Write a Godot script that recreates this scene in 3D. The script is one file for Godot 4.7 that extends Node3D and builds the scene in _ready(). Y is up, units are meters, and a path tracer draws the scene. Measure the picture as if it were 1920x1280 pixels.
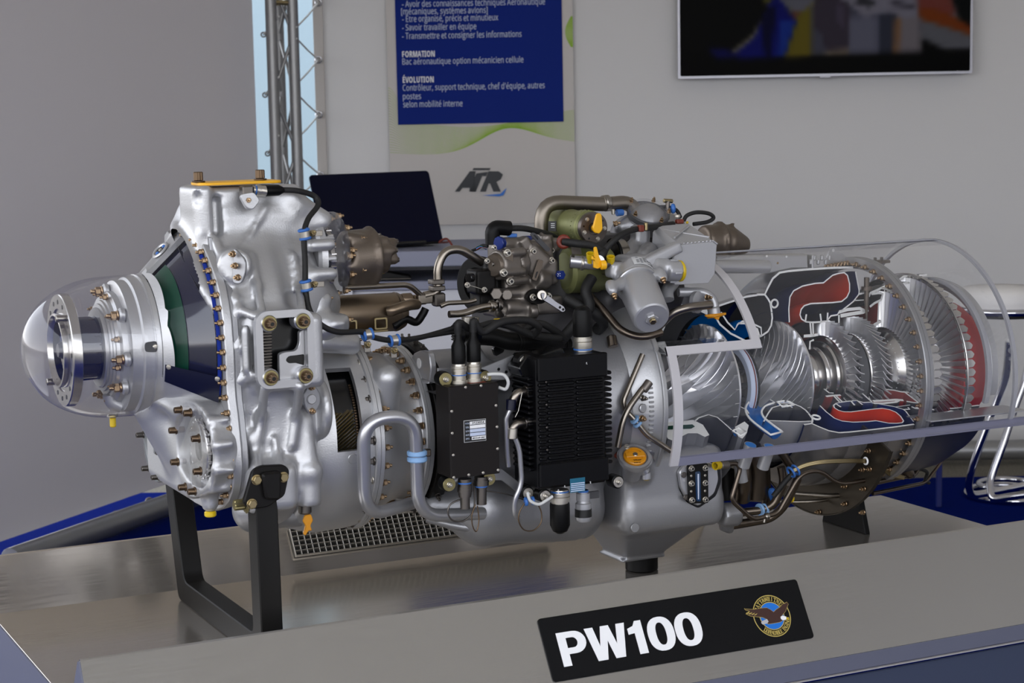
extends Node3D
# A turboprop engine cutaway on a show stand inside a white tent.
# World: x runs along the engine's shaft (front to rear), y up, z towards the visitor. Metres.

const FL := 3553.5            # focal length in pixels of a 1920 x 1280 frame
const AX := 1.05              # height of the turbine shaft
const PX_ := 1.232            # height of the propeller shaft
const FLOOR_Y := 0.68         # height of the tray that the engine stands on
var cam_pos := Vector3(-0.757, 1.65, 3.34)
var cam_b: Basis
var M := {}                   # materials by name
var B := {}                   # shared meshes by name
var engine: Node3D
var rng := RandomNumberGenerator.new()


# ------------------------------------------------------------------ measuring
func ray(u: float, v: float) -> Vector3:
	return cam_b.x * (u - 960.0) / FL - cam_b.y * (v - 640.0) / FL - cam_b.z

func P(u: float, v: float, z := 0.0) -> Vector3:      # the point of the plane at this z that is measured at (u, v)
	var r := ray(u, v)
	return cam_pos + r * ((z - cam_pos.z) / r.z)

func PX(u: float, v: float, x: float) -> Vector3:
	var r := ray(u, v)
	return cam_pos + r * ((x - cam_pos.x) / r.x)

func PY(u: float, v: float, y: float) -> Vector3:
	var r := ray(u, v)
	return cam_pos + r * ((y - cam_pos.y) / r.y)

func PD(u: float, v: float, d: float) -> Vector3:     # at the distance d along the line of sight
	return cam_pos + ray(u, v) * d

func PL(pts: Array, z := 0.0) -> Array:               # [[u, v], ...] or [[u, v, z], ...]
	var out := []
	for p in pts:
		out.append(P(p[0], p[1], p[2] if p.size() > 2 else z))
	return out


# ------------------------------------------------------------------ shapes
class G:
	var st := SurfaceTool.new()
	var g := 0
	func _init() -> void:
		st.begin(Mesh.PRIMITIVE_TRIANGLES)
	func tri(a: Vector3, b: Vector3, c: Vector3) -> void:    # counter-clockwise seen from outside
		st.add_vertex(a); st.add_vertex(c); st.add_vertex(b)
	func quad(a: Vector3, b: Vector3, c: Vector3, d: Vector3) -> void:
		tri(a, b, c); tri(a, c, d)
	func flat() -> void:
		st.set_smooth_group(-1)
	func next() -> void:
		g += 1
		st.set_smooth_group(g)
	func done() -> ArrayMesh:
		st.generate_normals()
		st.index()
		return st.commit()

	# profile of (along, radius) turned about the axis; out side where "along" grows
	func lathe(prof: Array, o: Vector3, dir: Vector3, segs := 32, a0 := 0.0, a1 := TAU, ref := Vector3.UP, sharp := 0.5) -> G:
		dir = dir.normalized()
		var u := (ref - dir * ref.dot(dir))
		if u.length() < 0.01:
			u = Vector3.RIGHT - dir * dir.x
		if u.length() < 0.01:
			u = Vector3.BACK
		u = u.normalized()
		var v := dir.cross(u)
		var ring := []
		for j in segs + 1:
			var a: float = a0 + (a1 - a0) * j / segs
			ring.append(u * cos(a) + v * sin(a))
		if absf(a1 - a0 - TAU) < 1e-4:
			ring[segs] = ring[0]
		next()
		for i in prof.size() - 1:
			var p: Vector2 = prof[i]
			var q: Vector2 = prof[i + 1]
			if i > 0 and absf(wrapf((q - p).angle() - (p - prof[i - 1]).angle(), -PI, PI)) > sharp:
				next()
			var cp := o + dir * p.x
			var cq := o + dir * q.x
			for j in segs:
				var a1_: Vector3 = cp + ring[j] * p.y
				var b1: Vector3 = cp + ring[j + 1] * p.y
				var c1: Vector3 = cq + ring[j + 1] * q.y
				var d1: Vector3 = cq + ring[j] * q.y
				if p.y > 1e-6:
					tri(a1_, b1, c1 if q.y > 1e-6 else cq)
				if q.y > 1e-6:
					tri(a1_ if p.y > 1e-6 else cp, c1, d1)
		return self

	# the flat section faces of a partial lathe (closed profile)
	func section(prof: PackedVector2Array, o: Vector3, dir: Vector3, ang: float, ref: Vector3, back: bool) -> G:
		dir = dir.normalized()
		var u := (ref - dir * ref.dot(dir)).normalized()
		var v := dir.cross(u)
		var r := u * cos(ang) + v * sin(ang)
		var ix := Geometry2D.triangulate_polygon(prof)
		flat()
		for k in range(0, ix.size(), 3):
			var t := []
			for m in 3:
				t.append(o + dir * prof[ix[k + m]].x + r * prof[ix[k + m]].y)
			var n: Vector3 = (t[1] - t[0]).cross(t[2] - t[0])
			var want := (v * cos(ang) - u * sin(ang)) * (-1.0 if back else 1.0)
			if n.dot(want) > 0: tri(t[0], t[1], t[2])
			else: tri(t[0], t[2], t[1])
		return self

	func cyl(o: Vector3, dir: Vector3, r: float, h: float, segs := 20, c := 0.002, r2 := -1.0) -> G:
		var rr := r if r2 < 0 else r2
		var k := minf(c, minf(h * 0.4, minf(r, rr) * 0.5))
		return lathe([Vector2(0, 0), Vector2(0, r - k), Vector2(k, r), Vector2(h - k, rr), Vector2(h, rr - k), Vector2(h, 0)], o, dir, segs)

	func rod(a: Vector3, b: Vector3, r: float, segs := 12, c := 0.001, r2 := -1.0) -> G:
		return cyl(a, b - a, r, a.distance_to(b), segs, c, r2)

	func ringed(o: Vector3, dir: Vector3, r0: float, r1: float, h: float, segs := 32, c := 0.002) -> G:   # a flat ring
		return lathe([Vector2(0, r0), Vector2(0, r1 - c), Vector2(c, r1), Vector2(h - c, r1), Vector2(h, r1 - c), Vector2(h, r0 + c), Vector2(h - c, r0), Vector2(0, r0)], o, dir, segs)

	func torus(o: Vector3, dir: Vector3, r: float, t: float, segs := 32, n := 10) -> G:
		var pr := []
		for i in n + 1:
			var a := TAU * i / n
			pr.append(Vector2(-cos(a) * t, r + sin(a) * t))
		return lathe(pr, o, dir, segs, 0, TAU, Vector3.UP, 3.0)

	func ball(o: Vector3, r: float, dir := Vector3.UP, s := 1.0, n := 10, segs := 18, from := 0.0) -> G:
		var pr := []
		for i in n + 1:
			var a := lerpf(from, PI, float(i) / n)
			pr.append(Vector2(-cos(a) * r * s, sin(a) * r if i < n else 0.0))
		if from == 0.0: pr[0].y = 0.0
		return lathe(pr, o, dir, segs, 0, TAU, Vector3.UP, 3.0)

	func tube(path: Array, r: float, segs := 12, closed := false, caps := true, r2 := -1.0) -> G:
		var n := path.size()
		var fr: Vector3
		var rings := []
		for i in n:
			var t: Vector3
			if closed: t = (path[(i + 1) % n] - path[(i + n - 1) % n]).normalized()
			elif i == 0: t = (path[1] - path[0]).normalized()
			elif i == n - 1: t = (path[n - 1] - path[n - 2]).normalized()
			else: t = ((path[i + 1] - path[i]).normalized() + (path[i] - path[i - 1]).normalized()).normalized()
			if i == 0:
				fr = t.cross(Vector3.UP if absf(t.y) < 0.9 else Vector3.RIGHT).normalized()
			else:
				fr = (fr - t * fr.dot(t)).normalized()
			var w := t.cross(fr)
			var rr: float = r if r2 < 0 else lerpf(r, r2, float(i) / (n - 1))
			var ring := []
			for j in segs:
				var a := TAU * j / segs
				ring.append(path[i] + (fr * cos(a) + w * sin(a)) * rr)
			rings.append(ring)
		next()
		for i in (n if closed else n - 1):
			var A = rings[i]
			var C = rings[(i + 1) % n]
			for j in segs:
				var k := (j + 1) % segs
				quad(A[j], A[k], C[k], C[j])
		if caps and not closed:
			next()
			for j in range(1, segs - 1): tri(rings[0][0], rings[0][j + 1], rings[0][j])
			next()
			for j in range(1, segs - 1): tri(rings[n - 1][0], rings[n - 1][j], rings[n - 1][j + 1])
		return self

	# chamfered box in a frame
	func box(o: Vector3, s: Vector3, b := Basis(), c := 0.002) -> G:
		var h := s / 2
		c = minf(c, minf(h.x, minf(h.y, h.z)) * 0.8)
		var v := func(x, y, z, ax):
			var q := Vector3(x * (h.x - (0.0 if ax == 0 else c)), y * (h.y - (0.0 if ax == 1 else c)), z * (h.z - (0.0 if ax == 2 else c)))
			return o + b * q
		flat()
		var f := func(a, bb, cc, d):
			var n: Vector3 = (bb - a).cross(cc - a)
			var ctr: Vector3 = (a + bb + cc + d) / 4
			if n.dot(ctr - o) > 0: quad(a, bb, cc, d)
			else: quad(a, d, cc, bb)
		for e in [-1, 1]:
			f.call(v.call(e, -1, -1, 0), v.call(e, 1, -1, 0), v.call(e, 1, 1, 0), v.call(e, -1, 1, 0))
			f.call(v.call(-1, e, -1, 1), v.call(1, e, -1, 1), v.call(1, e, 1, 1), v.call(-1, e, 1, 1))
			f.call(v.call(-1, -1, e, 2), v.call(1, -1, e, 2), v.call(1, 1, e, 2), v.call(-1, 1, e, 2))
			for k in [-1, 1]:
				f.call(v.call(e, k, -1, 0), v.call(e, k, 1, 0), v.call(e, k, 1, 1), v.call(e, k, -1, 1))
				f.call(v.call(e, -1, k, 0), v.call(e, 1, k, 0), v.call(e, 1, k, 2), v.call(e, -1, k, 2))
				f.call(v.call(-1, e, k, 1), v.call(1, e, k, 1), v.call(1, e, k, 2), v.call(-1, e, k, 2))
				for m in [-1, 1]:
					var a: Vector3 = v.call(e, k, m, 0)
					var p: Vector3 = v.call(e, k, m, 1)
					var q: Vector3 = v.call(e, k, m, 2)
					if (p - a).cross(q - a).dot(a - o) > 0: tri(a, p, q)
					else: tri(a, q, p)
		return self

	# polygon in the frame's x-y plane, from z = 0 to z = h, edge bevelled by c at the far end (and near end)
	func prism(poly: PackedVector2Array, t: Transform3D, h: float, c := 0.0, sharp := 0.5) -> G:
		if not Geometry2D.is_polygon_clockwise(poly) == false:
			poly = poly.duplicate(); poly.reverse()
		var n := poly.size()
		var inset := PackedVector2Array()
		for i in n:
			var e0 := (poly[i] - poly[(i + n - 1) % n]).normalized()
			var e1 := (poly[(i + 1) % n] - poly[i]).normalized()
			var nn := Vector2(-e0.y - e1.y, e0.x + e1.x)
			var k := nn.length_squared()
			inset.append(poly[i] + (nn * (2.0 * c / k) if k > 0.3 else Vector2()))
		var layers := [[0.0, inset if c > 0 else poly], [c, poly], [h - c, poly], [h, inset if c > 0 else poly]]
		if c <= 0: layers = [[0.0, poly], [h, poly]]
		for l in layers.size() - 1:
			next()
			for i in n:
				var e0 := poly[i] - poly[(i + n - 1) % n]
				var j := (i + 1) % n
				if absf(wrapf((poly[j] - poly[i]).angle() - e0.angle(), -PI, PI)) > sharp: next()
				var A: PackedVector2Array = layers[l][1]
				var C: PackedVector2Array = layers[l + 1][1]
				quad(t * Vector3(A[i].x, A[i].y, layers[l][0]), t * Vector3(A[j].x, A[j].y, layers[l][0]), t * Vector3(C[j].x, C[j].y, layers[l + 1][0]), t * Vector3(C[i].x, C[i].y, layers[l + 1][0]))
		var cap: PackedVector2Array = layers[0][1]
		var ix := Geometry2D.triangulate_polygon(cap)
		flat()
		for k in range(0, ix.size(), 3):
			var q := [cap[ix[k]], cap[ix[k + 1]], cap[ix[k + 2]]]
			if (q[1] - q[0]).cross(q[2] - q[0]) < 0: q = [q[0], q[2], q[1]]
			tri(t * Vector3(q[0].x, q[0].y, h), t * Vector3(q[1].x, q[1].y, h), t * Vector3(q[2].x, q[2].y, h))
			tri(t * Vector3(q[0].x, q[0].y, 0), t * Vector3(q[2].x, q[2].y, 0), t * Vector3(q[1].x, q[1].y, 0))
		return self

	# frame: outer polygon with a hole of as many points, from z = 0 to h
	func frame(outer: PackedVector2Array, inner: PackedVector2Array, t: Transform3D, h: float) -> G:
		var n := outer.size()
		for i in n:
			var j := (i + 1) % n
			var o0 := outer[i]; var o1 := outer[j]; var i0 := inner[i]; var i1 := inner[j]
			flat()
			quad(t * Vector3(o0.x, o0.y, h), t * Vector3(o1.x, o1.y, h), t * Vector3(i1.x, i1.y, h), t * Vector3(i0.x, i0.y, h))
			quad(t * Vector3(o0.x, o0.y, 0), t * Vector3(i0.x, i0.y, 0), t * Vector3(i1.x, i1.y, 0), t * Vector3(o1.x, o1.y, 0))
			quad(t * Vector3(o0.x, o0.y, 0), t * Vector3(o1.x, o1.y, 0), t * Vector3(o1.x, o1.y, h), t * Vector3(o0.x, o0.y, h))
			quad(t * Vector3(i0.x, i0.y, 0), t * Vector3(i0.x, i0.y, h), t * Vector3(i1.x, i1.y, h), t * Vector3(i1.x, i1.y, 0))
		return self

	# flat ribbon of thickness along a path (a sheet seen on edge): points, width direction
	func strip(path: Array, w: Vector3, th: float) -> G:
		var n := path.size()
		var L := []
		for i in n:
			var t: Vector3 = (path[mini(i + 1, n - 1)] - path[maxi(i - 1, 0)]).normalized()
			var nn := t.cross(w).normalized() * th / 2
			L.append([path[i] - w / 2 - nn, path[i] + w / 2 - nn, path[i] + w / 2 + nn, path[i] - w / 2 + nn])
		for s in 4:
			next()
			for i in n - 1:
				quad(L[i][s], L[i][(s + 1) % 4], L[i + 1][(s + 1) % 4], L[i + 1][s])
		flat()
		quad(L[0][0], L[0][3], L[0][2], L[0][1])
		quad(L[n - 1][0], L[n - 1][1], L[n - 1][2], L[n - 1][3])
		return self

	func grid(rows: Array, wrap := false) -> G:     # rows of equally many points
		next()
		for i in rows.size() - 1:
			var n: int = rows[i].size()
			for j in (n if wrap else n - 1):
				var k := (j + 1) % n
				quad(rows[i][j], rows[i][k], rows[i + 1][k], rows[i + 1][j])
		return self


func fillet(pts: Array, rad: float, n := 6) -> Array:    # a polyline with its corners rounded
	var out := [pts[0]]
	for i in range(1, pts.size() - 1):
		var a: Vector3 = pts[i - 1]
		var b: Vector3 = pts[i]
		var c: Vector3 = pts[i + 1]
		var k := minf(rad, 0.48 * minf(a.distance_to(b), b.distance_to(c)))
		var p := b + (a - b).normalized() * k
		var q := b + (c - b).normalized() * k
		for j in n + 1:
			var t := float(j) / n
			out.append(p.lerp(b, t).lerp(b.lerp(q, t), t))
	out.append(pts[-1])
	return out

func spline(pts: Array, n := 6) -> Array:                # a smooth curve through the points
	var out := []
	var m := pts.size()
	for i in m - 1:
		for j in n:
			out.append((pts[i] as Vector3).cubic_interpolate(pts[i + 1], pts[maxi(i - 1, 0)], pts[mini(i + 2, m - 1)], float(j) / n))
	out.append(pts[-1])
	return out

func rrect(w: float, h: float, r: float, n := 4) -> PackedVector2Array:
	var out := PackedVector2Array()
	for k in 4:
		var c := Vector2((w / 2 - r) * [1, -1, -1, 1][k], (h / 2 - r) * [1, 1, -1, -1][k])
		for j in n + 1:
			var a := PI / 2 * k + PI / 2 * j / n
			out.append(c + Vector2(cos(a), sin(a)) * r)
	return out

func round_poly(p: Array, r: float, n := 4) -> PackedVector2Array:
	var out := PackedVector2Array()
	var m := p.size()
	for i in m:
		var a: Vector2 = p[(i + m - 1) % m]
		var b: Vector2 = p[i]
		var c: Vector2 = p[(i + 1) % m]
		var k := minf(r, 0.48 * minf(a.distance_to(b), b.distance_to(c)))
		var s := b + (a - b).normalized() * k
		var e := b + (c - b).normalized() * k
		for j in n + 1:
			var t := float(j) / n
			out.append(s.lerp(b, t).lerp(b.lerp(e, t), t))
	return out

func look(dir: Vector3, up := Vector3.UP) -> Basis:      # a frame whose z is dir, y as near to up as can be
	var z := dir.normalized()
	var x := up.cross(z)
	if x.length() < 0.01: x = Vector3.RIGHT.cross(z) if absf(z.x) < 0.9 else Vector3.BACK.cross(z)
	x = x.normalized()
	return Basis(x, z.cross(x), z)

func toward(dir: Vector3) -> Basis:                      # a frame whose y is dir (bolts, caps)
	var y := dir.normalized()
	var x := y.cross(Vector3.FORWARD if absf(y.z) < 0.9 else Vector3.UP).normalized()
	return Basis(x, y, x.cross(y))


# ------------------------------------------------------------------ cast shapes: a blended field of solids, meshed as surface nets
class Cast:
	var prims := []       # [kind, inverse transform / points, sizes, round, blend, sign, centre, bounding radius]
	func box(o: Vector3, s: Vector3, b := Basis(), rnd := 0.01, k := 0.01, sg := 1) -> Cast:
		prims.append([0, Transform3D(b, o).affine_inverse(), s / 2 - Vector3.ONE * rnd, rnd, k, sg]); return self
	func rod(a: Vector3, c: Vector3, ra: float, rb: float, k := 0.01, sg := 1) -> Cast:   # tapered capsule
		prims.append([1, a, c, Vector2(ra, rb), k, sg]); return self
	func cyl(a: Vector3, c: Vector3, r: float, rnd := 0.004, k := 0.01, sg := 1, r2 := -1.0) -> Cast:
		prims.append([2, a, c, Vector3(r, rnd, r if r2 < 0 else r2), k, sg]); return self
	func at(p: Vector3, list: Array) -> float:
		var d := 1.0
		for q in list:
			var e: float
			match q[0]:
				0:
					var l: Vector3 = (q[1] * p).abs() - q[2]
					e = l.max(Vector3.ZERO).length() + minf(maxf(l.x, maxf(l.y, l.z)), 0.0) - q[3]
				1:
					var ab: Vector3 = q[2] - q[1]
					var t := clampf((p - q[1]).dot(ab) / ab.length_squared(), 0, 1)
					e = (p - q[1] - ab * t).length() - lerpf(q[3].x, q[3].y, t)
				_:
					var ab: Vector3 = q[2] - q[1]
					var len := ab.length()
					var w: float = (p - q[1]).dot(ab) / len
					var rr := sqrt(maxf((p - q[1]).length_squared() - w * w, 0.0))
					var t2 := clampf(w / len, 0, 1)
					var l2: Vector2 = Vector2(rr - lerpf(q[3].x, q[3].z, t2), absf(w - len / 2) - len / 2) + Vector2.ONE * q[3].y
					e = l2.max(Vector2.ZERO).length() + minf(maxf(l2.x, l2.y), 0.0) - q[3].y
			var k: float = q[4]
			if q[5] > 0:
				var h := maxf(k - absf(d - e), 0.0) / maxf(k, 1e-6)
				d = minf(d, e) - h * h * k * 0.25
			else:
				var h := maxf(k - absf(d + e), 0.0) / maxf(k, 1e-6)
				d = maxf(d, -e) + h * h * k * 0.25
		return d
	func trace(o: Vector3, r: Vector3, t0: float) -> Vector3:      # first point of the surface along a line of sight
		var t := t0
		for i in 60:
			var d := at(o + r * t, prims)
			if d < 0.0004: break
			t += d * 0.9
		return o + r * t
	func mesh(lo: Vector3, hi: Vector3, s: float) -> ArrayMesh:
		var nb := 6
		var dim := Vector3i(((hi - lo) / (s * nb)).ceil())
		var W := Vector3i(dim * nb + Vector3i.ONE)
		var val := PackedFloat32Array(); val.resize(W.x * W.y * W.z); val.fill(1.0)
		var live := []
		var br := s * nb * 0.87
		for bx in dim.x: for by in dim.y: for bz in dim.z:
			var c := lo + (Vector3(bx, by, bz) + Vector3.ONE * 0.5) * (s * nb)
			if absf(at(c, prims)) < br * 1.25 + 0.012:
				var list := []
				for q in prims:
					var one := at(c, [[q[0], q[1], q[2], q[3], 0.0, 1]])
					if one < br + q[4] + 0.01: list.append(q)
				live.append(Vector3i(bx, by, bz))
				for ix in nb + 1: for iy in nb + 1: for iz in nb + 1:
					var g := Vector3i(bx * nb + ix, by * nb + iy, bz * nb + iz)
					var id := (g.x * W.y + g.y) * W.z + g.z
					if val[id] == 1.0: val[id] = at(lo + Vector3(g) * s, list)
			else:
				var far := at(c, prims)
				if far < 0:
					for ix in nb + 1: for iy in nb + 1: for iz in nb + 1:
						var id := ((bx * nb + ix) * W.y + by * nb + iy) * W.z + bz * nb + iz
						if val[id] == 1.0: val[id] = far
		var vert := {}
		var pts := PackedVector3Array()
		var sx := W.y * W.z
		var sy := W.z
		var off := [0, sx, sy, sx + sy, 1, sx + 1, sy + 1, sx + sy + 1]
		var cells := []
		for bl in live:
			for ix in nb: for iy in nb: for iz in nb:
				var id: int = ((bl.x * nb + ix) * W.y + bl.y * nb + iy) * W.z + bl.z * nb + iz
				var neg := 0
				for k in 8:
					if val[id + off[k]] < 0: neg += 1
				if neg == 0 or neg == 8: continue
				var sum := Vector3.ZERO
				var n := 0
				for e in [[0, 1], [2, 3], [4, 5], [6, 7], [0, 2], [1, 3], [4, 6], [5, 7], [0, 4], [1, 5], [2, 6], [3, 7]]:
					var a := val[id + off[e[0]]]
					var b := val[id + off[e[1]]]
					if (a < 0) != (b < 0):
						var t := a / (a - b)
						var pa := Vector3(e[0] & 1, (e[0] >> 1) & 1, e[0] >> 2)
						var pb := Vector3(e[1] & 1, (e[1] >> 1) & 1, e[1] >> 2)
						sum += pa.lerp(pb, t)
						n += 1
				vert[id] = pts.size()
				pts.append(lo + (Vector3(bl.x * nb + ix, bl.y * nb + iy, bl.z * nb + iz) + sum / n) * s)
				cells.append(id)
		var st := SurfaceTool.new()
		st.begin(Mesh.PRIMITIVE_TRIANGLES)
		for p in pts: st.add_vertex(p)
		for id in cells:
			for ax in 3:
				var d: int = [sx, sy, 1][ax]
				var u: int = [sy, 1, sx][ax]
				var w: int = [1, sx, sy][ax]
				var a := val[id] < 0
				if a == (val[id + d] < 0): continue
				if not (vert.has(id - u) and vert.has(id - w) and vert.has(id - u - w)): continue
				var q := [vert[id], vert[id - u], vert[id - u - w], vert[id - w]]
				if not a: q = [q[0], q[3], q[2], q[1]]
				for k in [0, 2, 1, 0, 3, 2]: st.add_index(q[k])
		st.generate_normals()
		return st.commit()


# ------------------------------------------------------------------ naming and placing
var used := {}

func name_of(parent: Node, called: String) -> String:
	var key := str(parent.get_instance_id()) + called
	used[key] = used.get(key, -1) + 1
	return called if used[key] == 0 else "%s_%03d" % [called, used[key]]

func thing(called: String, label: String, category: String, at := Vector3.ZERO, group := "") -> Node3D:
	var o := Node3D.new()
	o.name = name_of(self, called)
	add_child(o, true)
	o.position = at
	tag(o, label, category, group)
	return o

func tag(o: Node3D, label := "", category := "", group := "", kind := "") -> Node3D:
	if label: o.set_meta("label", label)
	if category: o.set_meta("category", category)
	if group: o.set_meta("group", group)
	if kind: o.set_meta("kind", kind)
	return o

# one named mesh; its shape is given in world axes (at = identity) or placed by "at"
func put(mesh, called: String, mat, parent: Node3D = self, at := Transform3D(), label := "") -> MeshInstance3D:
	var o := MeshInstance3D.new()
	o.name = name_of(parent, called)
	o.mesh = mesh.done() if mesh is G else mesh
	o.material_override = M[mat] if mat is String else mat
	parent.add_child(o, true)
	if parent == self: o.transform = at
	else: o.transform = parent.global_transform.affine_inverse() * at
	if label: o.set_meta("label", label)
	return o

func bolt(parent: Node3D, p: Vector3, dir: Vector3, s := 1.0, kind := "brass", called := "bolt") -> void:
	var m := {"brass": ["nut", "brass"], "steel": ["nut", "steel"], "big": ["capscrew", "bronze"], "white": ["capscrew", "zinc"], "hex": ["hexbolt", "gold"], "screw": ["panscrew", "zinc"], "silver": ["capscrew", "dark_steel"]}
	put(B[m[kind][0]], called, m[kind][1], parent, Transform3D(toward(dir).scaled_local(Vector3.ONE * s), p))

func structure(mesh, called: String, mat) -> MeshInstance3D:
	var o := put(mesh, called, mat)
	o.set_meta("kind", "structure")
	return o

func mat(called: String, c: Color, rough := 0.5, metal := 0.0, more := {}) -> StandardMaterial3D:
	var m := StandardMaterial3D.new()
	m.resource_name = called
	m.albedo_color = c
	m.roughness = rough
	m.metallic = metal
	for k in more: m.set(k, more[k])
	M[called] = m
	return m

func noise_tex(freq: float, ramp := [], normal := 0.0, kind := FastNoiseLite.TYPE_SIMPLEX_SMOOTH, size := 512, sd := 1) -> NoiseTexture2D:
	var n := FastNoiseLite.new()
	n.noise_type = kind
	n.frequency = freq
	n.seed = sd
	n.fractal_octaves = 4
	var t := NoiseTexture2D.new()
	t.width = size; t.height = size
	t.seamless = true
	t.noise = n
	if ramp:
		var g := Gradient.new()
		g.offsets = PackedFloat32Array(ramp[0])
		g.colors = PackedColorArray(ramp[1])
		t.color_ramp = g
	if normal > 0:
		t.as_normal_map = true
		t.bump_strength = normal
	return t

func grey(v: float) -> Color:
	return Color(v, v, v)


# ------------------------------------------------------------------ scene
func _ready() -> void:
	rng.seed = 7
	var ax := Vector3(7240, 590, -FL).normalized()       # the shaft's direction in (right, up, back) of the camera
	var away := Vector3(-1778, 417, -FL)
	away = (away - ax * away.dot(ax)).normalized()
	var ay := (-away).cross(ax)
	cam_b = Basis(Vector3(ax.x, ay.x, -away.x), Vector3(ax.y, ay.y, -away.y), Vector3(ax.z, ay.z, -away.z))
	var cam := Camera3D.new()
	cam.name = "camera"
	cam.fov = rad_to_deg(2 * atan(640.0 / FL))
	cam.near = 0.05
	cam.far = 200
	cam.transform = Transform3D(cam_b, cam_pos)
	var lens := CameraAttributesPhysical.new()
	lens.frustum_focal_length = 2.0 * FL / 1920.0 * 18.0
	lens.frustum_focus_distance = 3.75
	lens.exposure_aperture = 11.0
	cam.attributes = lens
	add_child(cam)
	cam.fov = rad_to_deg(2 * atan(640.0 / FL))
	cam.current = true

	var env := Environment.new()
	env.background_mode = Environment.BG_SKY
	var sky := Sky.new()
	var sm := ProceduralSkyMaterial.new()
	sm.sky_top_color = Color(0.78, 0.80, 0.84)
	sm.sky_horizon_color = Color(0.95, 0.95, 0.96)
	sm.sky_curve = 0.12
	sm.ground_bottom_color = Color(0.42, 0.41, 0.40)
	sm.ground_horizon_color = Color(0.62, 0.61, 0.60)
	sm.sun_angle_max = 1.0
	sky.sky_material = sm
	env.sky = sky
	env.tonemap_mode = Environment.TONE_MAPPER_LINEAR
	env.tonemap_exposure = 4.75
	env.sdfgi_enabled = true
	env.ssao_enabled = true
	env.ssil_enabled = true
	var we := WorldEnvironment.new()
	we.name = "environment"
	we.environment = env
	add_child(we)
	tent_lights()

	materials()
	shared_meshes()
	room()
	backdrop()
	stand()
	engine = thing("turboprop_engine", "silver cutaway turboprop engine with cut open casings, standing above the steel tray", "engine", Vector3(0.3, FLOOR_Y, 0))
	nose()
	gearbox()
	gearbox_back()
	inlet()
	boxes()
	upper()
	sump()
	hot_section()
	underside()
	shield()


func tent_lights() -> void:
	pass


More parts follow.
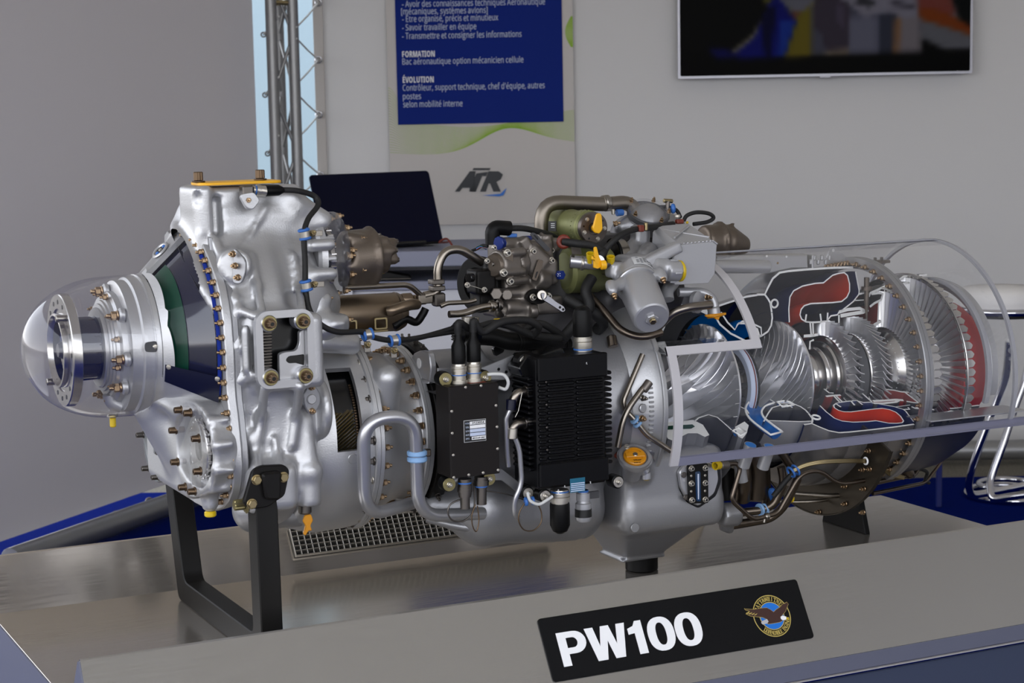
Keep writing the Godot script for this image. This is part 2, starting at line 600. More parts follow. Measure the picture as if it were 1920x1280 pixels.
func materials() -> void:
	var cast_n := noise_tex(0.03, [], 3.0)
	var brushed := noise_tex(0.02, [[0.3, 0.7], [grey(0.42), grey(0.62)]])
	mat("silver", Color(0.73, 0.73, 0.735), 0.41, 0.72, {"normal_enabled": true, "normal_texture": cast_n, "normal_scale": 0.35, "uv1_triplanar": true, "uv1_scale": Vector3.ONE * 14})
	mat("silver_dark", Color(0.60, 0.60, 0.61), 0.41, 0.72, {"normal_enabled": true, "normal_texture": cast_n, "normal_scale": 0.3, "uv1_triplanar": true, "uv1_scale": Vector3.ONE * 14})
	mat("silver_smooth", Color(0.72, 0.72, 0.73), 0.3, 0.75)
	mat("silver_grey", Color(0.68, 0.68, 0.69), 0.36, 0.5)
	mat("steel", Color(0.60, 0.58, 0.55), 0.28, 1.0)
	mat("dark_steel", Color(0.42, 0.40, 0.38), 0.35, 1.0)
	mat("tube_steel", Color(0.56, 0.53, 0.49), 0.30, 1.0)
	mat("tube_dark", Color(0.42, 0.38, 0.34), 0.34, 1.0)
	mat("chrome", Color(0.78, 0.78, 0.80), 0.07, 1.0)
	mat("polished", Color(0.62, 0.62, 0.66), 0.06, 1.0)
	mat("machined", Color(0.78, 0.77, 0.76), 0.22, 1.0)
	mat("blade", Color(0.88, 0.88, 0.89), 0.28, 0.9)
	mat("brass", Color(0.66, 0.56, 0.44), 0.32, 1.0)
	mat("bronze", Color(0.42, 0.35, 0.28), 0.40, 1.0)
	mat("gold", Color(0.62, 0.56, 0.42), 0.35, 1.0)
	mat("zinc", Color(0.74, 0.72, 0.68), 0.35, 0.9)
	mat("cadmium", Color(0.58, 0.54, 0.38), 0.35, 0.9)
	mat("brown_metal", Color(0.42, 0.38, 0.34), 0.42, 0.75, {"normal_enabled": true, "normal_texture": cast_n, "normal_scale": 0.25, "uv1_triplanar": true, "uv1_scale": Vector3.ONE * 18})
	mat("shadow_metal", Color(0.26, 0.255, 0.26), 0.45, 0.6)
	mat("taupe_metal", Color(0.47, 0.445, 0.42), 0.40, 0.75, {"normal_enabled": true, "normal_texture": cast_n, "normal_scale": 0.25, "uv1_triplanar": true, "uv1_scale": Vector3.ONE * 18})
	mat("olive", Color(0.46, 0.47, 0.30), 0.40, 0.45)
	mat("black_paint", Color(0.07, 0.064, 0.06), 0.42, 0.0, {"metallic_specular": 0.3})
	mat("black_frame", Color(0.075, 0.07, 0.066), 0.5, 0.0, {"metallic_specular": 0.3})
	mat("black_gloss", Color(0.03, 0.03, 0.035), 0.22)
	mat("black_box", Color(0.022, 0.022, 0.03), 0.36, 0.0, {"metallic_specular": 0.3})
	mat("brown_box", Color(0.10, 0.085, 0.08), 0.5, 0.0, {"metallic_specular": 0.3})
	mat("rubber", Color(0.03, 0.029, 0.03), 0.45, 0.0, {"metallic_specular": 0.3})
	mat("cable", Color(0.05, 0.047, 0.045), 0.62, 0.0, {"normal_enabled": true, "normal_texture": noise_tex(0.08, [], 6.0), "normal_scale": 0.8, "uv1_triplanar": true, "uv1_scale": Vector3.ONE * 30})
	mat("yellow", Color(0.92, 0.68, 0.02), 0.42)
	mat("yellow_dull", Color(0.78, 0.66, 0.05), 0.40)
	mat("orange", Color(0.80, 0.53, 0.04), 0.40)
	mat("clamp_blue", Color(0.20, 0.40, 0.68), 0.5)
	mat("clamp_sky", Color(0.52, 0.67, 0.83), 0.5)
	mat("cap_blue", Color(0.03, 0.14, 0.42), 0.3)
	mat("red_rubber", Color(0.42, 0.14, 0.07), 0.5)
	mat("white_paint", Color(0.90, 0.90, 0.89), 0.45)
	mat("paint_blue", Color(0.03, 0.10, 0.30), 0.4)
	mat("paint_sky", Color(0.03, 0.46, 0.80), 0.35)
	mat("paint_red", Color(0.48, 0.08, 0.06), 0.38)
	mat("paint_orange", Color(0.68, 0.20, 0.08), 0.38)
	mat("paint_green", Color(0.01, 0.22, 0.15), 0.35, 0.0, {"metallic_specular": 0.3})
	mat("paint_navy", Color(0.045, 0.055, 0.14), 0.3)
	mat("paint_grey", Color(0.24, 0.24, 0.25), 0.5)
	mat("exhaust_red", Color(0.66, 0.10, 0.10), 0.5)
	mat("print_white", Color(0.93, 0.93, 0.93), 0.5)
	mat("print_light", Color(0.74, 0.78, 0.86), 0.55)
	mat("print_black", Color(0.05, 0.05, 0.05), 0.5)
	mat("print_dark", Color(0.13, 0.14, 0.16), 0.5)
	mat("print_gold", Color(0.72, 0.64, 0.34), 0.4)
	mat("print_blue", Color(0.06, 0.42, 0.78), 0.4)
	mat("print_brown", Color(0.22, 0.11, 0.08), 0.5)
	mat("label_grey", Color(0.70, 0.70, 0.70), 0.4)
	mat("label_teal", Color(0.06, 0.36, 0.46), 0.4)
	mat("plaque_black", Color(0.055, 0.055, 0.06), 0.55, 0.0, {"metallic_specular": 0.25})
	mat("brushed", Color(0.66, 0.65, 0.63), 0.36, 0.75, {"roughness_texture": brushed, "uv1_triplanar": true, "uv1_scale": Vector3(0.6, 26, 26)})
	mat("brushed_floor", Color(0.74, 0.71, 0.67), 0.34, 0.82, {"roughness_texture": brushed, "uv1_triplanar": true, "uv1_scale": Vector3(0.6, 20, 20)})
	mat("stand_grey", Color(0.42, 0.43, 0.49), 0.4, 0.3)
	mat("stand_dark", Color(0.25, 0.28, 0.36), 0.4, 0.2)
	mat("fabric_white", Color(0.84, 0.835, 0.83), 0.75)
	mat("fabric_left", Color(0.86, 0.845, 0.855), 0.7)
	mat("fabric_hem", Color(0.72, 0.70, 0.68), 0.8)
	mat("roof_fabric", Color(0.86, 0.86, 0.85), 0.8, 0.0, {"backlight_enabled": true, "backlight": Color(0.74, 0.72, 0.685)})
	mat("carpet", Color(0.012, 0.085, 0.37), 1.0, 0.0, {"metallic_specular": 0.1, "normal_enabled": true, "normal_texture": noise_tex(0.2, [], 5.0), "uv1_triplanar": true, "uv1_scale": Vector3.ONE * 6})
	mat("tarmac", Color(1, 1, 1), 0.9, 0.0, {"albedo_texture": noise_tex(0.12, [[0.25, 0.5, 0.75], [Color(0.30, 0.29, 0.26), Color(0.40, 0.38, 0.33), Color(0.5, 0.48, 0.43)]]), "uv1_triplanar": true, "uv1_scale": Vector3.ONE * 2})
	mat("truss", Color(0.58, 0.58, 0.58), 0.4, 0.7)
	mat("rope", Color(0.80, 0.80, 0.79), 0.7)
	mat("laptop", Color(0.05, 0.055, 0.13), 0.4, 0.0, {"metallic_specular": 0.2})
	mat("desk_white", Color(0.80, 0.80, 0.82), 0.5)
	mat("desk_edge", Color(0.52, 0.53, 0.60), 0.45)
	mat("cushion", Color(0.86, 0.85, 0.84), 0.5)
	mat("poster_blue", Color(0.10, 0.17, 0.47), 0.7, 0.0, {"metallic_specular": 0.15})
	mat("tv_frame", Color(0.66, 0.66, 0.69), 0.35, 0.6)
	mat("clear", Color(0.9, 0.93, 1.0, 0.02), 0.02, 0.0, {"transparency": BaseMaterial3D.TRANSPARENCY_ALPHA, "metallic_specular": 0.7})
	mat("clear_tint", Color(0.55, 0.56, 0.62, 0.07), 0.04, 0.0, {"transparency": BaseMaterial3D.TRANSPARENCY_ALPHA, "metallic_specular": 0.7})
	mat("dark_mirror", Color(0.08, 0.09, 0.18), 0.08, 0.0, {"metallic_specular": 0.6})
	mat("window_clear", Color(0.3, 0.3, 0.4, 0.03), 0.02, 0.0, {"transparency": BaseMaterial3D.TRANSPARENCY_ALPHA, "metallic_specular": 0.25})
	mat("grey_cover", Color(0.42, 0.43, 0.44), 0.4, 0.35)
	mat("dome_clear", Color(0.25, 0.27, 0.50, 0.06), 0.02, 0.0, {"transparency": BaseMaterial3D.TRANSPARENCY_ALPHA, "metallic_specular": 0.7})
	mat("case_ribbed", Color(0.62, 0.62, 0.63), 0.32, 0.9)
	mat("combustor_red", Color(0.74, 0.20, 0.07), 0.40)
	mat("firewall_metal", Color(0.30, 0.275, 0.24), 0.42, 0.85)
	mat("paint_navy_grey", Color(0.17, 0.18, 0.24), 0.4, 0.2)
	mat("clear_edge", Color(0.60, 0.60, 0.62), 0.25)
	mat("shaded_lower_edge", Color(0.50, 0.50, 0.57), 0.3)  # acrylic edge again, with the shade on the lower strip put into its colour
	mat("acrylic_edge", Color(0.74, 0.73, 0.74), 0.3)


func shared_meshes() -> void:
	var oct := func(r: float, n: int, k := 1.0) -> PackedVector2Array:
		var p := PackedVector2Array()
		for i in n: p.append(Vector2(cos(TAU * i / n), sin(TAU * i / n)) * r * (k if i % 2 else 1.0))
		return p
	var up := Transform3D(toward(Vector3.UP) * Basis(Vector3.RIGHT, -PI / 2), Vector3.ZERO)
	up = Transform3D(Basis(Vector3(1, 0, 0), Vector3(0, 0, -1), Vector3(0, 1, 0)), Vector3.ZERO)
	var g := G.new()
	g.cyl(Vector3.ZERO, Vector3.UP, 0.0062, 0.0025, 12, 0.001)
	g.prism(oct.call(0.0052, 12, 0.86), up.translated(Vector3(0, 0.0025, 0)), 0.0065, 0.0008, 0.2)
	g.cyl(Vector3(0, 0.009, 0), Vector3.UP, 0.0027, 0.0055, 8, 0.0008)
	B.nut = g.done()
	g = G.new()        # socket-head screw of unit radius about 1 cm, 12-point flange
	g.cyl(Vector3.ZERO, Vector3.UP, 0.0100, 0.002, 18, 0.0006)
	g.lathe([Vector2(0.002, 0), Vector2(0.002, 0.0076), Vector2(0.010, 0.0070), Vector2(0.0108, 0.0062), Vector2(0.0108, 0.0036), Vector2(0.006, 0.0034), Vector2(0.006, 0)], Vector3.ZERO, Vector3.UP, 12)
	B.capscrew = g.done()
	g = G.new()
	g.cyl(Vector3.ZERO, Vector3.UP, 0.0095, 0.0022, 18, 0.0006)
	g.prism(oct.call(0.0080, 6), up.translated(Vector3(0, 0.0022, 0)), 0.006, 0.001, 0.2)
	B.hexbolt = g.done()
	g = G.new()
	g.lathe([Vector2(0, 0), Vector2(0, 0.0045), Vector2(0.0008, 0.0045), Vector2(0.0018, 0.0034), Vector2(0.0020, 0.0016), Vector2(0.0012, 0.0014), Vector2(0.0012, 0)], Vector3.ZERO, Vector3.UP, 12)
	B.panscrew = g.done()
	g = G.new()        # tall 12-point bolt head with a flange
	g.cyl(Vector3.ZERO, Vector3.UP, 0.012, 0.003, 20, 0.001)
	g.prism(oct.call(0.0086, 24, 0.88), up.translated(Vector3(0, 0.003, 0)), 0.016, 0.0012, 0.2)
	B.headbolt = g.done()


# ------------------------------------------------------------------ the tent
var hd: Vector3      # horizontal direction of view
var rd: Vector3      # horizontal right

func W(u: float, v: float, d: float) -> Vector3:     # on the upright plane square to the view at horizontal distance d
	var r := ray(u, v)
	return cam_pos + r * (d / r.dot(hd))

func wall_t(u: float, v: float, d: float) -> Transform3D:
	return Transform3D(Basis(rd, Vector3.UP, -hd), W(u, v, d))

const WALL_D := 8.7

func room() -> void:
	hd = Vector3(-cam_b.z.x, 0, -cam_b.z.z).normalized()
	rd = hd.cross(Vector3.UP)
	var g := G.new()
	g.box(Vector3(0, -0.06, 0), Vector3(60, 0.1, 60))
	structure(g, "ground", "tarmac")
	# carpet: its far edge lies square to the view
	var o := cam_pos; o.y = 0
	g = G.new()
	var fb := Basis(rd, Vector3.UP, -hd)
	g.box(o + hd * (8.05 - 4.2) + rd * 0.3 + Vector3(0, -0.006, 0), Vector3(7.0, 0.014, 8.4), fb, 0.003)
	structure(g, "floor", "carpet")
	# back wall: left edge at u = 590
	var a := W(592, 200, WALL_D); a.y = 0
	g = G.new()
	g.box(a + rd * 2.4 + hd * 0.03 + Vector3(0, 1.75, 0), Vector3(4.8, 3.5, 0.05), fb, 0.004)
	structure(g, "wall_back", "fabric_white")
	g = G.new()
	g.box(a + rd * 0.022 + Vector3(0, 1.75, 0), Vector3(0.045, 3.5, 0.006), fb, 0.001)
	structure(g, "trim_1", "fabric_hem")
	# left wall: from the truss towards the visitor
	var l0 := PY(60, 1018, 0.06)
	var l1 := W(499, 880, WALL_D - 0.25); l1.y = 0.06
	var ld := (l0 - l1); ld.y = 0; ld = ld.normalized()
	var lb := Basis(ld, Vector3.UP, ld.cross(Vector3.UP))
	g = G.new()
	g.box(l1 + ld * 1.65 + Vector3(0, 1.75, 0), Vector3(3.3, 3.4, 0.03), lb, 0.003)
	structure(g, "wall_left", "fabric_left")
	# right wall and roof, lengthened out of view to cut sky light; front stays open
	g = G.new()
	g.box(a + rd * 4.85 - hd * 4.6 + Vector3(0, 1.75, 0), Vector3(0.05, 3.5, 9.3), fb, 0.004)
	structure(g, "wall_right", "fabric_white")
	g = G.new()
	g.box(o + hd * 4.2 + rd * 0.2 + Vector3(0, 3.5, 0), Vector3(8.2, 0.02, 9.4), fb, 0.004)
	structure(g, "ceiling", "roof_fabric")
	# pale tent beyond the gap
	g = G.new()
	g.box(W(560, 200, WALL_D + 2.6) * Vector3(1, 0, 1) + Vector3(0, 1.8, 0), Vector3(3.0, 3.6, 0.05), fb, 0.004)
	structure(g, "wall_beyond", mat("fabric_cyan", Color(0.62, 0.70, 0.74), 0.8))


func rope(pts: Array, r := 0.004) -> ArrayMesh:
	return G.new().tube(pts, r, 6).done()


func backdrop() -> void:
	var fb := Basis(rd, Vector3.UP, -hd)
	# lattice truss in the corner
	var base := W(522, 200, WALL_D - 0.45); base.y = 0
	var tr := thing("lattice_truss", "aluminium lattice truss pole standing in the tent corner left of the banner", "truss", base)
	var lu := W(514, 200, WALL_D - 0.45); var ru := W(554, 200, WALL_D - 0.40); var bu := W(528, 200, WALL_D - 0.2)
	for p in [lu, ru, bu]:
		p.y = 0
		put(G.new().rod(p, p + Vector3(0, 3.4, 0), 0.025 if p.x != bu.x else 0.022, 14), "main_tube", "truss", tr)
	for k in 14:
		var y := 0.2 + 0.25 * k
		var h := Vector3(0, 0.25, 0)
		var p0 := Vector3(lu.x, y, lu.z); var p1 := Vector3(ru.x, y, ru.z); var p2 := Vector3(bu.x, y, bu.z)
		var e := [[p0, p1 + h], [p1, p2 + h], [p2, p0 + h]] if k % 2 == 0 else [[p1, p0 + h], [p2, p1 + h], [p0, p2 + h]]
		for q in e: put(G.new().rod(q[0], q[1], 0.008, 8), "brace", "truss", tr)
	put(G.new().rod(Vector3(lu.x, W(505, 15, WALL_D).y, lu.z), Vector3(ru.x, W(505, 15, WALL_D).y, ru.z), 0.012, 10), "crossbar", "gold", tr)
	# lacing at the back wall's edge
	var ey := [[597, 5], [597, 112], [598, 215], [601, 328], [602, 430]]
	for k in ey.size():
		var c := W(ey[k][0], ey[k][1], WALL_D - 0.01)
		var t := thing("eyelet", ["", "", "", "", ""][k] + "metal eyelet with white cord in the back wall hem, %s" % ["topmost", "second from the top", "beside the blue panel's bottom", "just above the laptop", "behind the laptop lid"][k], "eyelet", c, "eyelets along the back wall hem")
		put(G.new().torus(c, -hd, 0.014, 0.004, 16, 6), "ring", "chrome", t)
		var q := W(556, ey[k][1] + 46, WALL_D - 0.42)
		var q2 := W(556, ey[k][1] - 40, WALL_D - 0.42)
		put(rope([c - hd * 0.004, c.lerp(q, 0.5) + Vector3(0, -0.004, 0), q]), "cord", "rope", t)
		put(rope([c - hd * 0.006, c.lerp(q2, 0.5) + Vector3(0, -0.004, 0), q2]), "cord", "rope", t)
	var el := [[494, 65], [497, 178], [502, 288]]
	for k in 3:
		var c := W(el[k][0], el[k][1], WALL_D - 0.34)
		var t := thing("eyelet", "metal eyelet with cord at the left wall's right edge, %s" % ["topmost", "middle one", "lowest one"][k], "eyelet", c, "eyelets along the left wall edge")
		put(G.new().torus(c, -hd, 0.010, 0.0035, 14, 6), "ring", "dark_steel", t)
		var q := W(523, el[k][1] - 34, WALL_D - 0.47)
		put(rope([c, c.lerp(q, 0.5), q]), "cord", "rope", t)
	# pole on the ground under the left wall, with lacing loops
	var pa := PY(20, 1050, 0.05); var pb := PY(520, 874, 0.05)
	tag(put(G.new().rod(pa, pb, 0.045, 18), "ground_pole", "truss"), "grey metal pole lying on the ground along the foot of the left wall", "pole")
	var le := [[83, 1018, 90, 1040], [154, 992, 155, 1014], [218, 965, 216, 1004], [280, 940, 265, 998], [338, 915, 322, 978], [392, 892, 374, 955]]
	for k in 6:
		var c := PD(le[k][0], le[k][1], 7.0 + 0.26 * k)
		var t := thing("lacing_loop", "white cord loop tying the left wall to its pole, %s" % ["leftmost, at the tray edge", "second from the left", "third from the left", "fourth from the left", "behind the black frame's far leg", "right of the black frame"][k], "cord", c, "lacing loops at the left wall foot")
		put(G.new().torus(c, (cam_pos - c), 0.014, 0.005, 14, 6), "eyelet", "dark_steel", t)
		var q := PD(le[k][2], le[k][3], 6.93 + 0.26 * k)
		put(rope(spline([c, c.lerp(q, 0.5) + rd * 0.03, q], 5), 0.008), "cord", "rope", t)
	# banner
	var b0 := wall_t(902, 170, WALL_D - 0.02)
	var mpp := WALL_D / FL
	var bn := thing("hanging_banner", "tall beige banner with a blue text panel and green waves, hung on the back wall", "banner", b0.origin)
	var sheet_h := 512 * mpp
	var up := func(u: float, v: float, off := 0.0) -> Vector3:
		return W(u, v, WALL_D - 0.02 - off)
	var left := W(729, 200, WALL_D); var right := W(1076, 200, WALL_D)
	var wd := (right - left).dot(rd)
	var yb: float = up.call(900, 420).y
	var yt := yb + 1.45
	var ctr := left.lerp(right, 0.5); ctr.y = (yb + yt) / 2; ctr -= hd * 0.02
	put(wave_sheet(ctr, wd, yt - yb, fb), "sheet", wave_mat(wd, yt - yb, yb), bn)
	var pl := W(746, 200, WALL_D); var pr := W(1056, 200, WALL_D)
	var pc := pl.lerp(pr, 0.5) - hd * 0.024
	var pyb: float = up.call(900, 231).y
	pc.y = (pyb + yt - 0.12) / 2
	put(G.new().box(pc, Vector3((pr - pl).dot(rd), yt - 0.12 - pyb, 0.004), fb, 0.001), "text_panel", "poster_blue", bn)
	var lines := [["- Avoir des connaissances techniques Aéronautique", 754, 1022, 8, 0], ["[mécaniques, systèmes avions]", 752, 914, 22, 0], ["- Être organisé, précis et minutieux", 754, 934, 36, 0], ["- Savoir travailler en équipe", 754, 893, 52, 0], ["- Transmettre et consigner les informations", 754, 978, 68, 0],
		["FORMATION", 754, 815, 102, 1], ["Bac aéronautique option mécanicien cellule", 754, 981, 116, 0], ["ÉVOLUTION", 755, 813, 150, 1], ["Contrôleur, support technique, chef d'équipe, autres", 755, 1021, 165, 0], ["postes", 755, 789, 181, 0], ["selon mobilité interne", 756, 867, 196, 0]]
	for l in lines:
		var o: Vector3 = up.call(l[1], l[3], 0.006)
		var e: Vector3 = up.call(l[2], l[3], 0.006)
		text(l[0], Transform3D(fb, o), (e - o).dot(rd), 0.037, "print_white" if l[4] else "print_light", bn, l[4] == 1)
	# the aircraft maker's mark
	var q := func(pts: Array) -> PackedVector2Array:
		var r := PackedVector2Array()
		for p in pts:
			var w: Vector3 = W(p[0], p[1], WALL_D) - W(902, 345, WALL_D)
			r.append(Vector2(w.dot(rd), w.y))
		return r
	var lt := Transform3D(fb, up.call(902, 345, 0.003))
	for l in [[[853, 359], [881, 321], [892, 321], [890, 334], [893, 359], [880, 359], [881, 352], [867, 352], [862, 359]], [[886, 319], [888, 315], [920, 315], [918, 319]], [[893, 325], [915, 322], [911, 330], [904, 330], [892, 359], [880, 359]], [[900, 359], [916, 321], [935, 321], [943, 327], [939, 336], [931, 341], [939, 359], [925, 359], [919, 344], [916, 344], [911, 359]]]:
		put(G.new().prism(q.call(l), lt, 0.003), "letter", "print_dark", bn)
	put(G.new().prism(q.call([[905, 366], [938, 363], [950, 352], [944, 366], [936, 368]]), lt, 0.003), "swoosh", "print_blue", bn)
	# television
	var tl := W(1269, 150, WALL_D); var trr := W(1816, 136, WALL_D)
	var tw := (trr - tl).dot(rd)
	var th := tw * 0.575
	var tb := (tl.y + trr.y) / 2
	var tc := tl.lerp(trr, 0.5) - hd * 0.06; tc.y = tb + th / 2
	var roll := Basis(hd, 0.0)
	var tf := roll * fb
	var tv := thing("wall_television", "wall mounted television with a thin silver bezel showing a dark picture", "television", tc)
	var ou := rrect(tw, th, 0.006, 2)
	var inn := PackedVector2Array()
	for p in ou: inn.append(Vector2(p.x * (tw - 0.020) / tw, p.y * (th - 0.022) / th))
	put(G.new().frame(ou, inn, Transform3D(tf, tc - tf.z * 0.02), 0.028), "bezel", "tv_frame", tv)
	put(G.new().box(tc - tf.z * 0.012, Vector3(tw - 0.006, th - 0.006, 0.03), tf, 0.003), "housing", "black_gloss", tv)
	put(screen_mesh(tc + tf.z * 0.005, tw - 0.020, th - 0.022, tf), "screen", screen_mat(), tv)
	put(G.new().box(tc + Vector3(0, -th / 2 - 0.004, 0) + tf.z * 0.004, Vector3(0.05, 0.008, 0.012), tf, 0.002), "badge", "tv_frame", tv)
	put(G.new().box(tc - tf.z * 0.045 , Vector3(0.4, 0.3, 0.05), tf, 0.004), "wall_mount", "black_paint", tv)
	counter(fb)
	stool()


func text(s: String, t: Transform3D, width: float, size: float, m, parent: Node3D, bold := false, depth := 0.002, serif := false, called := "lettering") -> void:
	var tm := TextMesh.new()
	var f := SystemFont.new()
	f.font_names = PackedStringArray(["Droid Serif" if serif else "Droid Sans"])
	f.font_weight = 700 if bold else 400
	tm.font = f
	tm.font_size = 32
	tm.pixel_size = 0.01
	tm.depth = 0.05
	tm.curve_step = 1.0
	tm.text = s
	var ab := tm.get_aabb()
	var k: float = width / maxf(ab.size.x, 0.01)
	var ky: float = size / 0.32 if size > 0 else k
	var o := put(tm, called, m, parent, t * Transform3D(Basis.from_scale(Vector3(k, ky, depth / 0.05)), Vector3(width / 2, 0, depth / 2)))


func wave_sheet(c: Vector3, w: float, h: float, b: Basis) -> ArrayMesh:
	var g := G.new()
	g.box(c - b.z * 0.003, Vector3(w, h, 0.004), b, 0.001)
	var st := SurfaceTool.new()
	st.begin(Mesh.PRIMITIVE_TRIANGLES)
	for k in [0, 2, 1, 0, 3, 2]:
		var x: float = [-1, 1, 1, -1][k]; var y: float = [-1, -1, 1, 1][k]
		st.set_uv(Vector2(x / 2 + 0.5, 0.5 - y / 2))
		st.set_normal(b.z)
		st.add_vertex(c + b.x * x * w / 2 + b.y * y * h / 2)
	return st.commit(g.done())


func wave_mat(w: float, h: float, yb: float) -> StandardMaterial3D:
	# green line waves printed on the beige sheet; u, v measured in photograph pixels over the lower part
	var im := Image.create(700, 1204, false, Image.FORMAT_RGB8)
	im.fill(Color(0.775, 0.755, 0.735))
	var sc := 700.0 / w
	var mpp := WALL_D / FL
	var dot := func(u: float, v: float, a: float):
		var x := (u - 729.0) * mpp * sc
		var y := 1204.0 - (420.0 - v) * mpp * sc
		for dx in 2: for dy in 2:
			var xi := int(floor(x)) + dx
			var yi := int(floor(y)) + dy
			if xi >= 0 and xi < 700 and yi >= 0 and yi < 1204:
				var k: float = a * (1.0 - absf(x - xi)) * (1.0 - absf(y - yi))
				im.set_pixel(xi, yi, im.get_pixel(xi, yi).lerp(Color(0.47, 0.66, 0.04), clampf(k * 1.35, 0, 1)))
	for n in 26:
		var s := n / 25.0
		var u := 729.0
		while u < 1077:
			# upper and lower outlines of the band, pinched where the waves gather
			var lo := 283.0 + 5.0 * sin((u - 729) / 60.0) - 38.0 * exp(-pow((u - 950) / 70.0, 2)) - 10.0 * smoothstep(950.0, 1077.0, u)
			var hi := 232.0 - 60.0 * exp(-pow((u - 729) / 26.0, 2)) + 8.0 * sin((u - 800) / 50.0) - 14.0 * exp(-pow((u - 1077) / 40.0, 2))
			var kk := pow(s, 1.0 + 1.2 * exp(-pow((u - 930) / 60.0, 2)))
			dot.call(u, lerpf(lo, hi, kk), 0.75)
			u += 0.5
		var v2 := 40.0
		while v2 < 96:
			dot.call(1077.0 - 18.0 * s * (0.4 + 0.6 * sin((v2 - 40.0) / 18.0)), v2, 0.7)
			v2 += 0.5
	var m := mat("banner_print", Color.WHITE, 0.6)
	m.albedo_texture = ImageTexture.create_from_image(im)
	return m


func screen_mesh(c: Vector3, w: float, h: float, b: Basis) -> ArrayMesh:
	var st := SurfaceTool.new()
	st.begin(Mesh.PRIMITIVE_TRIANGLES)
	for k in [0, 2, 1, 0, 3, 2]:
		var x: float = [-1, 1, 1, -1][k]; var y: float = [-1, -1, 1, 1][k]
		st.set_uv(Vector2(x / 2 + 0.5, 0.5 - y / 2))
		st.set_normal(b.z)
		st.add_vertex(c + b.x * x * w / 2 + b.y * y * h / 2)
	return st.commit()


func screen_mat() -> StandardMaterial3D:
	# the lower part of the picture: overalls, a work bench and gloved hands, out of focus; the rest goes on darkly above
	var W_ := 540; var H_ := 300
	var im := Image.create(W_, H_, false, Image.FORMAT_RGB8)
	im.fill(Color(0.02, 0.02, 0.022))
	var shapes := [
		[[[520, 0], [860, 0], [860, 305], [640, 305]], Color(0.30, 0.29, 0.12)], [[[700, 0], [790, 0], [780, 310], [630, 318]], Color(0.36, 0.32, 0.10)],
		[[[780, 60], [1350, 60], [1360, 300], [780, 305]], Color(0.25, 0.25, 0.30)], [[[980, 110], [1130, 110], [1130, 300], [980, 300]], Color(0.34, 0.34, 0.40)], [[[1130, 100], [1220, 100], [1210, 300], [1130, 300]], Color(0.17, 0.18, 0.23)],
		[[[1215, 120], [1265, 120], [1235, 300], [1210, 300]], Color(0.45, 0.32, 0.22)], [[[1250, 110], [1345, 110], [1362, 296], [1235, 300]], Color(0.40, 0.38, 0.40)],
		[[[1340, 0], [1520, 0], [1615, 190], [1615, 290], [1480, 290], [1360, 230]], Color(0.33, 0.33, 0.36)], [[[1330, 0], [1505, 0], [1540, 110], [1350, 130]], Color(0.40, 0.20, 0.18)], [[[1345, 70], [1450, 90], [1615, 165], [1615, 215], [1480, 170], [1350, 130]], Color(0.42, 0.19, 0.07)],
		[[[1505, 0], [1615, 0], [1615, 170], [1560, 140]], Color(0.04, 0.05, 0.05)],
		[[[590, 0], [800, 0], [790, 40], [730, 90], [690, 90]], Color(0.34, 0.34, 0.38)], [[[670, 80], [720, 85], [690, 130]], Color(0.35, 0.22, 0.18)],
		[[[560, 30], [600, 0], [700, 130], [640, 312], [390, 318], [350, 290], [470, 200]], Color(0.05, 0.06, 0.36)], [[[610, 120], [695, 130], [640, 300], [600, 312]], Color(0.08, 0.17, 0.48)], [[[510, 130], [550, 60], [600, 40], [560, 310], [540, 312]], Color(0.02, 0.02, 0.16)], [[[345, 285], [465, 195], [520, 110], [480, 210], [370, 292]], Color(0.42, 0.40, 0.34)], [[[230, 255], [330, 260], [420, 310], [280, 318]], Color(0.05, 0.05, 0.26)],
		[[[810, 0], [930, 0], [985, 80], [970, 290], [860, 290], [830, 190], [795, 170], [790, 60]], Color(0.20, 0.18, 0.22)], [[[925, 20], [960, 80], [960, 200], [900, 120]], Color(0.25, 0.22, 0.28)], [[[850, 285], [970, 270], [975, 302], [850, 306]], Color(0.42, 0.38, 0.34)],
		[[[910, 0], [1330, 0], [1340, 110], [1270, 135], [1190, 90], [1060, 115], [960, 40]], Color(0.42, 0.41, 0.46)], [[[1040, 0], [1120, 40], [1090, 70], [1000, 40]], Color(0.18, 0.18, 0.20)], [[[1200, 30], [1320, 60], [1330, 80], [1190, 60]], Color(0.24, 0.23, 0.27)],
		[[[0, 306], [90, 300], [380, 322], [1620, 292], [1620, 420], [0, 420]], Color(0.012, 0.012, 0.012)]]
	for s in shapes:
		var p := PackedVector2Array()
		for q in s[0]: p.append(Vector2((q[0] - 90.0) / 1525.0 * W_, H_ - 1 - (398.0 - q[1]) / 1525.0 * W_))
		var r := Rect2(p[0], Vector2.ZERO)
		for q in p: r = r.expand(q)
		for y in range(maxi(0, int(r.position.y)), mini(H_, int(r.end.y) + 1)):
			for x in range(maxi(0, int(r.position.x)), mini(W_, int(r.end.x) + 1)):
				if Geometry2D.is_point_in_polygon(Vector2(x, y), p): im.set_pixel(x, y, s[1])
	for k in 3: im.resize(W_ >> (k + 1), H_ >> (k + 1), Image.INTERPOLATE_BILINEAR)
	for k in 3: im.resize(W_ >> (2 - k), H_ >> (2 - k), Image.INTERPOLATE_BILINEAR)
	var m := mat("screen_picture", Color(0.01, 0.01, 0.01), 0.3, 0.0, {"metallic_specular": 0.1})
	m.emission_enabled = true
	m.emission_texture = ImageTexture.create_from_image(im)
	m.emission_operator = BaseMaterial3D.EMISSION_OP_MULTIPLY
	m.emission = Color.WHITE
	m.emission_energy_multiplier = 0.085
	return m


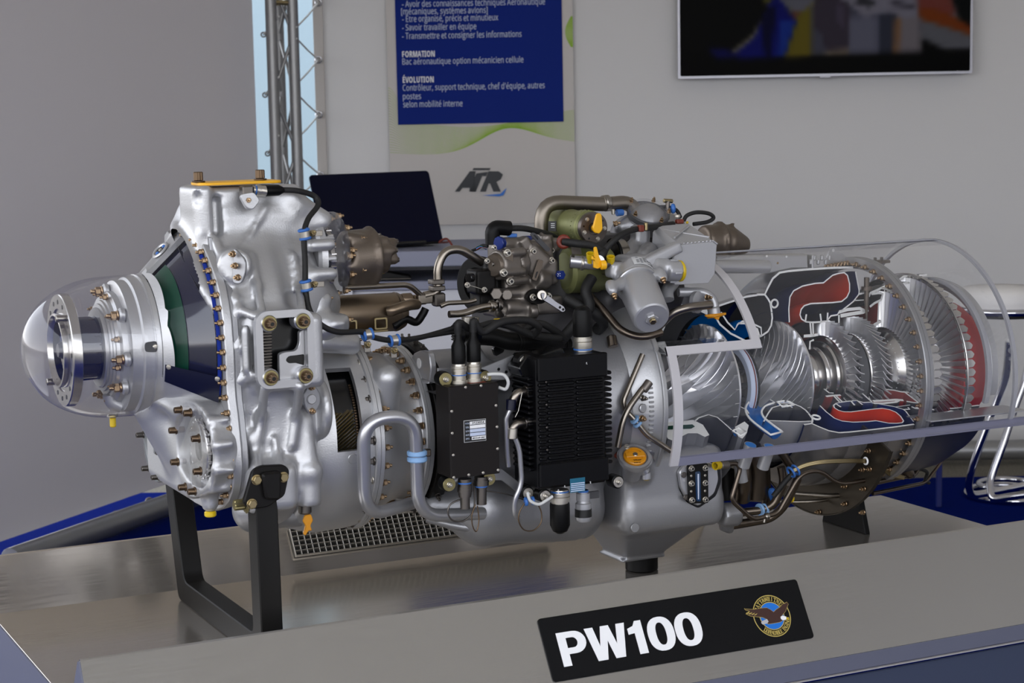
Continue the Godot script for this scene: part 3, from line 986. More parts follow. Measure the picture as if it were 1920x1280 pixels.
func counter(fb: Basis) -> void:
	var d := 6.9
	var c := W(830, 483, d)
	var t := thing("reception_counter", "white counter with open shelves behind the engine, carrying the laptop", "counter", c * Vector3(1, 0, 1))
	var hgt := W(830, 470, d).y
	var s := func(v0: float, v1: float) -> Array: return [W(830, v0, d).y, W(830, v1, d).y]
	var L := (W(640, 480, d) - c).dot(rd); var R := (W(1190, 480, d) - c).dot(rd)
	var mid := c + rd * (L + R) / 2 + hd * 0.28
	var w := R - L
	var slab := func(y0: float, y1: float, depth: float, back: float, m, n):
		var o := Vector3(mid.x, (y0 + y1) / 2, mid.z) + hd * back
		put(G.new().box(o, Vector3(w, absf(y0 - y1), depth), fb, 0.003), n, m, t)
	slab.call(hgt, W(830, 499, d).y, 0.56, 0.0, "desk_edge", "counter_top")
	slab.call(W(830, 528, d).y, W(830, 545, d).y, 0.50, 0.01, "desk_edge", "shelf")
	slab.call(W(830, 499, d).y, 0.02, 0.02, 0.24, "desk_white", "back_panel")
	slab.call(W(830, 545, d).y, 0.1, 0.02, -0.21, "desk_white", "front_panel")
	for x in [L + 0.02, (L + R) / 2, R - 0.02]:
		var o: Vector3 = c + rd * x + hd * 0.28; o.y = hgt / 2
		put(G.new().box(o, Vector3(0.03, hgt - 0.05, 0.5), fb, 0.002), "upright", "desk_white", t)
	# laptop: lid open towards the far side
	var lp := W(716, 467, d) + hd * 0.12
	var lw: float = (W(824, 467, d) - W(583, 467, d)).dot(rd) * 0.97
	var lr := rd.rotated(Vector3.UP, 0.5)
	var lf := (-hd).rotated(Vector3.UP, 0.5)
	var tilt := Basis(lr, Vector3.UP.rotated(lr, -0.40), lf.rotated(lr, -0.40))
	lw *= 1.08
	var q := thing("laptop", "dark navy laptop seen from behind its open lid on the white counter", "laptop", Vector3(lp.x, hgt, lp.z))
	var hh: float = (W(700, 334, d).y - hgt) * 1.06
	var ctr := Vector3(lp.x, hgt + 0.018, lp.z)
	put(G.new().prism(rrect(lw, hh, 0.014), Transform3D(tilt, ctr + tilt.y * hh / 2 - tilt.z * 0.006), 0.010, 0.003), "lid", "laptop", q)
	put(G.new().box(ctr - lf * 0.13, Vector3(lw, 0.018, 0.26), Basis(lr, Vector3.UP, lf), 0.004), "keyboard_base", "black_paint", q)
	put(G.new().rod(ctr - lr * lw * 0.35, ctr + lr * lw * 0.35, 0.008, 10), "hinge", "black_gloss", q)
	var cb := W(822, 462, d)
	put(G.new().tube(spline([ctr + rd * lw * 0.48 + hd * 0.06, W(822, 458, d) + hd * 0.1, W(836, 452, d) + hd * 0.12, W(850, 470, d) + hd * 0.1]), 0.004, 6), "cable", "red_rubber", q)
	var sb := W(730, 524, d) + hd * 0.1
	var k := thing("hole_punch", "small dark wedge-shaped desk tool on the counter shelf", "desk tool", sb)
	var pr := PackedVector2Array([Vector2(-0.06, 0), Vector2(-0.02, 0.028), Vector2(0.07, 0.008), Vector2(0.075, 0)])
	put(G.new().prism(pr, Transform3D(fb, sb), 0.06, 0.003), "body", "black_paint", k)
	put(G.new().box(sb + Vector3(0, -0.003, 0), Vector3(0.15, 0.006, 0.07), fb, 0.001), "base_plate", "dark_steel", k)


func stool() -> void:
	var d := 6.75
	var c := W(1880, 575, d)
	var fl := c * Vector3(1, 0, 1)
	var s := thing("bar_stool", "chrome bar stool with a round pale cushion behind the clear exhaust shield", "stool", fl)
	var r := (W(1880, 575, d) - W(1798, 575, d)).dot(rd)
	put(G.new().lathe([Vector2(0.0, 0), Vector2(0, r * 0.95), Vector2(0.01, r * 0.98), Vector2(0.05, r * 0.98), Vector2(0.07, r * 0.88), Vector2(0.08, 0)], c, Vector3.UP, 40, 0, TAU, Vector3.RIGHT, 0.9), "cushion", "cushion", s)
	put(G.new().torus(c + Vector3(0, -0.006, 0), Vector3.UP, r * 0.97, 0.013, 40, 10), "seat_ring", "chrome", s)
	put(G.new().cyl(c + Vector3(0, -0.03, 0), Vector3.UP, r * 0.9, 0.02, 32), "seat_pan", "black_paint", s)
	var tb := [[[1932, 640], [1925, 700], [1900, 772], [1882, 829], [1859, 894], [1857, 918], [1864, 934], [1900, 930], [1960, 922]], [[1892, 640], [1886, 704], [1868, 754], [1830, 855], [1818, 899], [1818, 918], [1826, 927], [1860, 922], [1940, 906]]]
	for t in tb:
		var p := []
		for k in t.size(): p.append(W(t[k][0], t[k][1], d + 0.12 - 0.02 * k if t == tb[0] else d + 0.02 * k))
		for k in p.size(): p[k].y = maxf(p[k].y, 0.03)
		put(G.new().tube(spline(p, 6), 0.014, 12), "leg_tube", "chrome", s)
	var bc := PY(1890, 924, 0.016)
	put(G.new().torus(bc, Vector3.UP, 0.165, 0.014, 40, 10), "base_ring", "chrome", s)
	put(G.new().torus(bc + Vector3(0, 0.03, 0) + hd * 0.03, Vector3.UP, 0.11, 0.012, 36, 10), "foot_ring", "chrome", s)
	# pole along the back wall's foot, blue post and white board behind the exhaust pipes
	var a := W(1740, 858, WALL_D - 0.3); var b := W(2050, 852, WALL_D - 0.3)
	a.y = 0.05; b.y = 0.05
	tag(put(G.new().rod(a, b, 0.045, 16), "wall_pole", "truss"), "grey pole lying along the foot of the back wall behind the stool", "pole")
	var f := PY(1760, 950, 0.0)
	tag(put(G.new().box(f + Vector3(0, 0.22, 0), Vector3(0.022, 0.44, 0.022), Basis(rd, Vector3.UP, -hd), 0.003), "table_leg", mat("leg_blue", Color(0.03, 0.09, 0.36), 0.4)), "slim blue square leg standing on the carpet behind the exhaust end", "leg")
	var wb := PY(1712, 905, 0.0) + hd * 0.25
	tag(put(G.new().box(wb + Vector3(0, 0.11, 0), Vector3(0.11, 0.22, 0.03), Basis(rd, Vector3.UP, -hd), 0.004), "display_board", "fabric_white"), "small white board standing on the carpet behind the exhaust pipework", "board")


# ------------------------------------------------------------------ the stand
func stand() -> void:
	var x0 := -0.083; var x1 := 2.05; var f := FLOOR_Y
	var t := thing("display_plinth", "long brushed steel plinth with a sunken tray and sloping front fascia", "plinth", Vector3(1.0, 0, 0))
	put(G.new().box(Vector3((x0 + x1) / 2, f - 0.002, 0), Vector3(x1 - x0, 0.004, 0.66), Basis(), 0.0005), "tray_floor", "brushed_floor", t)
	var ex := func(p: PackedVector2Array, xa: float, xb: float, n: String, m):
		put(G.new().prism(p, Transform3D(Basis(Vector3(0, 0, 1), Vector3(0, 1, 0), Vector3(-1, 0, 0)), Vector3(xb, 0, 0)), xb - xa, 0.0, 0.2), n, m, t)
	# inner wall and sloping front panel as one bent sheet; end plates close it
	ex.call(PackedVector2Array([Vector2(0.33, f - 0.02), Vector2(0.325, f), Vector2(0.393, f + 0.098), Vector2(0.397, f + 0.1), Vector2(0.401, f + 0.098), Vector2(0.505, f - 0.078), Vector2(0.501, f - 0.082), Vector2(0.397, f + 0.090)]), x0, x1 + 0.5, "front_fascia", "brushed")
	ex.call(PackedVector2Array([Vector2(-0.325, f), Vector2(-0.33, f - 0.02), Vector2(-0.397, f + 0.090), Vector2(-0.50, f - 0.1), Vector2(-0.505, f - 0.098), Vector2(-0.397, f + 0.1), Vector2(-0.393, f + 0.098)]), x0, 1.55, "back_panel", "brushed_floor")
	put(G.new().box(Vector3((x0 + x1 + 0.5) / 2, f - 0.095, 0.497), Vector3(x1 + 0.5 - x0, 0.033, 0.014), Basis(), 0.002), "lower_moulding", "stand_grey", t)
	put(G.new().rod(Vector3(x0, f - 0.115, 0.502), Vector3(x1 + 0.5, f - 0.115, 0.502), 0.0045, 10), "chrome_strip", "chrome", t)
	put(G.new().box(Vector3((x0 + x1) / 2, (f - 0.01) / 2, 0), Vector3(x1 - x0 - 0.01, f - 0.012, 0.64), Basis(), 0.004), "plinth_body", "stand_grey", t)
	put(G.new().box(Vector3((x0 + x1 + 0.5) / 2, (f - 0.12) / 2, 0.41), Vector3(x1 + 0.49 - x0, f - 0.12, 0.17), Basis(), 0.004), "lower_cabinet", "stand_dark", t)
	ex.call(PackedVector2Array([Vector2(0.325, f - 0.001), Vector2(0.394, f + 0.096), Vector2(0.399, f + 0.096), Vector2(0.502, f - 0.08), Vector2(0.50, 0.01), Vector2(-0.45, 0.01), Vector2(-0.50, f - 0.1), Vector2(-0.399, f + 0.096), Vector2(-0.394, f + 0.096), Vector2(-0.325, f - 0.001)]), x0 - 0.003, x0, "end_plate", "stand_grey")
	# air grille let into the back panel
	var bn := Vector3(0, 0.068, 0.1).normalized()        # normal of the back slope
	var on := func(u: float, v: float) -> Vector3:
		var r := ray(u, v)
		return cam_pos + r * ((Vector3(0, f, -0.325) - cam_pos).dot(bn) / r.dot(bn))
	var p00: Vector3 = on.call(540, 992); var p01: Vector3 = on.call(560, 1044)
	var gdn := Vector3.RIGHT.cross(bn)
	if gdn.y > 0: gdn = -gdn
	var gd := gdn * (p01 - p00).dot(gdn)
	var gx := 0.60
	var gr := thing("air_grille", "silver square-mesh grille let into the back slope of the tray beneath the engine", "grille", p00)
	var nc := 44; var nr := 6
	put(G.new().box(p00 + Vector3(gx / 2, 0, 0) + gd / 2 + bn * 0.003, Vector3(gx, 0.002, gd.length()), Basis(Vector3.RIGHT, bn, Vector3.RIGHT.cross(bn)), 0.0005), "backing", "black_gloss", gr)
	var mv := G.new().box(Vector3.ZERO, Vector3(0.0022, gd.length(), 0.009), Basis(), 0.0005).done()
	var mh := G.new().box(Vector3.ZERO, Vector3(gx, 0.0022, 0.009), Basis(), 0.0005).done()
	var gb := Basis(Vector3.RIGHT, bn.cross(Vector3.RIGHT), bn)
	for i in nc + 1: put(mv, "cross_bar", "zinc", gr, Transform3D(gb, p00 + Vector3(gx * i / nc, 0, 0) + gd / 2 + bn * 0.0085))
	for i in nr + 1: put(mh, "long_bar", "zinc", gr, Transform3D(gb, p00 + Vector3(gx / 2, 0, 0) + gd * i / nr + bn * 0.0085))
	plaque()
	# black U-shaped frame under the gearbox
	var fx := 0.288
	var fr := thing("support_frame", "black U-shaped steel frame standing on the tray under the gearbox", "stand", Vector3(fx, f, 0))
	var outer := [Vector2(-0.262, f), Vector2(0.262, f), Vector2(0.262, f + 0.03), Vector2(0.262, 0.985), Vector2(0.215, 0.985), Vector2(0.222, f + 0.045), Vector2(-0.222, f + 0.045), Vector2(-0.298, 0.955), Vector2(-0.338, 0.955)]
	outer = [Vector2(-0.255, f), Vector2(0.258, f), Vector2(0.250, 0.985), Vector2(0.203, 0.985), Vector2(0.210, f + 0.045), Vector2(-0.212, f + 0.045), Vector2(-0.283, 0.96), Vector2(-0.330, 0.96)]
	var rp := PackedVector2Array()
	for p in outer: rp.append(p)
	rp = round_poly(outer, 0.02, 4)
	put(G.new().prism(rp, Transform3D(Basis(Vector3(0, 0, 1), Vector3(0, 1, 0), Vector3(-1, 0, 0)), Vector3(fx + 0.02, 0, 0)), 0.04, 0.002), "frame", "black_frame", fr)


func plaque() -> void:
	var s0 := P(1008, 1161, 0.40); var s1 := P(1490, 1088, 0.40)
	# on the fascia's slope
	var n := Vector3(0, 0.185, 0.313).normalized()
	var dn := Vector3(0, -0.313, 0.185).normalized()
	var hit := func(u: float, v: float) -> Vector3:
		var r := ray(u, v)
		var q := Vector3(0, FLOOR_Y + 0.098, 0.401)
		return cam_pos + r * ((q - cam_pos).dot(n) / r.dot(n))
	var tl: Vector3 = hit.call(1006, 1160); var tr: Vector3 = hit.call(1492, 1087); var br: Vector3 = hit.call(1524, 1197); var bl: Vector3 = hit.call(1037, 1282)
	var w := tr.x - tl.x; var h := (br - tr).dot(dn)
	var b := Basis(Vector3.RIGHT, -dn, n)
	var c := Vector3((tl.x + tr.x) / 2, 0, 0) + Vector3(0, (tl.y + br.y) / 2, (tl.z + br.z) / 2)
	var t := thing("name_plaque", "black plaque lettered in white on the plinth's sloping front, with a round eagle emblem", "sign", c)
	put(G.new().prism(rrect(w, h, 0.006), Transform3D(b, c + n * 0.0005), 0.003, 0.0006), "plate", "plaque_black", t)
	var to2 := func(u: float, v: float) -> Vector2:
		var q: Vector3 = hit.call(u, v) - c
		return Vector2(q.x, -q.dot(dn))
	var lt := Transform3D(b, c + n * 0.0035)
	# the figures, each from its own span
	var base: float = (to2.call(1057, 1251) as Vector2).y
	var top: float = (to2.call(1042, 1188) as Vector2).y
	for i in 5:
		var wi: float = [0.0555, 0.082, 0.0304, 0.0552, 0.0556][i]
		var xi: float = [0.7487, 0.8054, 0.8911, 0.9293, 0.9866][i] - c.x
		var gt := lt * Transform3D(Basis.from_scale(Vector3(wi, top - base, 1)), Vector3(xi, base, 0))
		var g := G.new()
		if i == 0:
			g.prism(PV([[0, 0], [0.30, 0], [0.30, 1], [0, 1]]), gt, 0.0008)
			var po := PackedVector2Array([Vector2(0.29, 0.34)]); var pi_ := PackedVector2Array([Vector2(0.29, 0.52)])
			for k in 13:
				var a := -PI / 2 + PI * k / 12
				po.append(Vector2(0.58 + 0.42 * cos(a), 0.67 + 0.33 * sin(a))); pi_.append(Vector2(0.52 + 0.17 * cos(a), 0.67 + 0.15 * sin(a)))
			po.append(Vector2(0.29, 1)); pi_.append(Vector2(0.29, 0.82))
			g.frame(po, pi_, gt, 0.0008)
		elif i == 1: g.prism(PV([[0.16, 0], [0.40, 0], [0.50, 0.56], [0.60, 0], [0.84, 0], [1, 1], [0.79, 1], [0.71, 0.42], [0.60, 1], [0.40, 1], [0.29, 0.42], [0.21, 1], [0, 1]]), gt, 0.0008)
		elif i == 2: g.prism(PV([[0.42, 0], [1, 0], [1, 1], [0.58, 1], [0.40, 0.86], [0, 0.80], [0, 0.62], [0.42, 0.64]]), gt, 0.0008)
		else:
			var po := PackedVector2Array(); var pi_ := PackedVector2Array()
			for k in 28:
				var c2 := Vector2(signf(cos(TAU * k / 28)) * pow(absf(cos(TAU * k / 28)), 0.85), signf(sin(TAU * k / 28)) * pow(absf(sin(TAU * k / 28)), 0.85))
				po.append(Vector2(0.5, 0.5) + c2 * 0.5 * Vector2(1, 1.03)); pi_.append(Vector2(0.5, 0.5) + c2 * Vector2(0.19, 0.34))
			g.frame(po, pi_, gt, 0.0008)
		put(g, "lettering", "print_white", t)
	# emblem
	var em := Node3D.new()
	var ec: Vector2 = to2.call(1445.5, 1155.3)
	var er: float = ((to2.call(1480.8, 1158) as Vector2) - (to2.call(1409.7, 1152) as Vector2)).length() / 2
	var ring := func(r0: float, r1: float, m, nm: String, lift: float):
		put(G.new().ringed(c + b * Vector3(ec.x, ec.y, 0.0035 + lift), n, r0, r1, 0.0006, 56, 0.0002), nm, m, t)
	ring.call(er * 0.955, er, "print_gold", "emblem_ring", 0.0)
	ring.call(er * 0.635, er * 0.675, "print_gold", "emblem_ring", 0.0)
	put(G.new().cyl(c + b * Vector3(ec.x, ec.y, 0.0033), n, er * 0.636, 0.0007, 48, 0.0001), "emblem_disc", "print_blue", t)
	var arc_text := func(str_: String, a0: float, a1: float, rad: float, inward: bool):
		for i in str_.length():
			if str_[i] == " ": continue
			var a: float = deg_to_rad(lerpf(a0, a1, (i + 0.5) / str_.length()))
			var p := Vector3(ec.x + cos(a) * rad, ec.y + sin(a) * rad, 0)
			var rt := Basis(Vector3.BACK, a + (PI / 2 if inward else -PI / 2))
			var wf: float = {"I": 0.45, "&": 1.1, "W": 1.35, "N": 1.1, "D": 1.05}.get(str_[i], 0.9)
			text_fit(str_[i], lt * Transform3D(rt, p), er * 0.145 * wf, er * 0.2, "print_gold", t, true, 0.0006, true)
	arc_text.call("PRATT&WHITNEY", 166, 22, er * 0.815, false)
	arc_text.call("DEPENDABLE ENGINES", -137, -13, er * 0.815, true)
	var ep := func(pts: Array, m, nm: String, lift: float, grow := 0.0):
		var poly := PackedVector2Array()
		for p in pts: poly.append(to2.call(1360 + p[0] / 9.144, 1080 + p[1] / 9.144))
		if grow > 0:
			var o2 := Geometry2D.offset_polygon(poly, grow)
			if o2: poly = o2[0]
		put(G.new().prism(poly, Transform3D(b, c + n * (0.0036 + lift)), 0.0005), nm, m, t)
	var wing := [[310, 568], [345, 580], [470, 582], [580, 562], [690, 555], [750, 585], [806, 628], [850, 585], [920, 540], [960, 490], [1000, 480], [1030, 455], [1058, 490], [1035, 540], [1010, 610], [950, 680], [920, 720], [960, 770], [920, 795], [820, 815], [720, 830], [700, 815], [690, 745], [620, 715], [520, 705], [420, 695], [335, 655], [370, 635], [400, 610], [330, 590]]
	ep.call(wing, "print_gold", "emblem_eagle_outline", 0.0006, 0.0006)
	ep.call(wing, "print_brown", "emblem_eagle", 0.0009)
	ep.call([[925, 705], [960, 690], [1020, 705], [1045, 735], [1020, 755], [960, 765], [930, 745]], "print_white", "emblem_head", 0.0012)
	ep.call([[1020, 712], [1055, 730], [1072, 765], [1040, 757], [1022, 748]], "yellow_dull", "emblem_beak", 0.0014)
	ep.call([[590, 810], [610, 780], [690, 745], [720, 790], [690, 825], [620, 840]], "label_grey", "emblem_tail", 0.0011)
	for k in 4:
		ep.call([[335 + 45 * k, 640 + 12 * k], [395 + 45 * k, 622 + 8 * k], [375 + 45 * k, 650 + 8 * k], [345 + 45 * k, 662 + 8 * k]], "print_gold", "emblem_feather", 0.0012)


# one line of lettering stretched to a width and a height, centred on t
func text_fit(s: String, t: Transform3D, w: float, h: float, m, parent: Node3D, bold := false, depth := 0.0008, serif := false, called := "lettering") -> void:
	var key := s + str(bold) + str(serif)
	if not B.has(key):
		var tm := TextMesh.new()
		var f := SystemFont.new()
		f.font_names = PackedStringArray(["Droid Serif" if serif else "Droid Sans"])
		f.font_weight = 700 if bold else 400
		tm.font = f
		tm.font_size = 40
		tm.pixel_size = 0.01
		tm.depth = 0.05
		tm.curve_step = 1.0
		tm.text = s
		B[key] = tm
	var ab: AABB = B[key].get_aabb()
	var sc := Vector3(w / ab.size.x, h / ab.size.y, depth / 0.05)
	put(B[key], called, m, parent, t * Transform3D(Basis.from_scale(sc), -ab.get_center() * sc + Vector3(0, 0, depth / 2)))


# ------------------------------------------------------------------ propeller shaft and nose
const XD := Vector3(1, 0, 0)

func ringpt(x: float, cy: float, r: float, deg: float, cz := 0.0) -> Vector3:   # on a circle round the shaft: 0 up, 90 towards the visitor
	var a := deg_to_rad(deg)
	return Vector3(x, cy + cos(a) * r, cz + sin(a) * r)

func V(l: Array) -> Array:      # [[a, b], ...] to Vector2
	var o := []
	for p in l: o.append(Vector2(p[0], p[1]))
	return o

func PV(l: Array) -> PackedVector2Array:
	return PackedVector2Array(V(l))

func nose() -> void:
	var c := Vector3(0, PX_ - 0.005, 0)
	var cy := c.y
	# dome
	var pr := []
	for i in 15:
		var a := PI / 2 * i / 14
		pr.append(Vector2(0.085 - 0.152 * cos(a), 0.1265 * pow(sin(a), 0.92)))
	pr.append_array(V([[0.125, 0.1275], [0.138, 0.1255]]))
	var dome := put(G.new().lathe(pr, c, XD, 56, 0, TAU, Vector3.UP, 3.0), "nose_dome", "dome_clear", engine, Transform3D(), "clear blown dome over the propeller flange")
	put(G.new().torus(c + XD * 0.139, XD, 0.1262, 0.0022, 56, 8), "dome_rim", "clear_tint", dome)
	var s0 := ringpt(0.136, cy, 0.127, 88)
	put(G.new().prism(round_poly(V([[-0.014, -0.008], [0.008, -0.010], [0.008, 0.010], [-0.014, 0.008]]), 0.006), Transform3D(look(Vector3(0, 0, 1)), s0 + Vector3(-0.004, 0.006, 0)), 0.003, 0.0006), "dome_tab", "paint_grey", dome)
	put(B.panscrew, "dome_screw", "zinc", dome, Transform3D(toward(Vector3(0, 0, 1)), s0 + Vector3(0, 0.006, 0.003)))
	var dr := P(211, 778, 0.0)
	put(G.new().cyl(dr + Vector3(0, -0.004, 0), Vector3.UP, 0.010, 0.006, 16), "drain_collar", "zinc", dome)
	put(G.new().cyl(dr + Vector3(0, -0.022, 0), Vector3.UP, 0.0058, 0.018, 14), "drain_cap", "yellow_dull", dome, Transform3D(), "small yellow drain cap")
	# flange
	var fl := put(G.new().lathe(V([[0.018, 0.058], [0.018, 0.050], [0.012, 0.052], [0.0, 0.060], [-0.0085, 0.062], [-0.008, 0.0655], [0.003, 0.066], [0.003, 0.073], [0, 0.074], [0, 0.099], [0.0015, 0.1005], [0.0165, 0.1005], [0.018, 0.098], [0.018, 0.058]]), c, XD, 56), "propeller_flange", "machined", engine, Transform3D(), "thick round propeller flange with bolt holes")
	for k in 16:
		put(G.new().cyl(ringpt(-0.0006, cy, 0.086, k * 22.5), XD, 0.0042, 0.0006, 12, 0.0001), "bolt_hole", "black_gloss", fl)
	for k in 2:
		put(G.new().cyl(ringpt(-0.016, cy, 0.078, 38 + 180 * k), XD, 0.0065, 0.018, 14, 0.0015), "dowel_pin", "steel", fl)
	for k in 14:
		put(G.new().box(ringpt(-0.0015, cy, 0.062, k * 25.7), Vector3(0.003, 0.004, 0.002), Basis(), 0.0005), "lock_tooth", "dark_steel", fl)
	put(G.new().lathe(V([[-0.004, 0.0], [-0.004, 0.012], [0.03, 0.03], [0.05, 0.05], [0.0, 0.053], [0.012, 0.052], [0.055, 0.049], [0.055, 0.0]]), c, XD, 40), "shaft_bore", "paint_navy", fl)
	put(G.new().lathe(V([[0.017, 0.057], [0.078, 0.0565], [0.078, 0.03], [0.02, 0.03]]), c, XD, 56), "propeller_shaft", "dark_mirror", engine, Transform3D(), "mirror polished propeller shaft")
	# seal housing
	var sh := put(G.new().lathe(V([[0.064, 0.057], [0.064, 0.070], [0.067, 0.072], [0.070, 0.072], [0.0705, 0.078], [0.074, 0.079], [0.0745, 0.084], [0.078, 0.085], [0.0785, 0.091], [0.084, 0.093], [0.088, 0.099], [0.100, 0.100], [0.100, 0.05]]), c, XD, 56), "seal_housing", "silver", engine, Transform3D(), "stepped ring seal housing behind the flange")
	for k in 12:
		if k % 3 == 2: bolt(sh, ringpt(0.078, cy, 0.088, k * 30 - 14), -XD, 0.8)
		else: bolt(sh, ringpt(0.083, cy, 0.096, k * 30 - 14), -XD, 1.0)
	for d in [[-12, 0.101], [52, 0.104], [96, 0.106], [128, 0.103], [205, 0.1], [265, 0.1]]:
		var q := ringpt(0.098, cy, d[1], d[0])
		put(G.new().cyl(q, -XD, 0.013, 0.012, 18, 0.003), "boss", "silver", sh)
		put(B.nut, "boss_bolt", "brass", sh, Transform3D(toward(-XD).scaled_local(Vector3.ONE * 1.5), q - XD * 0.012))
	put(G.new().tube(fillet([ringpt(0.078, cy, 0.085, 165), ringpt(0.082, cy, 0.100, 168), ringpt(0.1, cy, 0.108, 168)], 0.01), 0.012, 12), "drain_elbow", "silver", sh)
	put(G.new().lathe(V([[0.098, 0.04], [0.098, 0.112], [0.100, 0.118], [0.118, 0.1185], [0.121, 0.123], [0.141, 0.124], [0.147, 0.127], [0.150, 0.127], [0.150, 0.1]]), c, XD, 56), "nose_plate", "silver", engine, Transform3D(), "round cast plate that the dome seats on")
	# cone: cast shell with a clear window over the polished drive cone
	var cone := [Vector2(0.147, 0.127), Vector2(0.158, 0.131), Vector2(0.226, 0.197), Vector2(0.231, 0.200)]
	var closed := PackedVector2Array(cone + [Vector2(0.231, 0.188), Vector2(0.160, 0.120), Vector2(0.147, 0.118)])
	var a0 := deg_to_rad(111.0); var a1 := deg_to_rad(366.0)
	var cl := Array(closed); cl.append(closed[0])
	var cs := put(G.new().lathe(cl, c, XD, 44, a0, a1).section(closed, c, XD, a0, Vector3.UP, true).section(closed, c, XD, a1, Vector3.UP, false), "cone_case", "silver", engine, Transform3D(), "silver cast cone, cut open towards the visitor")
	put(G.new().lathe(V([[0.150, 0.108], [0.161, 0.114], [0.230, 0.181], [0.230, 0.1]]), c, XD, 64), "drive_cone", "dark_mirror", engine, Transform3D(), "mirror polished cone under the window")
	put(G.new().lathe(V([[0.158, 0.112], [0.158, 0.1145], [0.190, 0.1455], [0.191, 0.144], [0.16, 0.112]]), c, XD, 48, deg_to_rad(10), deg_to_rad(120)), "green_band", "paint_green", cs, Transform3D(), "green painted band")
	var win := put(G.new().lathe([Vector2(0.162, 0.1345), Vector2(0.228, 0.1985)], c, XD, 40, deg_to_rad(6), deg_to_rad(104)), "cone_window", "window_clear", engine, Transform3D(), "clear curved window over the cone")
	put(G.new().lathe(V([[0.226, 0.199], [0.230, 0.203], [0.232, 0.203], [0.231, 0.196]]), c, XD, 40, deg_to_rad(0), deg_to_rad(112)), "blue_edge", "poster_blue", win)
	# wavy lip at the small end of the window
	var rows := [[], []]
	for i in 41:
		var d := lerpf(4, 111, i / 40.0)
		var t := 0.154 + 0.008 * pow(absf(sin(deg_to_rad((d - 12) * 3.1))), 0.6) + (0.004 if d > 60 else 0.0)
		var sl := 0.955
		rows[1].append(ringpt(0.150, cy, 0.1295, d))
		rows[0].append(ringpt(t, cy, 0.1295 + (t - 0.150) * sl, d))
	put(G.new().grid(rows), "window_lip", "silver", cs)
	# navy strip closing the lower edge of the window, two screws
	var st := []
	for i in 2:
		var e := []
		for j in 7:
			var d := lerpf(101, 115, j / 6.0)
			e.append(ringpt([0.152, 0.229][1 - i], cy, [0.1335, 0.2045][1 - i], d + (1.0 if i == 0 else -1.5)))
		st.append(e)
	var sp := put(G.new().grid(st), "window_strip", "paint_navy", engine, Transform3D(), "navy strip with two screws along the window's lower edge")
	for k in 2: put(B.panscrew, "screw", "zinc", sp, Transform3D(toward(Vector3(-0.6, -0.1, 1)), ringpt([0.157, 0.225][k], cy, [0.138, 0.2015][k], [101, 103][k])))
	# oval spy hole on top of the cone
	var sq := ringpt(0.192, cy, 0.1665, -2)
	var sn := Vector3(-0.7, 0.72, 0.1)
	var oval := put(G.new().ringed(sq, sn, 0.012, 0.019, 0.004, 24), "spy_hole", "silver_smooth", engine)
	put(G.new().cyl(sq + sn * 0.0005, sn, 0.012, 0.002, 20), "hole_bottom", "black_gloss", oval)
	for k in 3: put(G.new().box(sq + sn.normalized() * 0.003 + Vector3(-0.006 + 0.006 * k, -0.006 + 0.006 * k, 0.004), Vector3(0.006, 0.006, 0.004), look(sn), 0.001), "spy_part", "clamp_blue" if k != 1 else "zinc", oval)
	# lower casting with the clear port cover and its neighbour on the far side
	var pc := PX(360, 843, 0.182)
	var ca := Cast.new()
	ca.rod(Vector3(0.16, cy - 0.085, 0.01), Vector3(0.225, cy - 0.17, 0.04), 0.045, 0.07, 0.03)
	ca.cyl(pc + XD * 0.006, Vector3(0.236, pc.y, pc.z - 0.006), 0.084, 0.004, 0.02, 1, 0.076)
	ca.cyl(PX(288, 830, 0.187) + XD * 0.02, PX(288, 830, 0.187) + XD * 0.05, 0.062, 0.006, 0.02)
	ca.rod(ringpt(0.155, cy, 0.118, 140), ringpt(0.222, cy, 0.205, 127), 0.014, 0.030, 0.03)
	ca.rod(ringpt(0.16, cy, 0.12, 165), ringpt(0.228, cy, 0.2, 172), 0.03, 0.05, 0.03)
	for k in 4: ca.box(ringpt(0.215, pc.y, 0.080, 45 + 32 * k, pc.z), Vector3(0.036, 0.016, 0.012), Basis(XD, deg_to_rad(45 + 32 * k)), 0.004, 0.012)
	ca.box(Vector3(0.205, cy - 0.17, 0.0), Vector3(0.05, 0.2, 0.26), Basis(), 0.02, 0.02)
	ca.rod(Vector3(0.212, pc.y - 0.07, pc.z - 0.005), Vector3(0.212, pc.y - 0.100, pc.z - 0.005), 0.017, 0.015, 0.012)
	ca.cyl(pc - XD * 0.02, pc + XD * 0.022, 0.066, 0.002, 0.0, -1)
	put(ca.mesh(Vector3(0.10, 0.86, -0.24), Vector3(0.24, 1.2, 0.30), 0.005), "lower_nose_case", "silver", engine, Transform3D(), "cast lower nose case with round accessory ports")
	var cov := put(G.new().cyl(pc - XD * 0.006, XD, 0.083, 0.010, 44, 0.0015), "port_cover", "clear_tint", engine, Transform3D(), "clear round port cover with bolts round its edge")
	for k in 8: put(B.capscrew, "cover_bolt", "bronze", cov, Transform3D(toward(-XD).scaled_local(Vector3(0.8, 1.3, 0.8)), ringpt(pc.x - 0.006, pc.y, 0.074, k * 45 + 20, pc.z)))
	put(G.new().ringed(pc + XD * 0.012, XD, 0.02, 0.05, 0.008, 32), "port_gear", "machined", cov)
	for k in 20: put(G.new().box(ringpt(pc.x + 0.016, pc.y, 0.052, k * 18, pc.z), Vector3(0.008, 0.005, 0.006), Basis(XD, deg_to_rad(k * 18)), 0.001), "gear_tooth", "machined", cov)
	put(G.new().cyl(Vector3(0.212, pc.y - 0.113, pc.z - 0.005), Vector3.DOWN, 0.0105, 0.010, 16), "drain_plug", "yellow_dull", engine)
	var fc := PX(288, 830, 0.187)
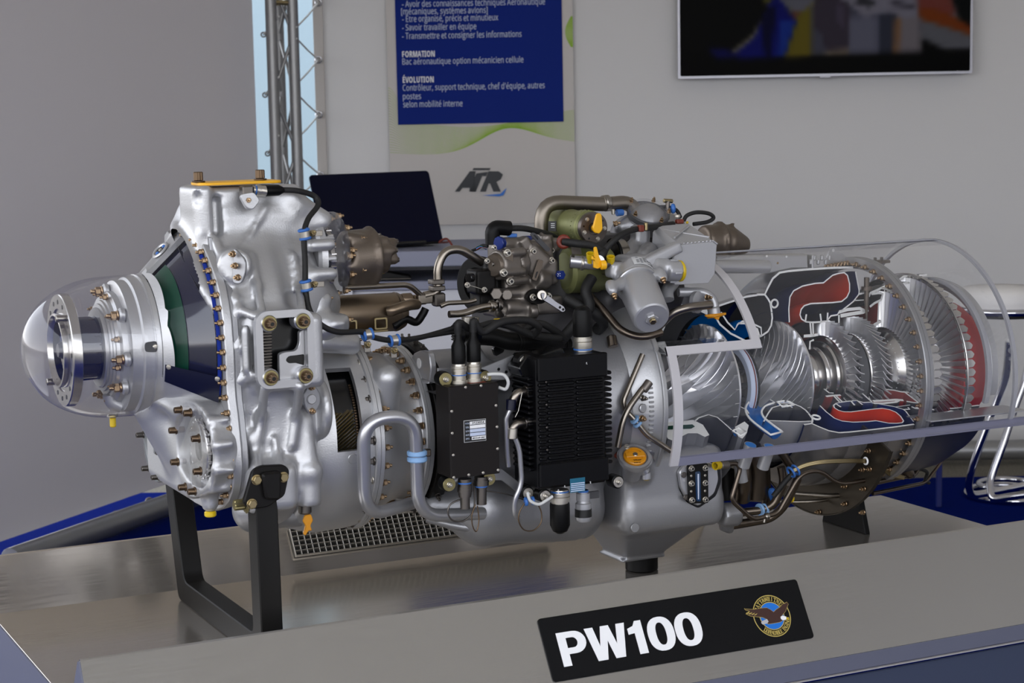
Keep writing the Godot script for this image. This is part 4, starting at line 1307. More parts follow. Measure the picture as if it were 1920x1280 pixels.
	var fp := put(G.new().lathe(V([[0, 0], [0, 0.05], [-0.002, 0.055], [0, 0.060], [0.0, 0.073], [0.003, 0.075], [0.012, 0.075], [0.014, 0.07], [0.03, 0.068], [0.06, 0.06], [0.06, 0]]), fc, XD, 40), "far_port_cover", "grey_cover", engine, Transform3D(), "grey round cover on the far accessory port")
	for k in 6: put(B.capscrew, "cover_bolt", "dark_steel", fp, Transform3D(toward(-XD).scaled_local(Vector3(0.7, 1.4, 0.7)), ringpt(fc.x, fc.y, 0.066, k * 60 + 35, fc.z)))
	put(G.new().box(ringpt(fc.x - 0.006, fc.y, 0.045, 80, fc.z), Vector3(0.012, 0.045, 0.014), Basis(), 0.003), "cover_rib", "grey_cover", fp)
	put(G.new().torus(ringpt(fc.x - 0.001, fc.y, 0.0, 0, fc.z), XD, 0.03, 0.003, 28, 8), "cover_step", "grey_cover", fp)


# ------------------------------------------------------------------ reduction gearbox
const FX := 0.236       # plane of the joint between nose and gearbox

func joint_bolts() -> Array:
	return [[309, 466], [315, 459], [322, 452], [330, 447], [337, 443], [345, 440], [354, 443], [362, 449], [369, 459], [375, 472], [382, 488], [389, 507], [397, 529], [403, 553], [407, 578], [411, 605], [413, 633], [415, 660], [416, 689], [417, 717], [419, 745], [423, 774], [426, 803], [429, 832], [431, 862], [430, 892], [427, 912], [421, 928], [411, 940]]

func gearbox() -> void:
	# joint flange: its outline follows the bolts
	var near := []
	for b in joint_bolts():
		var q := PX(b[0] + 6, b[1], FX)
		near.append(Vector2(q.z, q.y))
	var cen := Vector2(0, 1.19)
	var out := []
	for p in near:
		if p.x > 0.02: out.append(p + (p - cen).normalized() * 0.012)
	var poly := [Vector2(0, 1.441)]
	poly.append_array(out)
	poly.append(Vector2(0.10, 0.928))
	poly.append(Vector2(0.0, 0.925))
	for i in range(poly.size() - 2, 0, -1): poly.append(Vector2(-poly[i].x, poly[i].y))
	var tf := Transform3D(Basis(Vector3(0, 0, 1), Vector3(0, 1, 0), Vector3(-1, 0, 0)), Vector3(FX + 0.014, 0, 0))
	var jf := put(G.new().prism(PackedVector2Array(poly), tf, 0.016, 0.002, 0.4), "joint_flange", "silver", engine, Transform3D(), "flat joint flange ringed with brass nuts")
	var jf2 := []
	for p in poly: jf2.append(p - (p - cen).normalized() * 0.002)
	put(G.new().prism(PackedVector2Array(jf2), tf.translated(Vector3(0.012, 0, 0)), 0.012, 0.002, 0.4), "joint_flange", "silver_dark", engine)
	for b in joint_bolts(): bolt(jf, PX(b[0] + 6, b[1], FX - 0.002), -XD, 0.98)
	# lifting lugs standing up from the flange
	for l in [[[346, 440], [384, 448], [394, 525]], [[307, 436], [330, 446], [308, 470]]]:
		var lp := PackedVector2Array()
		var near_: bool = l[0][0] == 346
		for q in ([[379, 525], [379, 450], [384, 441], [390, 446], [398, 530]] if near_ else [[307, 475], [306, 441], [311, 433], [320, 443], [334, 448], [330, 470]]):
			var w := PX(q[0], q[1], FX + 0.006)
			lp.append(Vector2(w.z, w.y))
		put(G.new().prism(lp, tf, 0.006, 0.001), "lifting_lug", "silver_dark", engine)
	# main casting
	var c := Cast.new()
	var py := PX_
	c.cyl(Vector3(0.256, py, 0), Vector3(0.36, py, 0), 0.212, 0.02, 0.02)
	c.cyl(Vector3(0.32, py + 0.03, 0), Vector3(0.466, 1.362, 0.06), 0.21, 0.02, 0.03, 1, 0.088)
	c.box(Vector3(0.343, 1.39, 0.01), Vector3(0.215, 0.205, 0.20), Basis(), 0.045, 0.03)           # tower
	c.box(Vector3(0.328, 1.485, 0.05), Vector3(0.196, 0.045, 0.10), Basis(), 0.012, 0.012)
	c.box(Vector3(0.242, 1.455, 0.055), Vector3(0.030, 0.11, 0.105), Basis(), 0.006, 0.010)        # front pad
	c.rod(P(545, 372, 0.09), P(606, 410, 0.09), 0.016, 0.016, 0.02)
	for k in 5: c.rod(ringpt(0.43, 1.365, 0.072, 20 + 42 * k, 0.07), ringpt(0.464, 1.365, 0.073, 20 + 42 * k, 0.07), 0.012, 0.011, 0.012)
	c.box(Vector3(0.333, 1.07, 0), Vector3(0.155, 0.26, 0.425), Basis(), 0.045, 0.04)
	c.cyl(Vector3(0.33, AX, 0), Vector3(0.395, AX, 0), 0.18, 0.02, 0.03)
	c.box(P(536, 655, 0.225), Vector3(0.108, 0.130, 0.10), Basis(), 0.012, 0.02)                   # mount boss
	c.box(P(500, 910, 0.21), Vector3(0.095, 0.085, 0.08), Basis(), 0.016, 0.03)                    # bracket boss
	# ribs lie on the surface: [pixels along the rib, radius, how far proud]
	var ribs := []
	for r in [[[[492, 590], [482, 535], [470, 478]], 0.008, 0.003], [[[567, 590], [560, 535], [549, 478]], 0.0075, 0.003], [[[497, 724], [490, 780], [482, 835]], 0.0085, 0.003], [[[562, 724], [555, 780], [547, 835]], 0.0085, 0.003], [[[514, 822], [520, 850], [528, 878]], 0.006, 0.004], [[[474, 815], [478, 850], [482, 880]], 0.010, 0.003],
		[[[402, 450], [418, 490], [440, 560]], 0.0085, 0.002], [[[440, 560], [446, 580], [486, 596]], 0.0085, 0.003], [[[438, 590], [442, 650], [446, 715]], 0.010, 0.002], [[[446, 712], [470, 706], [490, 702]], 0.009, 0.003], [[[446, 715], [452, 770], [462, 820]], 0.010, 0.002], [[[456, 818], [470, 826]], 0.013, 0.002], [[[440, 470], [470, 440], [500, 385]], 0.004, 0.0]]:
		var pts := []
		for q in r[0]: pts.append(c.trace(cam_pos, ray(q[0], q[1]), 3.0) - ray(q[0], q[1]) * r[2])
		ribs.append([pts, r[1]])
	for r in ribs:
		for i in r[0].size() - 1: c.rod(r[0][i], r[0][i + 1], r[1], r[1], 0.007)
	c.box(P(462, 655, 0.226), Vector3(0.016, 0.084, 0.016), Basis(), 0.005, 0.004)
	# pockets in the tower's front
	c.box(P(372, 372, 0.107), Vector3(0.016, 0.022, 0.03), Basis(), 0.006, 0.006, -1)
	c.box(P(367, 408, 0.107), Vector3(0.013, 0.05, 0.024), Basis(), 0.005, 0.006, -1)
	c.rod(P(384, 360, 0.10), P(386, 432, 0.10), 0.009, 0.009, 0.01)
	c.box(P(406, 405, 0.098), Vector3(0.014, 0.07, 0.03), Basis(), 0.006, 0.008, -1)
	# side cover boss, upright oil boss at the lower rear
	c.cyl(P(440, 498, 0.12), P(440, 498, 0.19), 0.030, 0.006, 0.012)
	c.rod(P(572, 790, 0.205), P(577, 880, 0.205), 0.012, 0.021, 0.014)
	c.cyl(P(577, 872, 0.205), P(578, 946, 0.205), 0.0235, 0.004, 0.008)
	c.rod(P(578, 882, 0.205), P(578, 884, 0.205), 0.0265, 0.0265, 0.004)
	c.cyl(P(590, 640, 0.14), P(668, 645, 0.12), 0.02, 0.004, 0.02)
	c.cyl(P(585, 765, 0.165), P(606, 763, 0.165), 0.058, 0.012, 0.012)
	c.box(P(540, 655, 0.28), Vector3(0.088, 0.108, 0.10), Basis(), 0.01, 0.004, -1)                 # hollow behind the mount window
	put(c.mesh(Vector3(0.212, 0.84, -0.27), Vector3(0.58, 1.52, 0.31), 0.0055), "gearbox_case", "silver", engine, Transform3D(), "silver painted cast reduction gearbox case with ribs")
	# yellow plate on top
	var y0 := P(355, 345, 0.0125); var y1 := P(535, 345, 0.0975)
	var yc := Vector3((y0.x + y1.x) / 2 - 0.002, P(440, 345, 0.09).y - 0.001, 0.055)
	var yp := put(G.new().prism(rrect(y1.x - y0.x, 0.085, 0.02), Transform3D(Basis(Vector3.RIGHT, Vector3(0, 0, -1), Vector3.UP), yc), 0.005, 0.001), "yellow_plate", "yellow", engine, Transform3D(), "bright yellow blanking plate on top of the gearbox")
	for k in 2:
		var q := Vector3([P(372, 338, 0.06).x, P(488, 338, 0.06).x][k % 2], yc.y + 0.005, 0.06)
		put(B.headbolt, "bolt", "bronze", yp, Transform3D(Basis(), q))
	# mounting window
	var mp := P(536, 654, 0.278)
	var ow := PackedVector2Array(); var iw := PackedVector2Array()
	ow = rrect(0.105, 0.134, 0.022, 6)
	iw = rrect(0.080, 0.108, 0.016, 6)
	var mt := put(G.new().frame(ow, iw, Transform3D(Basis(), mp - Vector3(0, 0, 0.014)), 0.014), "mount_pad", "silver_smooth", engine, Transform3D(), "square machined mounting pad with four large bolts and an open window")
	for q in [[505, 606], [568, 602], [508, 708], [573, 704]]:
		var w := P(q[0], q[1], 0.280)
		put(G.new().cyl(w - Vector3(0, 0, 0.03), Vector3(0, 0, 1), 0.0155, 0.03, 20, 0.003), "bolt_boss", "silver_smooth", mt)
		put(G.new().ringed(w, Vector3(0, 0, 1), 0.006, 0.0135, 0.0025, 24, 0.001), "washer", "cadmium", mt)
		put(B.headbolt, "bolt", "bronze", mt, Transform3D(toward(Vector3(0, 0, 1)).scaled_local(Vector3(0.9, 0.85, 0.9)), w))
		put(G.new().cyl(w + Vector3(0, 0, 0.0158), Vector3(0, 0, 1), 0.0035, 0.0008, 12, 0.0002), "bolt_socket", "black_gloss", mt)
	var bk := put(G.new().box(P(536, 654, 0.232), Vector3(0.088, 0.116, 0.002), Basis(), 0.0005), "window_hollow", "black_gloss", mt)
	for k in 16:
		put(G.new().box(P(494, 624 + 5.6 * k, 0.250), Vector3(0.028, 0.0036, 0.012), Basis(), 0.001), "gear_tooth", "dark_steel", mt)
	var wb := []
	for q in [[524, 720], [524, 664], [532, 660], [556, 657], [562, 645], [562, 620], [590, 612], [590, 716]]:
		var w := P(q[0], q[1], 0.262); wb.append(Vector2(w.x, w.y))
	put(G.new().prism(round_poly(wb, 0.006), Transform3D(Basis(), Vector3(0, 0, 0.25)), 0.012, 0.001), "cut_web", "silver_smooth", mt)
	var hb := []
	for q in [[535, 675], [541, 667], [563, 665], [570, 663], [571, 672], [570, 685], [565, 683], [558, 680], [541, 681]]:
		var w := P(q[0], q[1], 0.2622); hb.append(Vector2(w.x, w.y))
	put(G.new().prism(round_poly(hb, 0.004), Transform3D(Basis(), Vector3(0, 0, 0.2617)), 0.0006), "web_hollow", "black_gloss", mt)
	# small oval cover with two bolts
	var oc := P(584, 748, 0.232)
	var ov := put(G.new().prism(round_poly(V([[0, 0.034], [0.016, 0.010], [0.016, -0.010], [0, -0.034], [-0.016, -0.010], [-0.016, 0.010]]), 0.012), Transform3D(look(Vector3(0.1, 0, 1)), oc - Vector3(0, 0, 0.012)), 0.012, 0.0015), "oval_cover", "silver_dark", engine)
	put(G.new().cyl(oc, Vector3(0.1, 0, 1), 0.009, 0.003, 18), "cover_boss", "silver", ov)
	for k in 2: bolt(ov, oc + Vector3(0, 0.021 - 0.042 * k, 0), Vector3(0.1, 0, 1), 0.9, "brass")
	# triangular side cover with nuts
	var sc := P(452, 498, 0.205)
	var sv := put(G.new().prism(round_poly(V([[-0.012, 0.032], [0.012, 0.010], [0.012, -0.012], [0.004, -0.032], [-0.014, -0.030]]), 0.008), Transform3D(look(Vector3(-0.75, 0.1, 0.65)), sc), 0.006, 0.001), "side_cover", "silver_dark", engine)
	for q in [[432, 476], [436, 498], [441, 520]]: bolt(sv, P(q[0] + 6, q[1], 0.208), Vector3(-0.8, 0.05, 0.6), 0.95)
	# speed sensor at the top with its plug
	var sb := P(462, 362, 0.122)
	var se := put(G.new().box(sb, Vector3(0.020, 0.026, 0.022), Basis(), 0.002), "speed_sensor", "dark_steel", engine, Transform3D(), "small square sensor block with a plug near the gearbox top")
	put(G.new().prism(round_poly(V([[-0.016, 0.006], [0.010, 0.010], [0.020, -0.006], [0.006, -0.022], [-0.006, -0.018]]), 0.006), Transform3D(look(Vector3(-0.1, 0.25, 1)), sb + Vector3(0, -0.010, 0.004)), 0.012, 0.001), "sensor_foot", "silver", se)
	bolt(se, P(465, 376, 0.136), Vector3(-0.1, 0.2, 1), 0.9)
	var sx := P(474, 356, 0.122); var ex := P(498, 358, 0.122)
	put(G.new().lathe(V([[0, 0], [0, 0.008], [0.006, 0.008], [0.006, 0.010], [0.014, 0.010], [0.014, 0.009], [0.018, 0.0095], [0.024, 0.0095], [0.025, 0]]), sx, ex - sx, 18), "plug_collar", "zinc", se)
	put(G.new().lathe(V([[0.0035, 0.0082], [0.0035, 0.0088], [0.0055, 0.0088], [0.0055, 0.0082]]), sx, ex - sx, 18), "plug_band", "clamp_blue", se)
	put(G.new().lathe(V([[0, 0], [0, 0.0098], [0.024, 0.0098], [0.034, 0.005], [0.036, 0]]), ex, P(530, 356, 0.122) - ex, 18), "plug_boot", "rubber", se)
	# bracket on the frame
	var bz := 0.252
	var bp := []
	for q in [[456, 945], [474, 882], [490, 873], [534, 871], [544, 882], [534, 930], [520, 938], [505, 950], [470, 955]]:
		var w := P(q[0], q[1], bz + 0.012); bp.append(Vector2(w.x, w.y))
	var br := put(G.new().prism(round_poly(bp, 0.010), Transform3D(Basis(), Vector3(0, 0, bz)), 0.012, 0.002), "mount_bracket", "black_paint", engine, Transform3D(), "black mounting bracket bolted to the gearbox above the frame")
	var rp := []
	for q in [[494, 935], [486, 885], [524, 880], [522, 935]]:
		var w := P(q[0], q[1], bz + 0.012); rp.append(Vector2(w.x, w.y))
	put(G.new().prism(round_poly(rp, 0.008), Transform3D(Basis(), Vector3(0, 0, bz + 0.010)), 0.016, 0.004), "bracket_rib", "black_paint", br)
	for q in [[481, 899], [531, 894], [472, 944]]: bolt(br, P(q[0], q[1], bz + 0.013), Vector3(0, 0, 1), 1.0, "hex")
	var pv := P(500, 940, 0.228)
	put(G.new().cyl(Vector3(pv.x - 0.035, pv.y, pv.z), XD, 0.016, 0.07, 20, 0.002), "pivot_eye", "black_gloss", br)
	put(G.new().ringed(Vector3(pv.x - 0.040, pv.y, pv.z), XD, 0.008, 0.017, 0.004, 20), "washer", "cadmium", br)
	put(B.headbolt, "pivot_bolt", "cadmium", br, Transform3D(toward(-XD).scaled_local(Vector3.ONE * 1.15), Vector3(pv.x - 0.038, pv.y, pv.z)))
	put(G.new().cyl(Vector3(pv.x + 0.03, pv.y, pv.z), XD, 0.013, 0.014, 14, 0.003), "pivot_nut", "zinc", br)


func gearbox_back() -> void:
	# clear rear cover with the hydraulic pump behind it
	var c := PX(620, 478, 0.497)
	var cov := put(G.new().cyl(c - XD * 0.004, XD, 0.080, 0.014, 48, 0.002), "rear_cover", "clear_tint", engine, Transform3D(), "clear round cover over the accessory gears at the gearbox rear")
	put(G.new().lathe(V([[-0.034, 0.0785], [-0.004, 0.0785]]), c, XD, 48), "cover_skirt", "clear", cov)
	put(G.new().lathe(V([[-0.05, 0.03], [-0.05, 0.070], [-0.045, 0.077], [-0.034, 0.079], [-0.032, 0.060], [-0.03, 0.03]]), c, XD, 40), "cover_seat", "silver", cov)
	for k in 12: put(G.new().box(ringpt(c.x - 0.026, c.y, 0.070, k * 30, c.z), Vector3(0.020, 0.010, 0.008), Basis(XD, deg_to_rad(k * 30)), 0.002), "seat_lug", "silver", cov)
	put(G.new().ringed(c - XD * 0.022, XD, 0.02, 0.056, 0.012, 36), "accessory_gear", "dark_steel", cov)
	for k in 30: put(G.new().box(ringpt(c.x - 0.016, c.y, 0.058, k * 12, c.z), Vector3(0.012, 0.006, 0.004), Basis(XD, deg_to_rad(k * 12)), 0.001), "gear_tooth", "machined", cov)
	for k in 10: bolt(cov, ringpt(c.x + 0.010, c.y, 0.073, k * 36 + 8, c.z), XD, 1.0)
	for k in 8: put(B.nut, "case_bolt", "brass", cov, Transform3D(toward(XD), ringpt(c.x - 0.03, c.y, 0.074, k * 45 + 25, c.z)))
	# hydraulic pump: brown-grey casting
	var z := c.z
	var b := func(u: float, v: float, dz := 0.0) -> Vector3: return P(u, v, z + dz)
	var ca := Cast.new()
	ca.cyl(b.call(645, 485), b.call(692, 480), 0.052, 0.006, 0.012)
	ca.cyl(b.call(690, 480), b.call(700, 479), 0.056, 0.004, 0.004)
	ca.cyl(b.call(695, 478), b.call(722, 476), 0.036, 0.004, 0.008)
	ca.box(b.call(668, 512), Vector3(0.06, 0.05, 0.05), Basis(), 0.01, 0.012)
	ca.rod(b.call(653, 446, 0.03), b.call(676, 448, 0.03), 0.011, 0.009, 0.008)
	ca.rod(b.call(656, 500, 0.04), b.call(682, 503, 0.04), 0.010, 0.007, 0.008)
	for q in [[716, 455, 0.0], [718, 488, 0.01], [714, 470, 0.028], [700, 452, 0.02]]: ca.rod(b.call(q[0], q[1], q[2]), b.call(q[0] + 22, q[1] - 1, q[2]), 0.0095, 0.0085, 0.006)
	ca.box(b.call(725, 472), Vector3(0.03, 0.036, 0.034), Basis(), 0.006, 0.006)
	ca.rod(b.call(707, 446, 0.0), b.call(707, 452, 0.0), 0.008, 0.008, 0.004)
	var pm := put(ca.mesh(Vector3(0.46, 1.27, z - 0.08), Vector3(0.68, 1.46, z + 0.09), 0.004), "hydraulic_pump", "brown_metal", engine, Transform3D(), "brown cast pump behind the clear rear cover")
	for q in [[739, 453, 0.0], [741, 487, 0.01], [738, 469, 0.028]]: put(B.capscrew, "pump_screw", "dark_steel", pm, Transform3D(toward(XD).scaled_local(Vector3.ONE * 0.7), b.call(q[0], q[1], q[2])))
	put(G.new().cyl(b.call(711, 506), XD, 0.0075, 0.012, 14), "pump_plug", "yellow_dull", pm)
	put(B.capscrew, "pump_screw", "dark_steel", pm, Transform3D(toward(Vector3.UP).scaled_local(Vector3.ONE * 0.7), b.call(710, 445)))
	bolt(pm, b.call(649, 480, 0.06), XD, 1.3)
	bolt(pm, b.call(678, 505, 0.045), XD, 1.0)
	bolt(pm, b.call(676, 447, 0.035), XD, 0.9)
	# fuel heater: long bronze cylinder with elbows
	var h0 := P(606, 592, 0.02); var h1 := P(755, 580, 0.02)
	h1 = Vector3(h1.x, h0.y - 0.002, h1.z)
	var hl := h0.distance_to(h1)
	var fh := put(G.new().lathe(V([[0, 0], [0, 0.03], [0.006, 0.037], [hl - 0.012, 0.037], [hl, 0.031], [hl + 0.004, 0.02], [hl + 0.004, 0]]), h0, h1 - h0, 32), "fuel_heater", mat("heater_metal", Color(0.50, 0.44, 0.37), 0.36, 0.9), engine, Transform3D(), "long warm grey cylinder lying behind the gearbox")
	put(G.new().torus(h0.lerp(h1, 0.9), h1 - h0, 0.0368, 0.0012, 32, 6), "weld_seam", "tube_dark", fh)
	put(G.new().tube(fillet([P(728, 583, 0.06), P(735, 582, 0.065), P(764, 572, 0.065), P(782, 570, 0.05)], 0.02), 0.0105, 14), "elbow", "heater_metal", fh)
	put(G.new().lathe(V([[0, 0], [0, 0.013], [0.004, 0.0145], [0.02, 0.0145], [0.024, 0.010], [0.05, 0.010], [0.05, 0]]), P(752, 564, 0.03), XD, 20), "end_fitting", "heater_metal", fh)
	put(G.new().prism(rrect(0.03, 0.018, 0.003), Transform3D(Basis(), P(796, 560, 0.05) - Vector3(0, 0, 0.008)), 0.016, 0.002), "hex_union", "tube_steel", fh)
	put(G.new().box(P(822, 561, 0.05), Vector3(0.022, 0.026, 0.022), Basis(), 0.003), "union_block", "dark_steel", fh)
	put(G.new().tube(fillet([P(645, 540, 0.08), P(766, 533, 0.06), P(792, 556, 0.05)], 0.015), 0.0055, 10), "oil_line", "tube_steel", fh)
	put(G.new().tube(spline([P(738, 612, 0.05), P(760, 598, 0.05), P(780, 604, 0.05), P(792, 590, 0.05), P(798, 578, 0.05)], 6), 0.0075, 10), "flexible_hose", "rubber", fh)
	for q in [[656, 611], [713, 606]]:
		put(G.new().frame(rrect(0.026, 0.022, 0.003, 2), rrect(0.020, 0.016, 0.002, 2), Transform3D(Basis(), P(q[0], q[1], 0.06)), 0.004), "wire_bracket", "gold", fh)
	put(G.new().box(P(690, 621, 0.055), Vector3(0.075, 0.004, 0.02), Basis(), 0.001), "bracket_strip", "gold", fh)
	var ys := put(G.new().prism(round_poly(V([[-0.008, 0.014], [0.006, 0.016], [0.010, 0.0], [0.012, -0.014], [0.002, -0.014], [-0.002, 0.0]]), 0.003), Transform3D(Basis(), P(614, 577, 0.10)), 0.008, 0.001), "yellow_tab", "yellow", engine)
	var nx := Cast.new()
	nx.box(P(620, 606, 0.13), Vector3(0.06, 0.034, 0.05), Basis(), 0.010, 0.01)
	nx.rod(P(627, 607, 0.155), P(640, 606, 0.155), 0.010, 0.009, 0.006)
	nx.rod(P(590, 562, 0.13), P(610, 560, 0.13), 0.012, 0.010, 0.01)
	nx.rod(P(592, 564, 0.12), P(596, 620, 0.13), 0.02, 0.03, 0.02)
	var nb := put(nx.mesh(Vector3(0.38, 1.16, 0.05), Vector3(0.56, 1.36, 0.2), 0.0045), "oil_nozzle_block", "silver", engine)
	bolt(nb, P(650, 599, 0.13), XD, 0.9)
	bolt(nb, P(612, 559, 0.13), XD, 0.9)
	put(G.new().tube(fillet([P(795, 555, 0.05), P(822, 548, 0.05), P(820, 500, 0.05), P(834, 470, 0.05), P(862, 466, 0.05), P(905, 492, 0.05)], 0.035), 0.0085, 14), "bent_steel_tube", "tube_steel", engine, Transform3D(), "bright steel tube rising in an arch from the heater")
	for q in [[818, 528, 0.014, 0.012], [819, 540, 0.012, 0.010]]: put(G.new().prism(rrect(0.026, 0.010, 0.002), Transform3D(Basis(), P(q[0], q[1], 0.05) - Vector3(0, 0, 0.012)), 0.024, 0.002), "tube_nut", "dark_steel", engine)
	# harness along the gearbox, held by blue-edged clips
	var w := spline([P(532, 356, 0.122), P(560, 358, 0.125), P(590, 368, 0.12), P(596, 385, 0.13), P(578, 410, 0.15), P(570, 440, 0.17), P(572, 490, 0.19), P(573, 540, 0.20), P(580, 580, 0.21), P(600, 607, 0.22), P(632, 622, 0.22), P(678, 622, 0.20), P(700, 632, 0.19), P(738, 638, 0.18), P(790, 632, 0.15), P(850, 615, 0.13)], 6)
	put(G.new().tube(w, 0.0052, 8), "wiring_harness", "cable", engine, Transform3D(), "black braided wiring running down the gearbox side")
	var w2 := spline([P(740, 641, 0.175), P(800, 630, 0.15), P(850, 622, 0.13)], 6)
	put(G.new().tube(w2, 0.0045, 8), "wiring_harness", "cable", engine)
	for q in [[571, 439, 0.172, -80], [574, 535, 0.203, -80], [689, 627, 0.196, 10], [739, 638, 0.18, 5]]:
		var p := P(q[0], q[1], q[2])
		var dir := Vector3.RIGHT.rotated(Vector3(0, 0, 1), deg_to_rad(q[3]))
		var cl := put(G.new().cyl(p - dir * 0.006, dir, 0.0095, 0.012, 18, 0.001), "cable_clip", "zinc", engine)
		for s in [-1, 1]: put(G.new().torus(p + dir * 0.0075 * s, dir, 0.0085, 0.0028, 20, 8), "clip_cushion", "clamp_blue", cl)
		var e := Vector3(0.012, 0.0, -0.004) if q[3] < 0 else Vector3(0.0, -0.014, -0.002)
		put(B.nut, "clip_bolt", "gold", cl, Transform3D(toward(Vector3(0, 0.3, 1)), p + e * 1.4))
		put(G.new().box(p + e * 1.6, Vector3(0.034, 0.010, 0.003) if q[3] < 0 else Vector3(0.012, 0.02, 0.003), Basis(), 0.0008), "clip_tab", "steel", cl)


# ------------------------------------------------------------------ second-stage housing and inlet case
func shaft_ring(x: float, cy: float, rz: float, ry: float, n := 64, pw := 2.0, cz := 0.0) -> Array:
	var o := []
	for i in n:
		var a := TAU * i / n
		var s := sin(a); var k := cos(a)
		o.append(Vector3(x, cy + signf(k) * pow(absf(k), 2.0 / pw) * ry, cz + signf(s) * pow(absf(s), 2.0 / pw) * rz))
	return o

func inlet() -> void:
	# drum with the gear window
	var rows := []
	var C1 := 1.036
	for s in [[0.385, AX, 0.140, 0.14], [0.390, AX - 0.006, 0.164, 0.166], [0.400, AX - 0.010, 0.176, 0.178], [0.447, C1, 0.186, 0.188], [0.497, C1, 0.186, 0.186], [0.528, C1, 0.182, 0.184]]:
		rows.append(shaft_ring(s[0], s[1], s[2], s[3], 90, 2.12))
	var a := G.new()
	a.next()
	for i in rows.size() - 1:
		for j in 90:
			if i == 3 and j >= 11 and j < 23: continue
			a.quad(rows[i][j], rows[i][(j + 1) % 90], rows[i + 1][(j + 1) % 90], rows[i + 1][j])
	var drum := put(a, "gear_drum", "silver", engine, Transform3D(), "silver drum housing with a window onto helical gear teeth")
	# edges of the opening
	var ed := []
	var deep := func(p: Vector3) -> Vector3: return Vector3(p.x, C1 + (p.y - C1) * 0.94, p.z * 0.94)
	for j in range(11, 24): ed.append([rows[3][j], rows[4][j]])
	for k in 2:
		var e := []
		for q in ed: e.append(q[k])
		var inner := []
		for p in e: inner.append(deep.call(p))
		put(G.new().grid([e, inner] if k == 1 else [inner, e]), "window_edge", "silver_smooth", drum)
	for q in [ed[0], ed[-1]]:
		put(G.new().grid([[q[0], q[1]], [deep.call(q[0]), deep.call(q[1])]]), "window_edge", "silver_smooth", drum)
	put(G.new().lathe(V([[0.40, 0.10], [0.40, 0.160], [0.41, 0.166], [0.515, 0.166], [0.515, 0.1]]), Vector3(0, C1, 0), XD, 64), "gear_barrel", "black_gloss", drum)
	for j in 20:
		var d := 62 + j * 2.2
		var e := []
		for i in 7:
			var t := i / 6.0
			var dd := d - 11.0 * t
			if dd > 68 and dd < 100: e.append(ringpt(lerpf(0.444, 0.490, t), C1, 0.1672, dd))
		if e.size() > 1: put(G.new().strip(e, Vector3(0, 0.0011, 0.0004), 0.005), "gear_tooth", "gold", drum)
	for j in 26:
		put(G.new().box(ringpt(0.4945, C1, 0.168, 52 + j * 1.7), Vector3(0.005, 0.002, 0.004), Basis(XD, deg_to_rad(52 + j * 1.7)), 0.0006), "ring_tooth", "bronze", drum)
	put(G.new().cyl(P(659, 858, 0.178), Vector3(0, -0.1, 1), 0.010, 0.008, 20, 0.0015), "round_boss", "silver", drum)
	# bolt-headed ring behind the window and the first big flange
	var r2 := put(G.new().lathe(V([[0.521, 0.15], [0.521, 0.188], [0.523, 0.190], [0.530, 0.190], [0.5305, 0.188], [0.531, 0.190], [0.538, 0.190], [0.540, 0.188], [0.540, 0.14]]), Vector3(0, C1, 0), XD, 72, 0, TAU, Vector3.UP, 0.4), "drum_flange", "silver", engine, Transform3D(), "double ring flange with brass nuts behind the gear window")
	for k in 30:
		var d := k * 12.0 + 4
		put(B.hexbolt, "flat_bolt", "dark_steel" if k % 3 else "zinc", r2, Transform3D(toward(-XD).scaled_local(Vector3(0.95, 1.2, 0.95)), ringpt(0.520, C1, 0.181, d)))
	for k in 32: bolt(r2, ringpt(0.541, C1, 0.180, k * 11.25 + 3), XD, 1.1)
	# bell between the flanges
	var C2 := 1.03
	rows = []
	for s in [[0.540, C1, 0.168, 0.168], [0.556, C1, 0.168, 0.168], [0.575, C1 - 0.002, 0.160, 0.158], [0.600, C2, 0.146, 0.142], [0.625, C2, 0.140, 0.136], [0.640, C2, 0.146, 0.142]]:
		rows.append(shaft_ring(s[0], s[1], s[2], s[3], 64))
	var bell := put(G.new().grid(rows, true), "inlet_bell", "silver", engine, Transform3D(), "bright silver bell casting between two bolted flanges")
	var bc := Cast.new()
	bc.box(Vector3(0.562, 1.10, 0.105), Vector3(0.055, 0.17, 0.11), Basis(XD, 0.25), 0.026, 0.02)
	put(bc.mesh(Vector3(0.525, 0.98, 0.03), Vector3(0.62, 1.22, 0.21), 0.005), "bell_shoulder", "silver", bell)
	for k in 4:
		put(G.new().frame(rrect(0.011, 0.034, 0.0015, 1), rrect(0.0095, 0.0325, 0.001, 1), Transform3D(look(Vector3(0.25, 0.05, 1)), P(722 + 11 * k, 822 - 1 * k, 0.158 - 0.004 * k)), 0.0012), "cast_panel", "silver_smooth", bell)
	var f2 := put(G.new().lathe(V([[0.634, 0.12], [0.634, 0.158], [0.636, 0.160], [0.642, 0.160], [0.6425, 0.158], [0.643, 0.160], [0.650, 0.160], [0.652, 0.158], [0.652, 0.10]]), Vector3(0, C2, 0), XD, 72, 0, TAU, Vector3.UP, 0.4), "inlet_flange", "silver", engine, Transform3D(), "curved ring flange with brass nuts left of the brown box")
	for k in 32: bolt(f2, ringpt(0.633, C2, 0.150, k * 11.25 + 2), -XD, 1.15)
	var lug := PackedVector2Array()
	for q in [[770, 690], [775, 663], [790, 656], [806, 660], [810, 690], [806, 720], [780, 715]]:
		var w := PX(q[0], q[1], 0.648); lug.append(Vector2(w.z, w.y))
	put(G.new().prism(round_poly(lug, 0.01), Transform3D(Basis(Vector3(0, 0, 1), Vector3(0, 1, 0), Vector3(-1, 0, 0)), Vector3(0.658, 0, 0)), 0.012, 0.002), "hoisting_lug", "silver_smooth", f2)
	put(G.new().cyl(PX(786, 681, 0.6455), -XD, 0.010, 0.001, 18, 0.0002), "lug_hole", "fabric_white", f2)
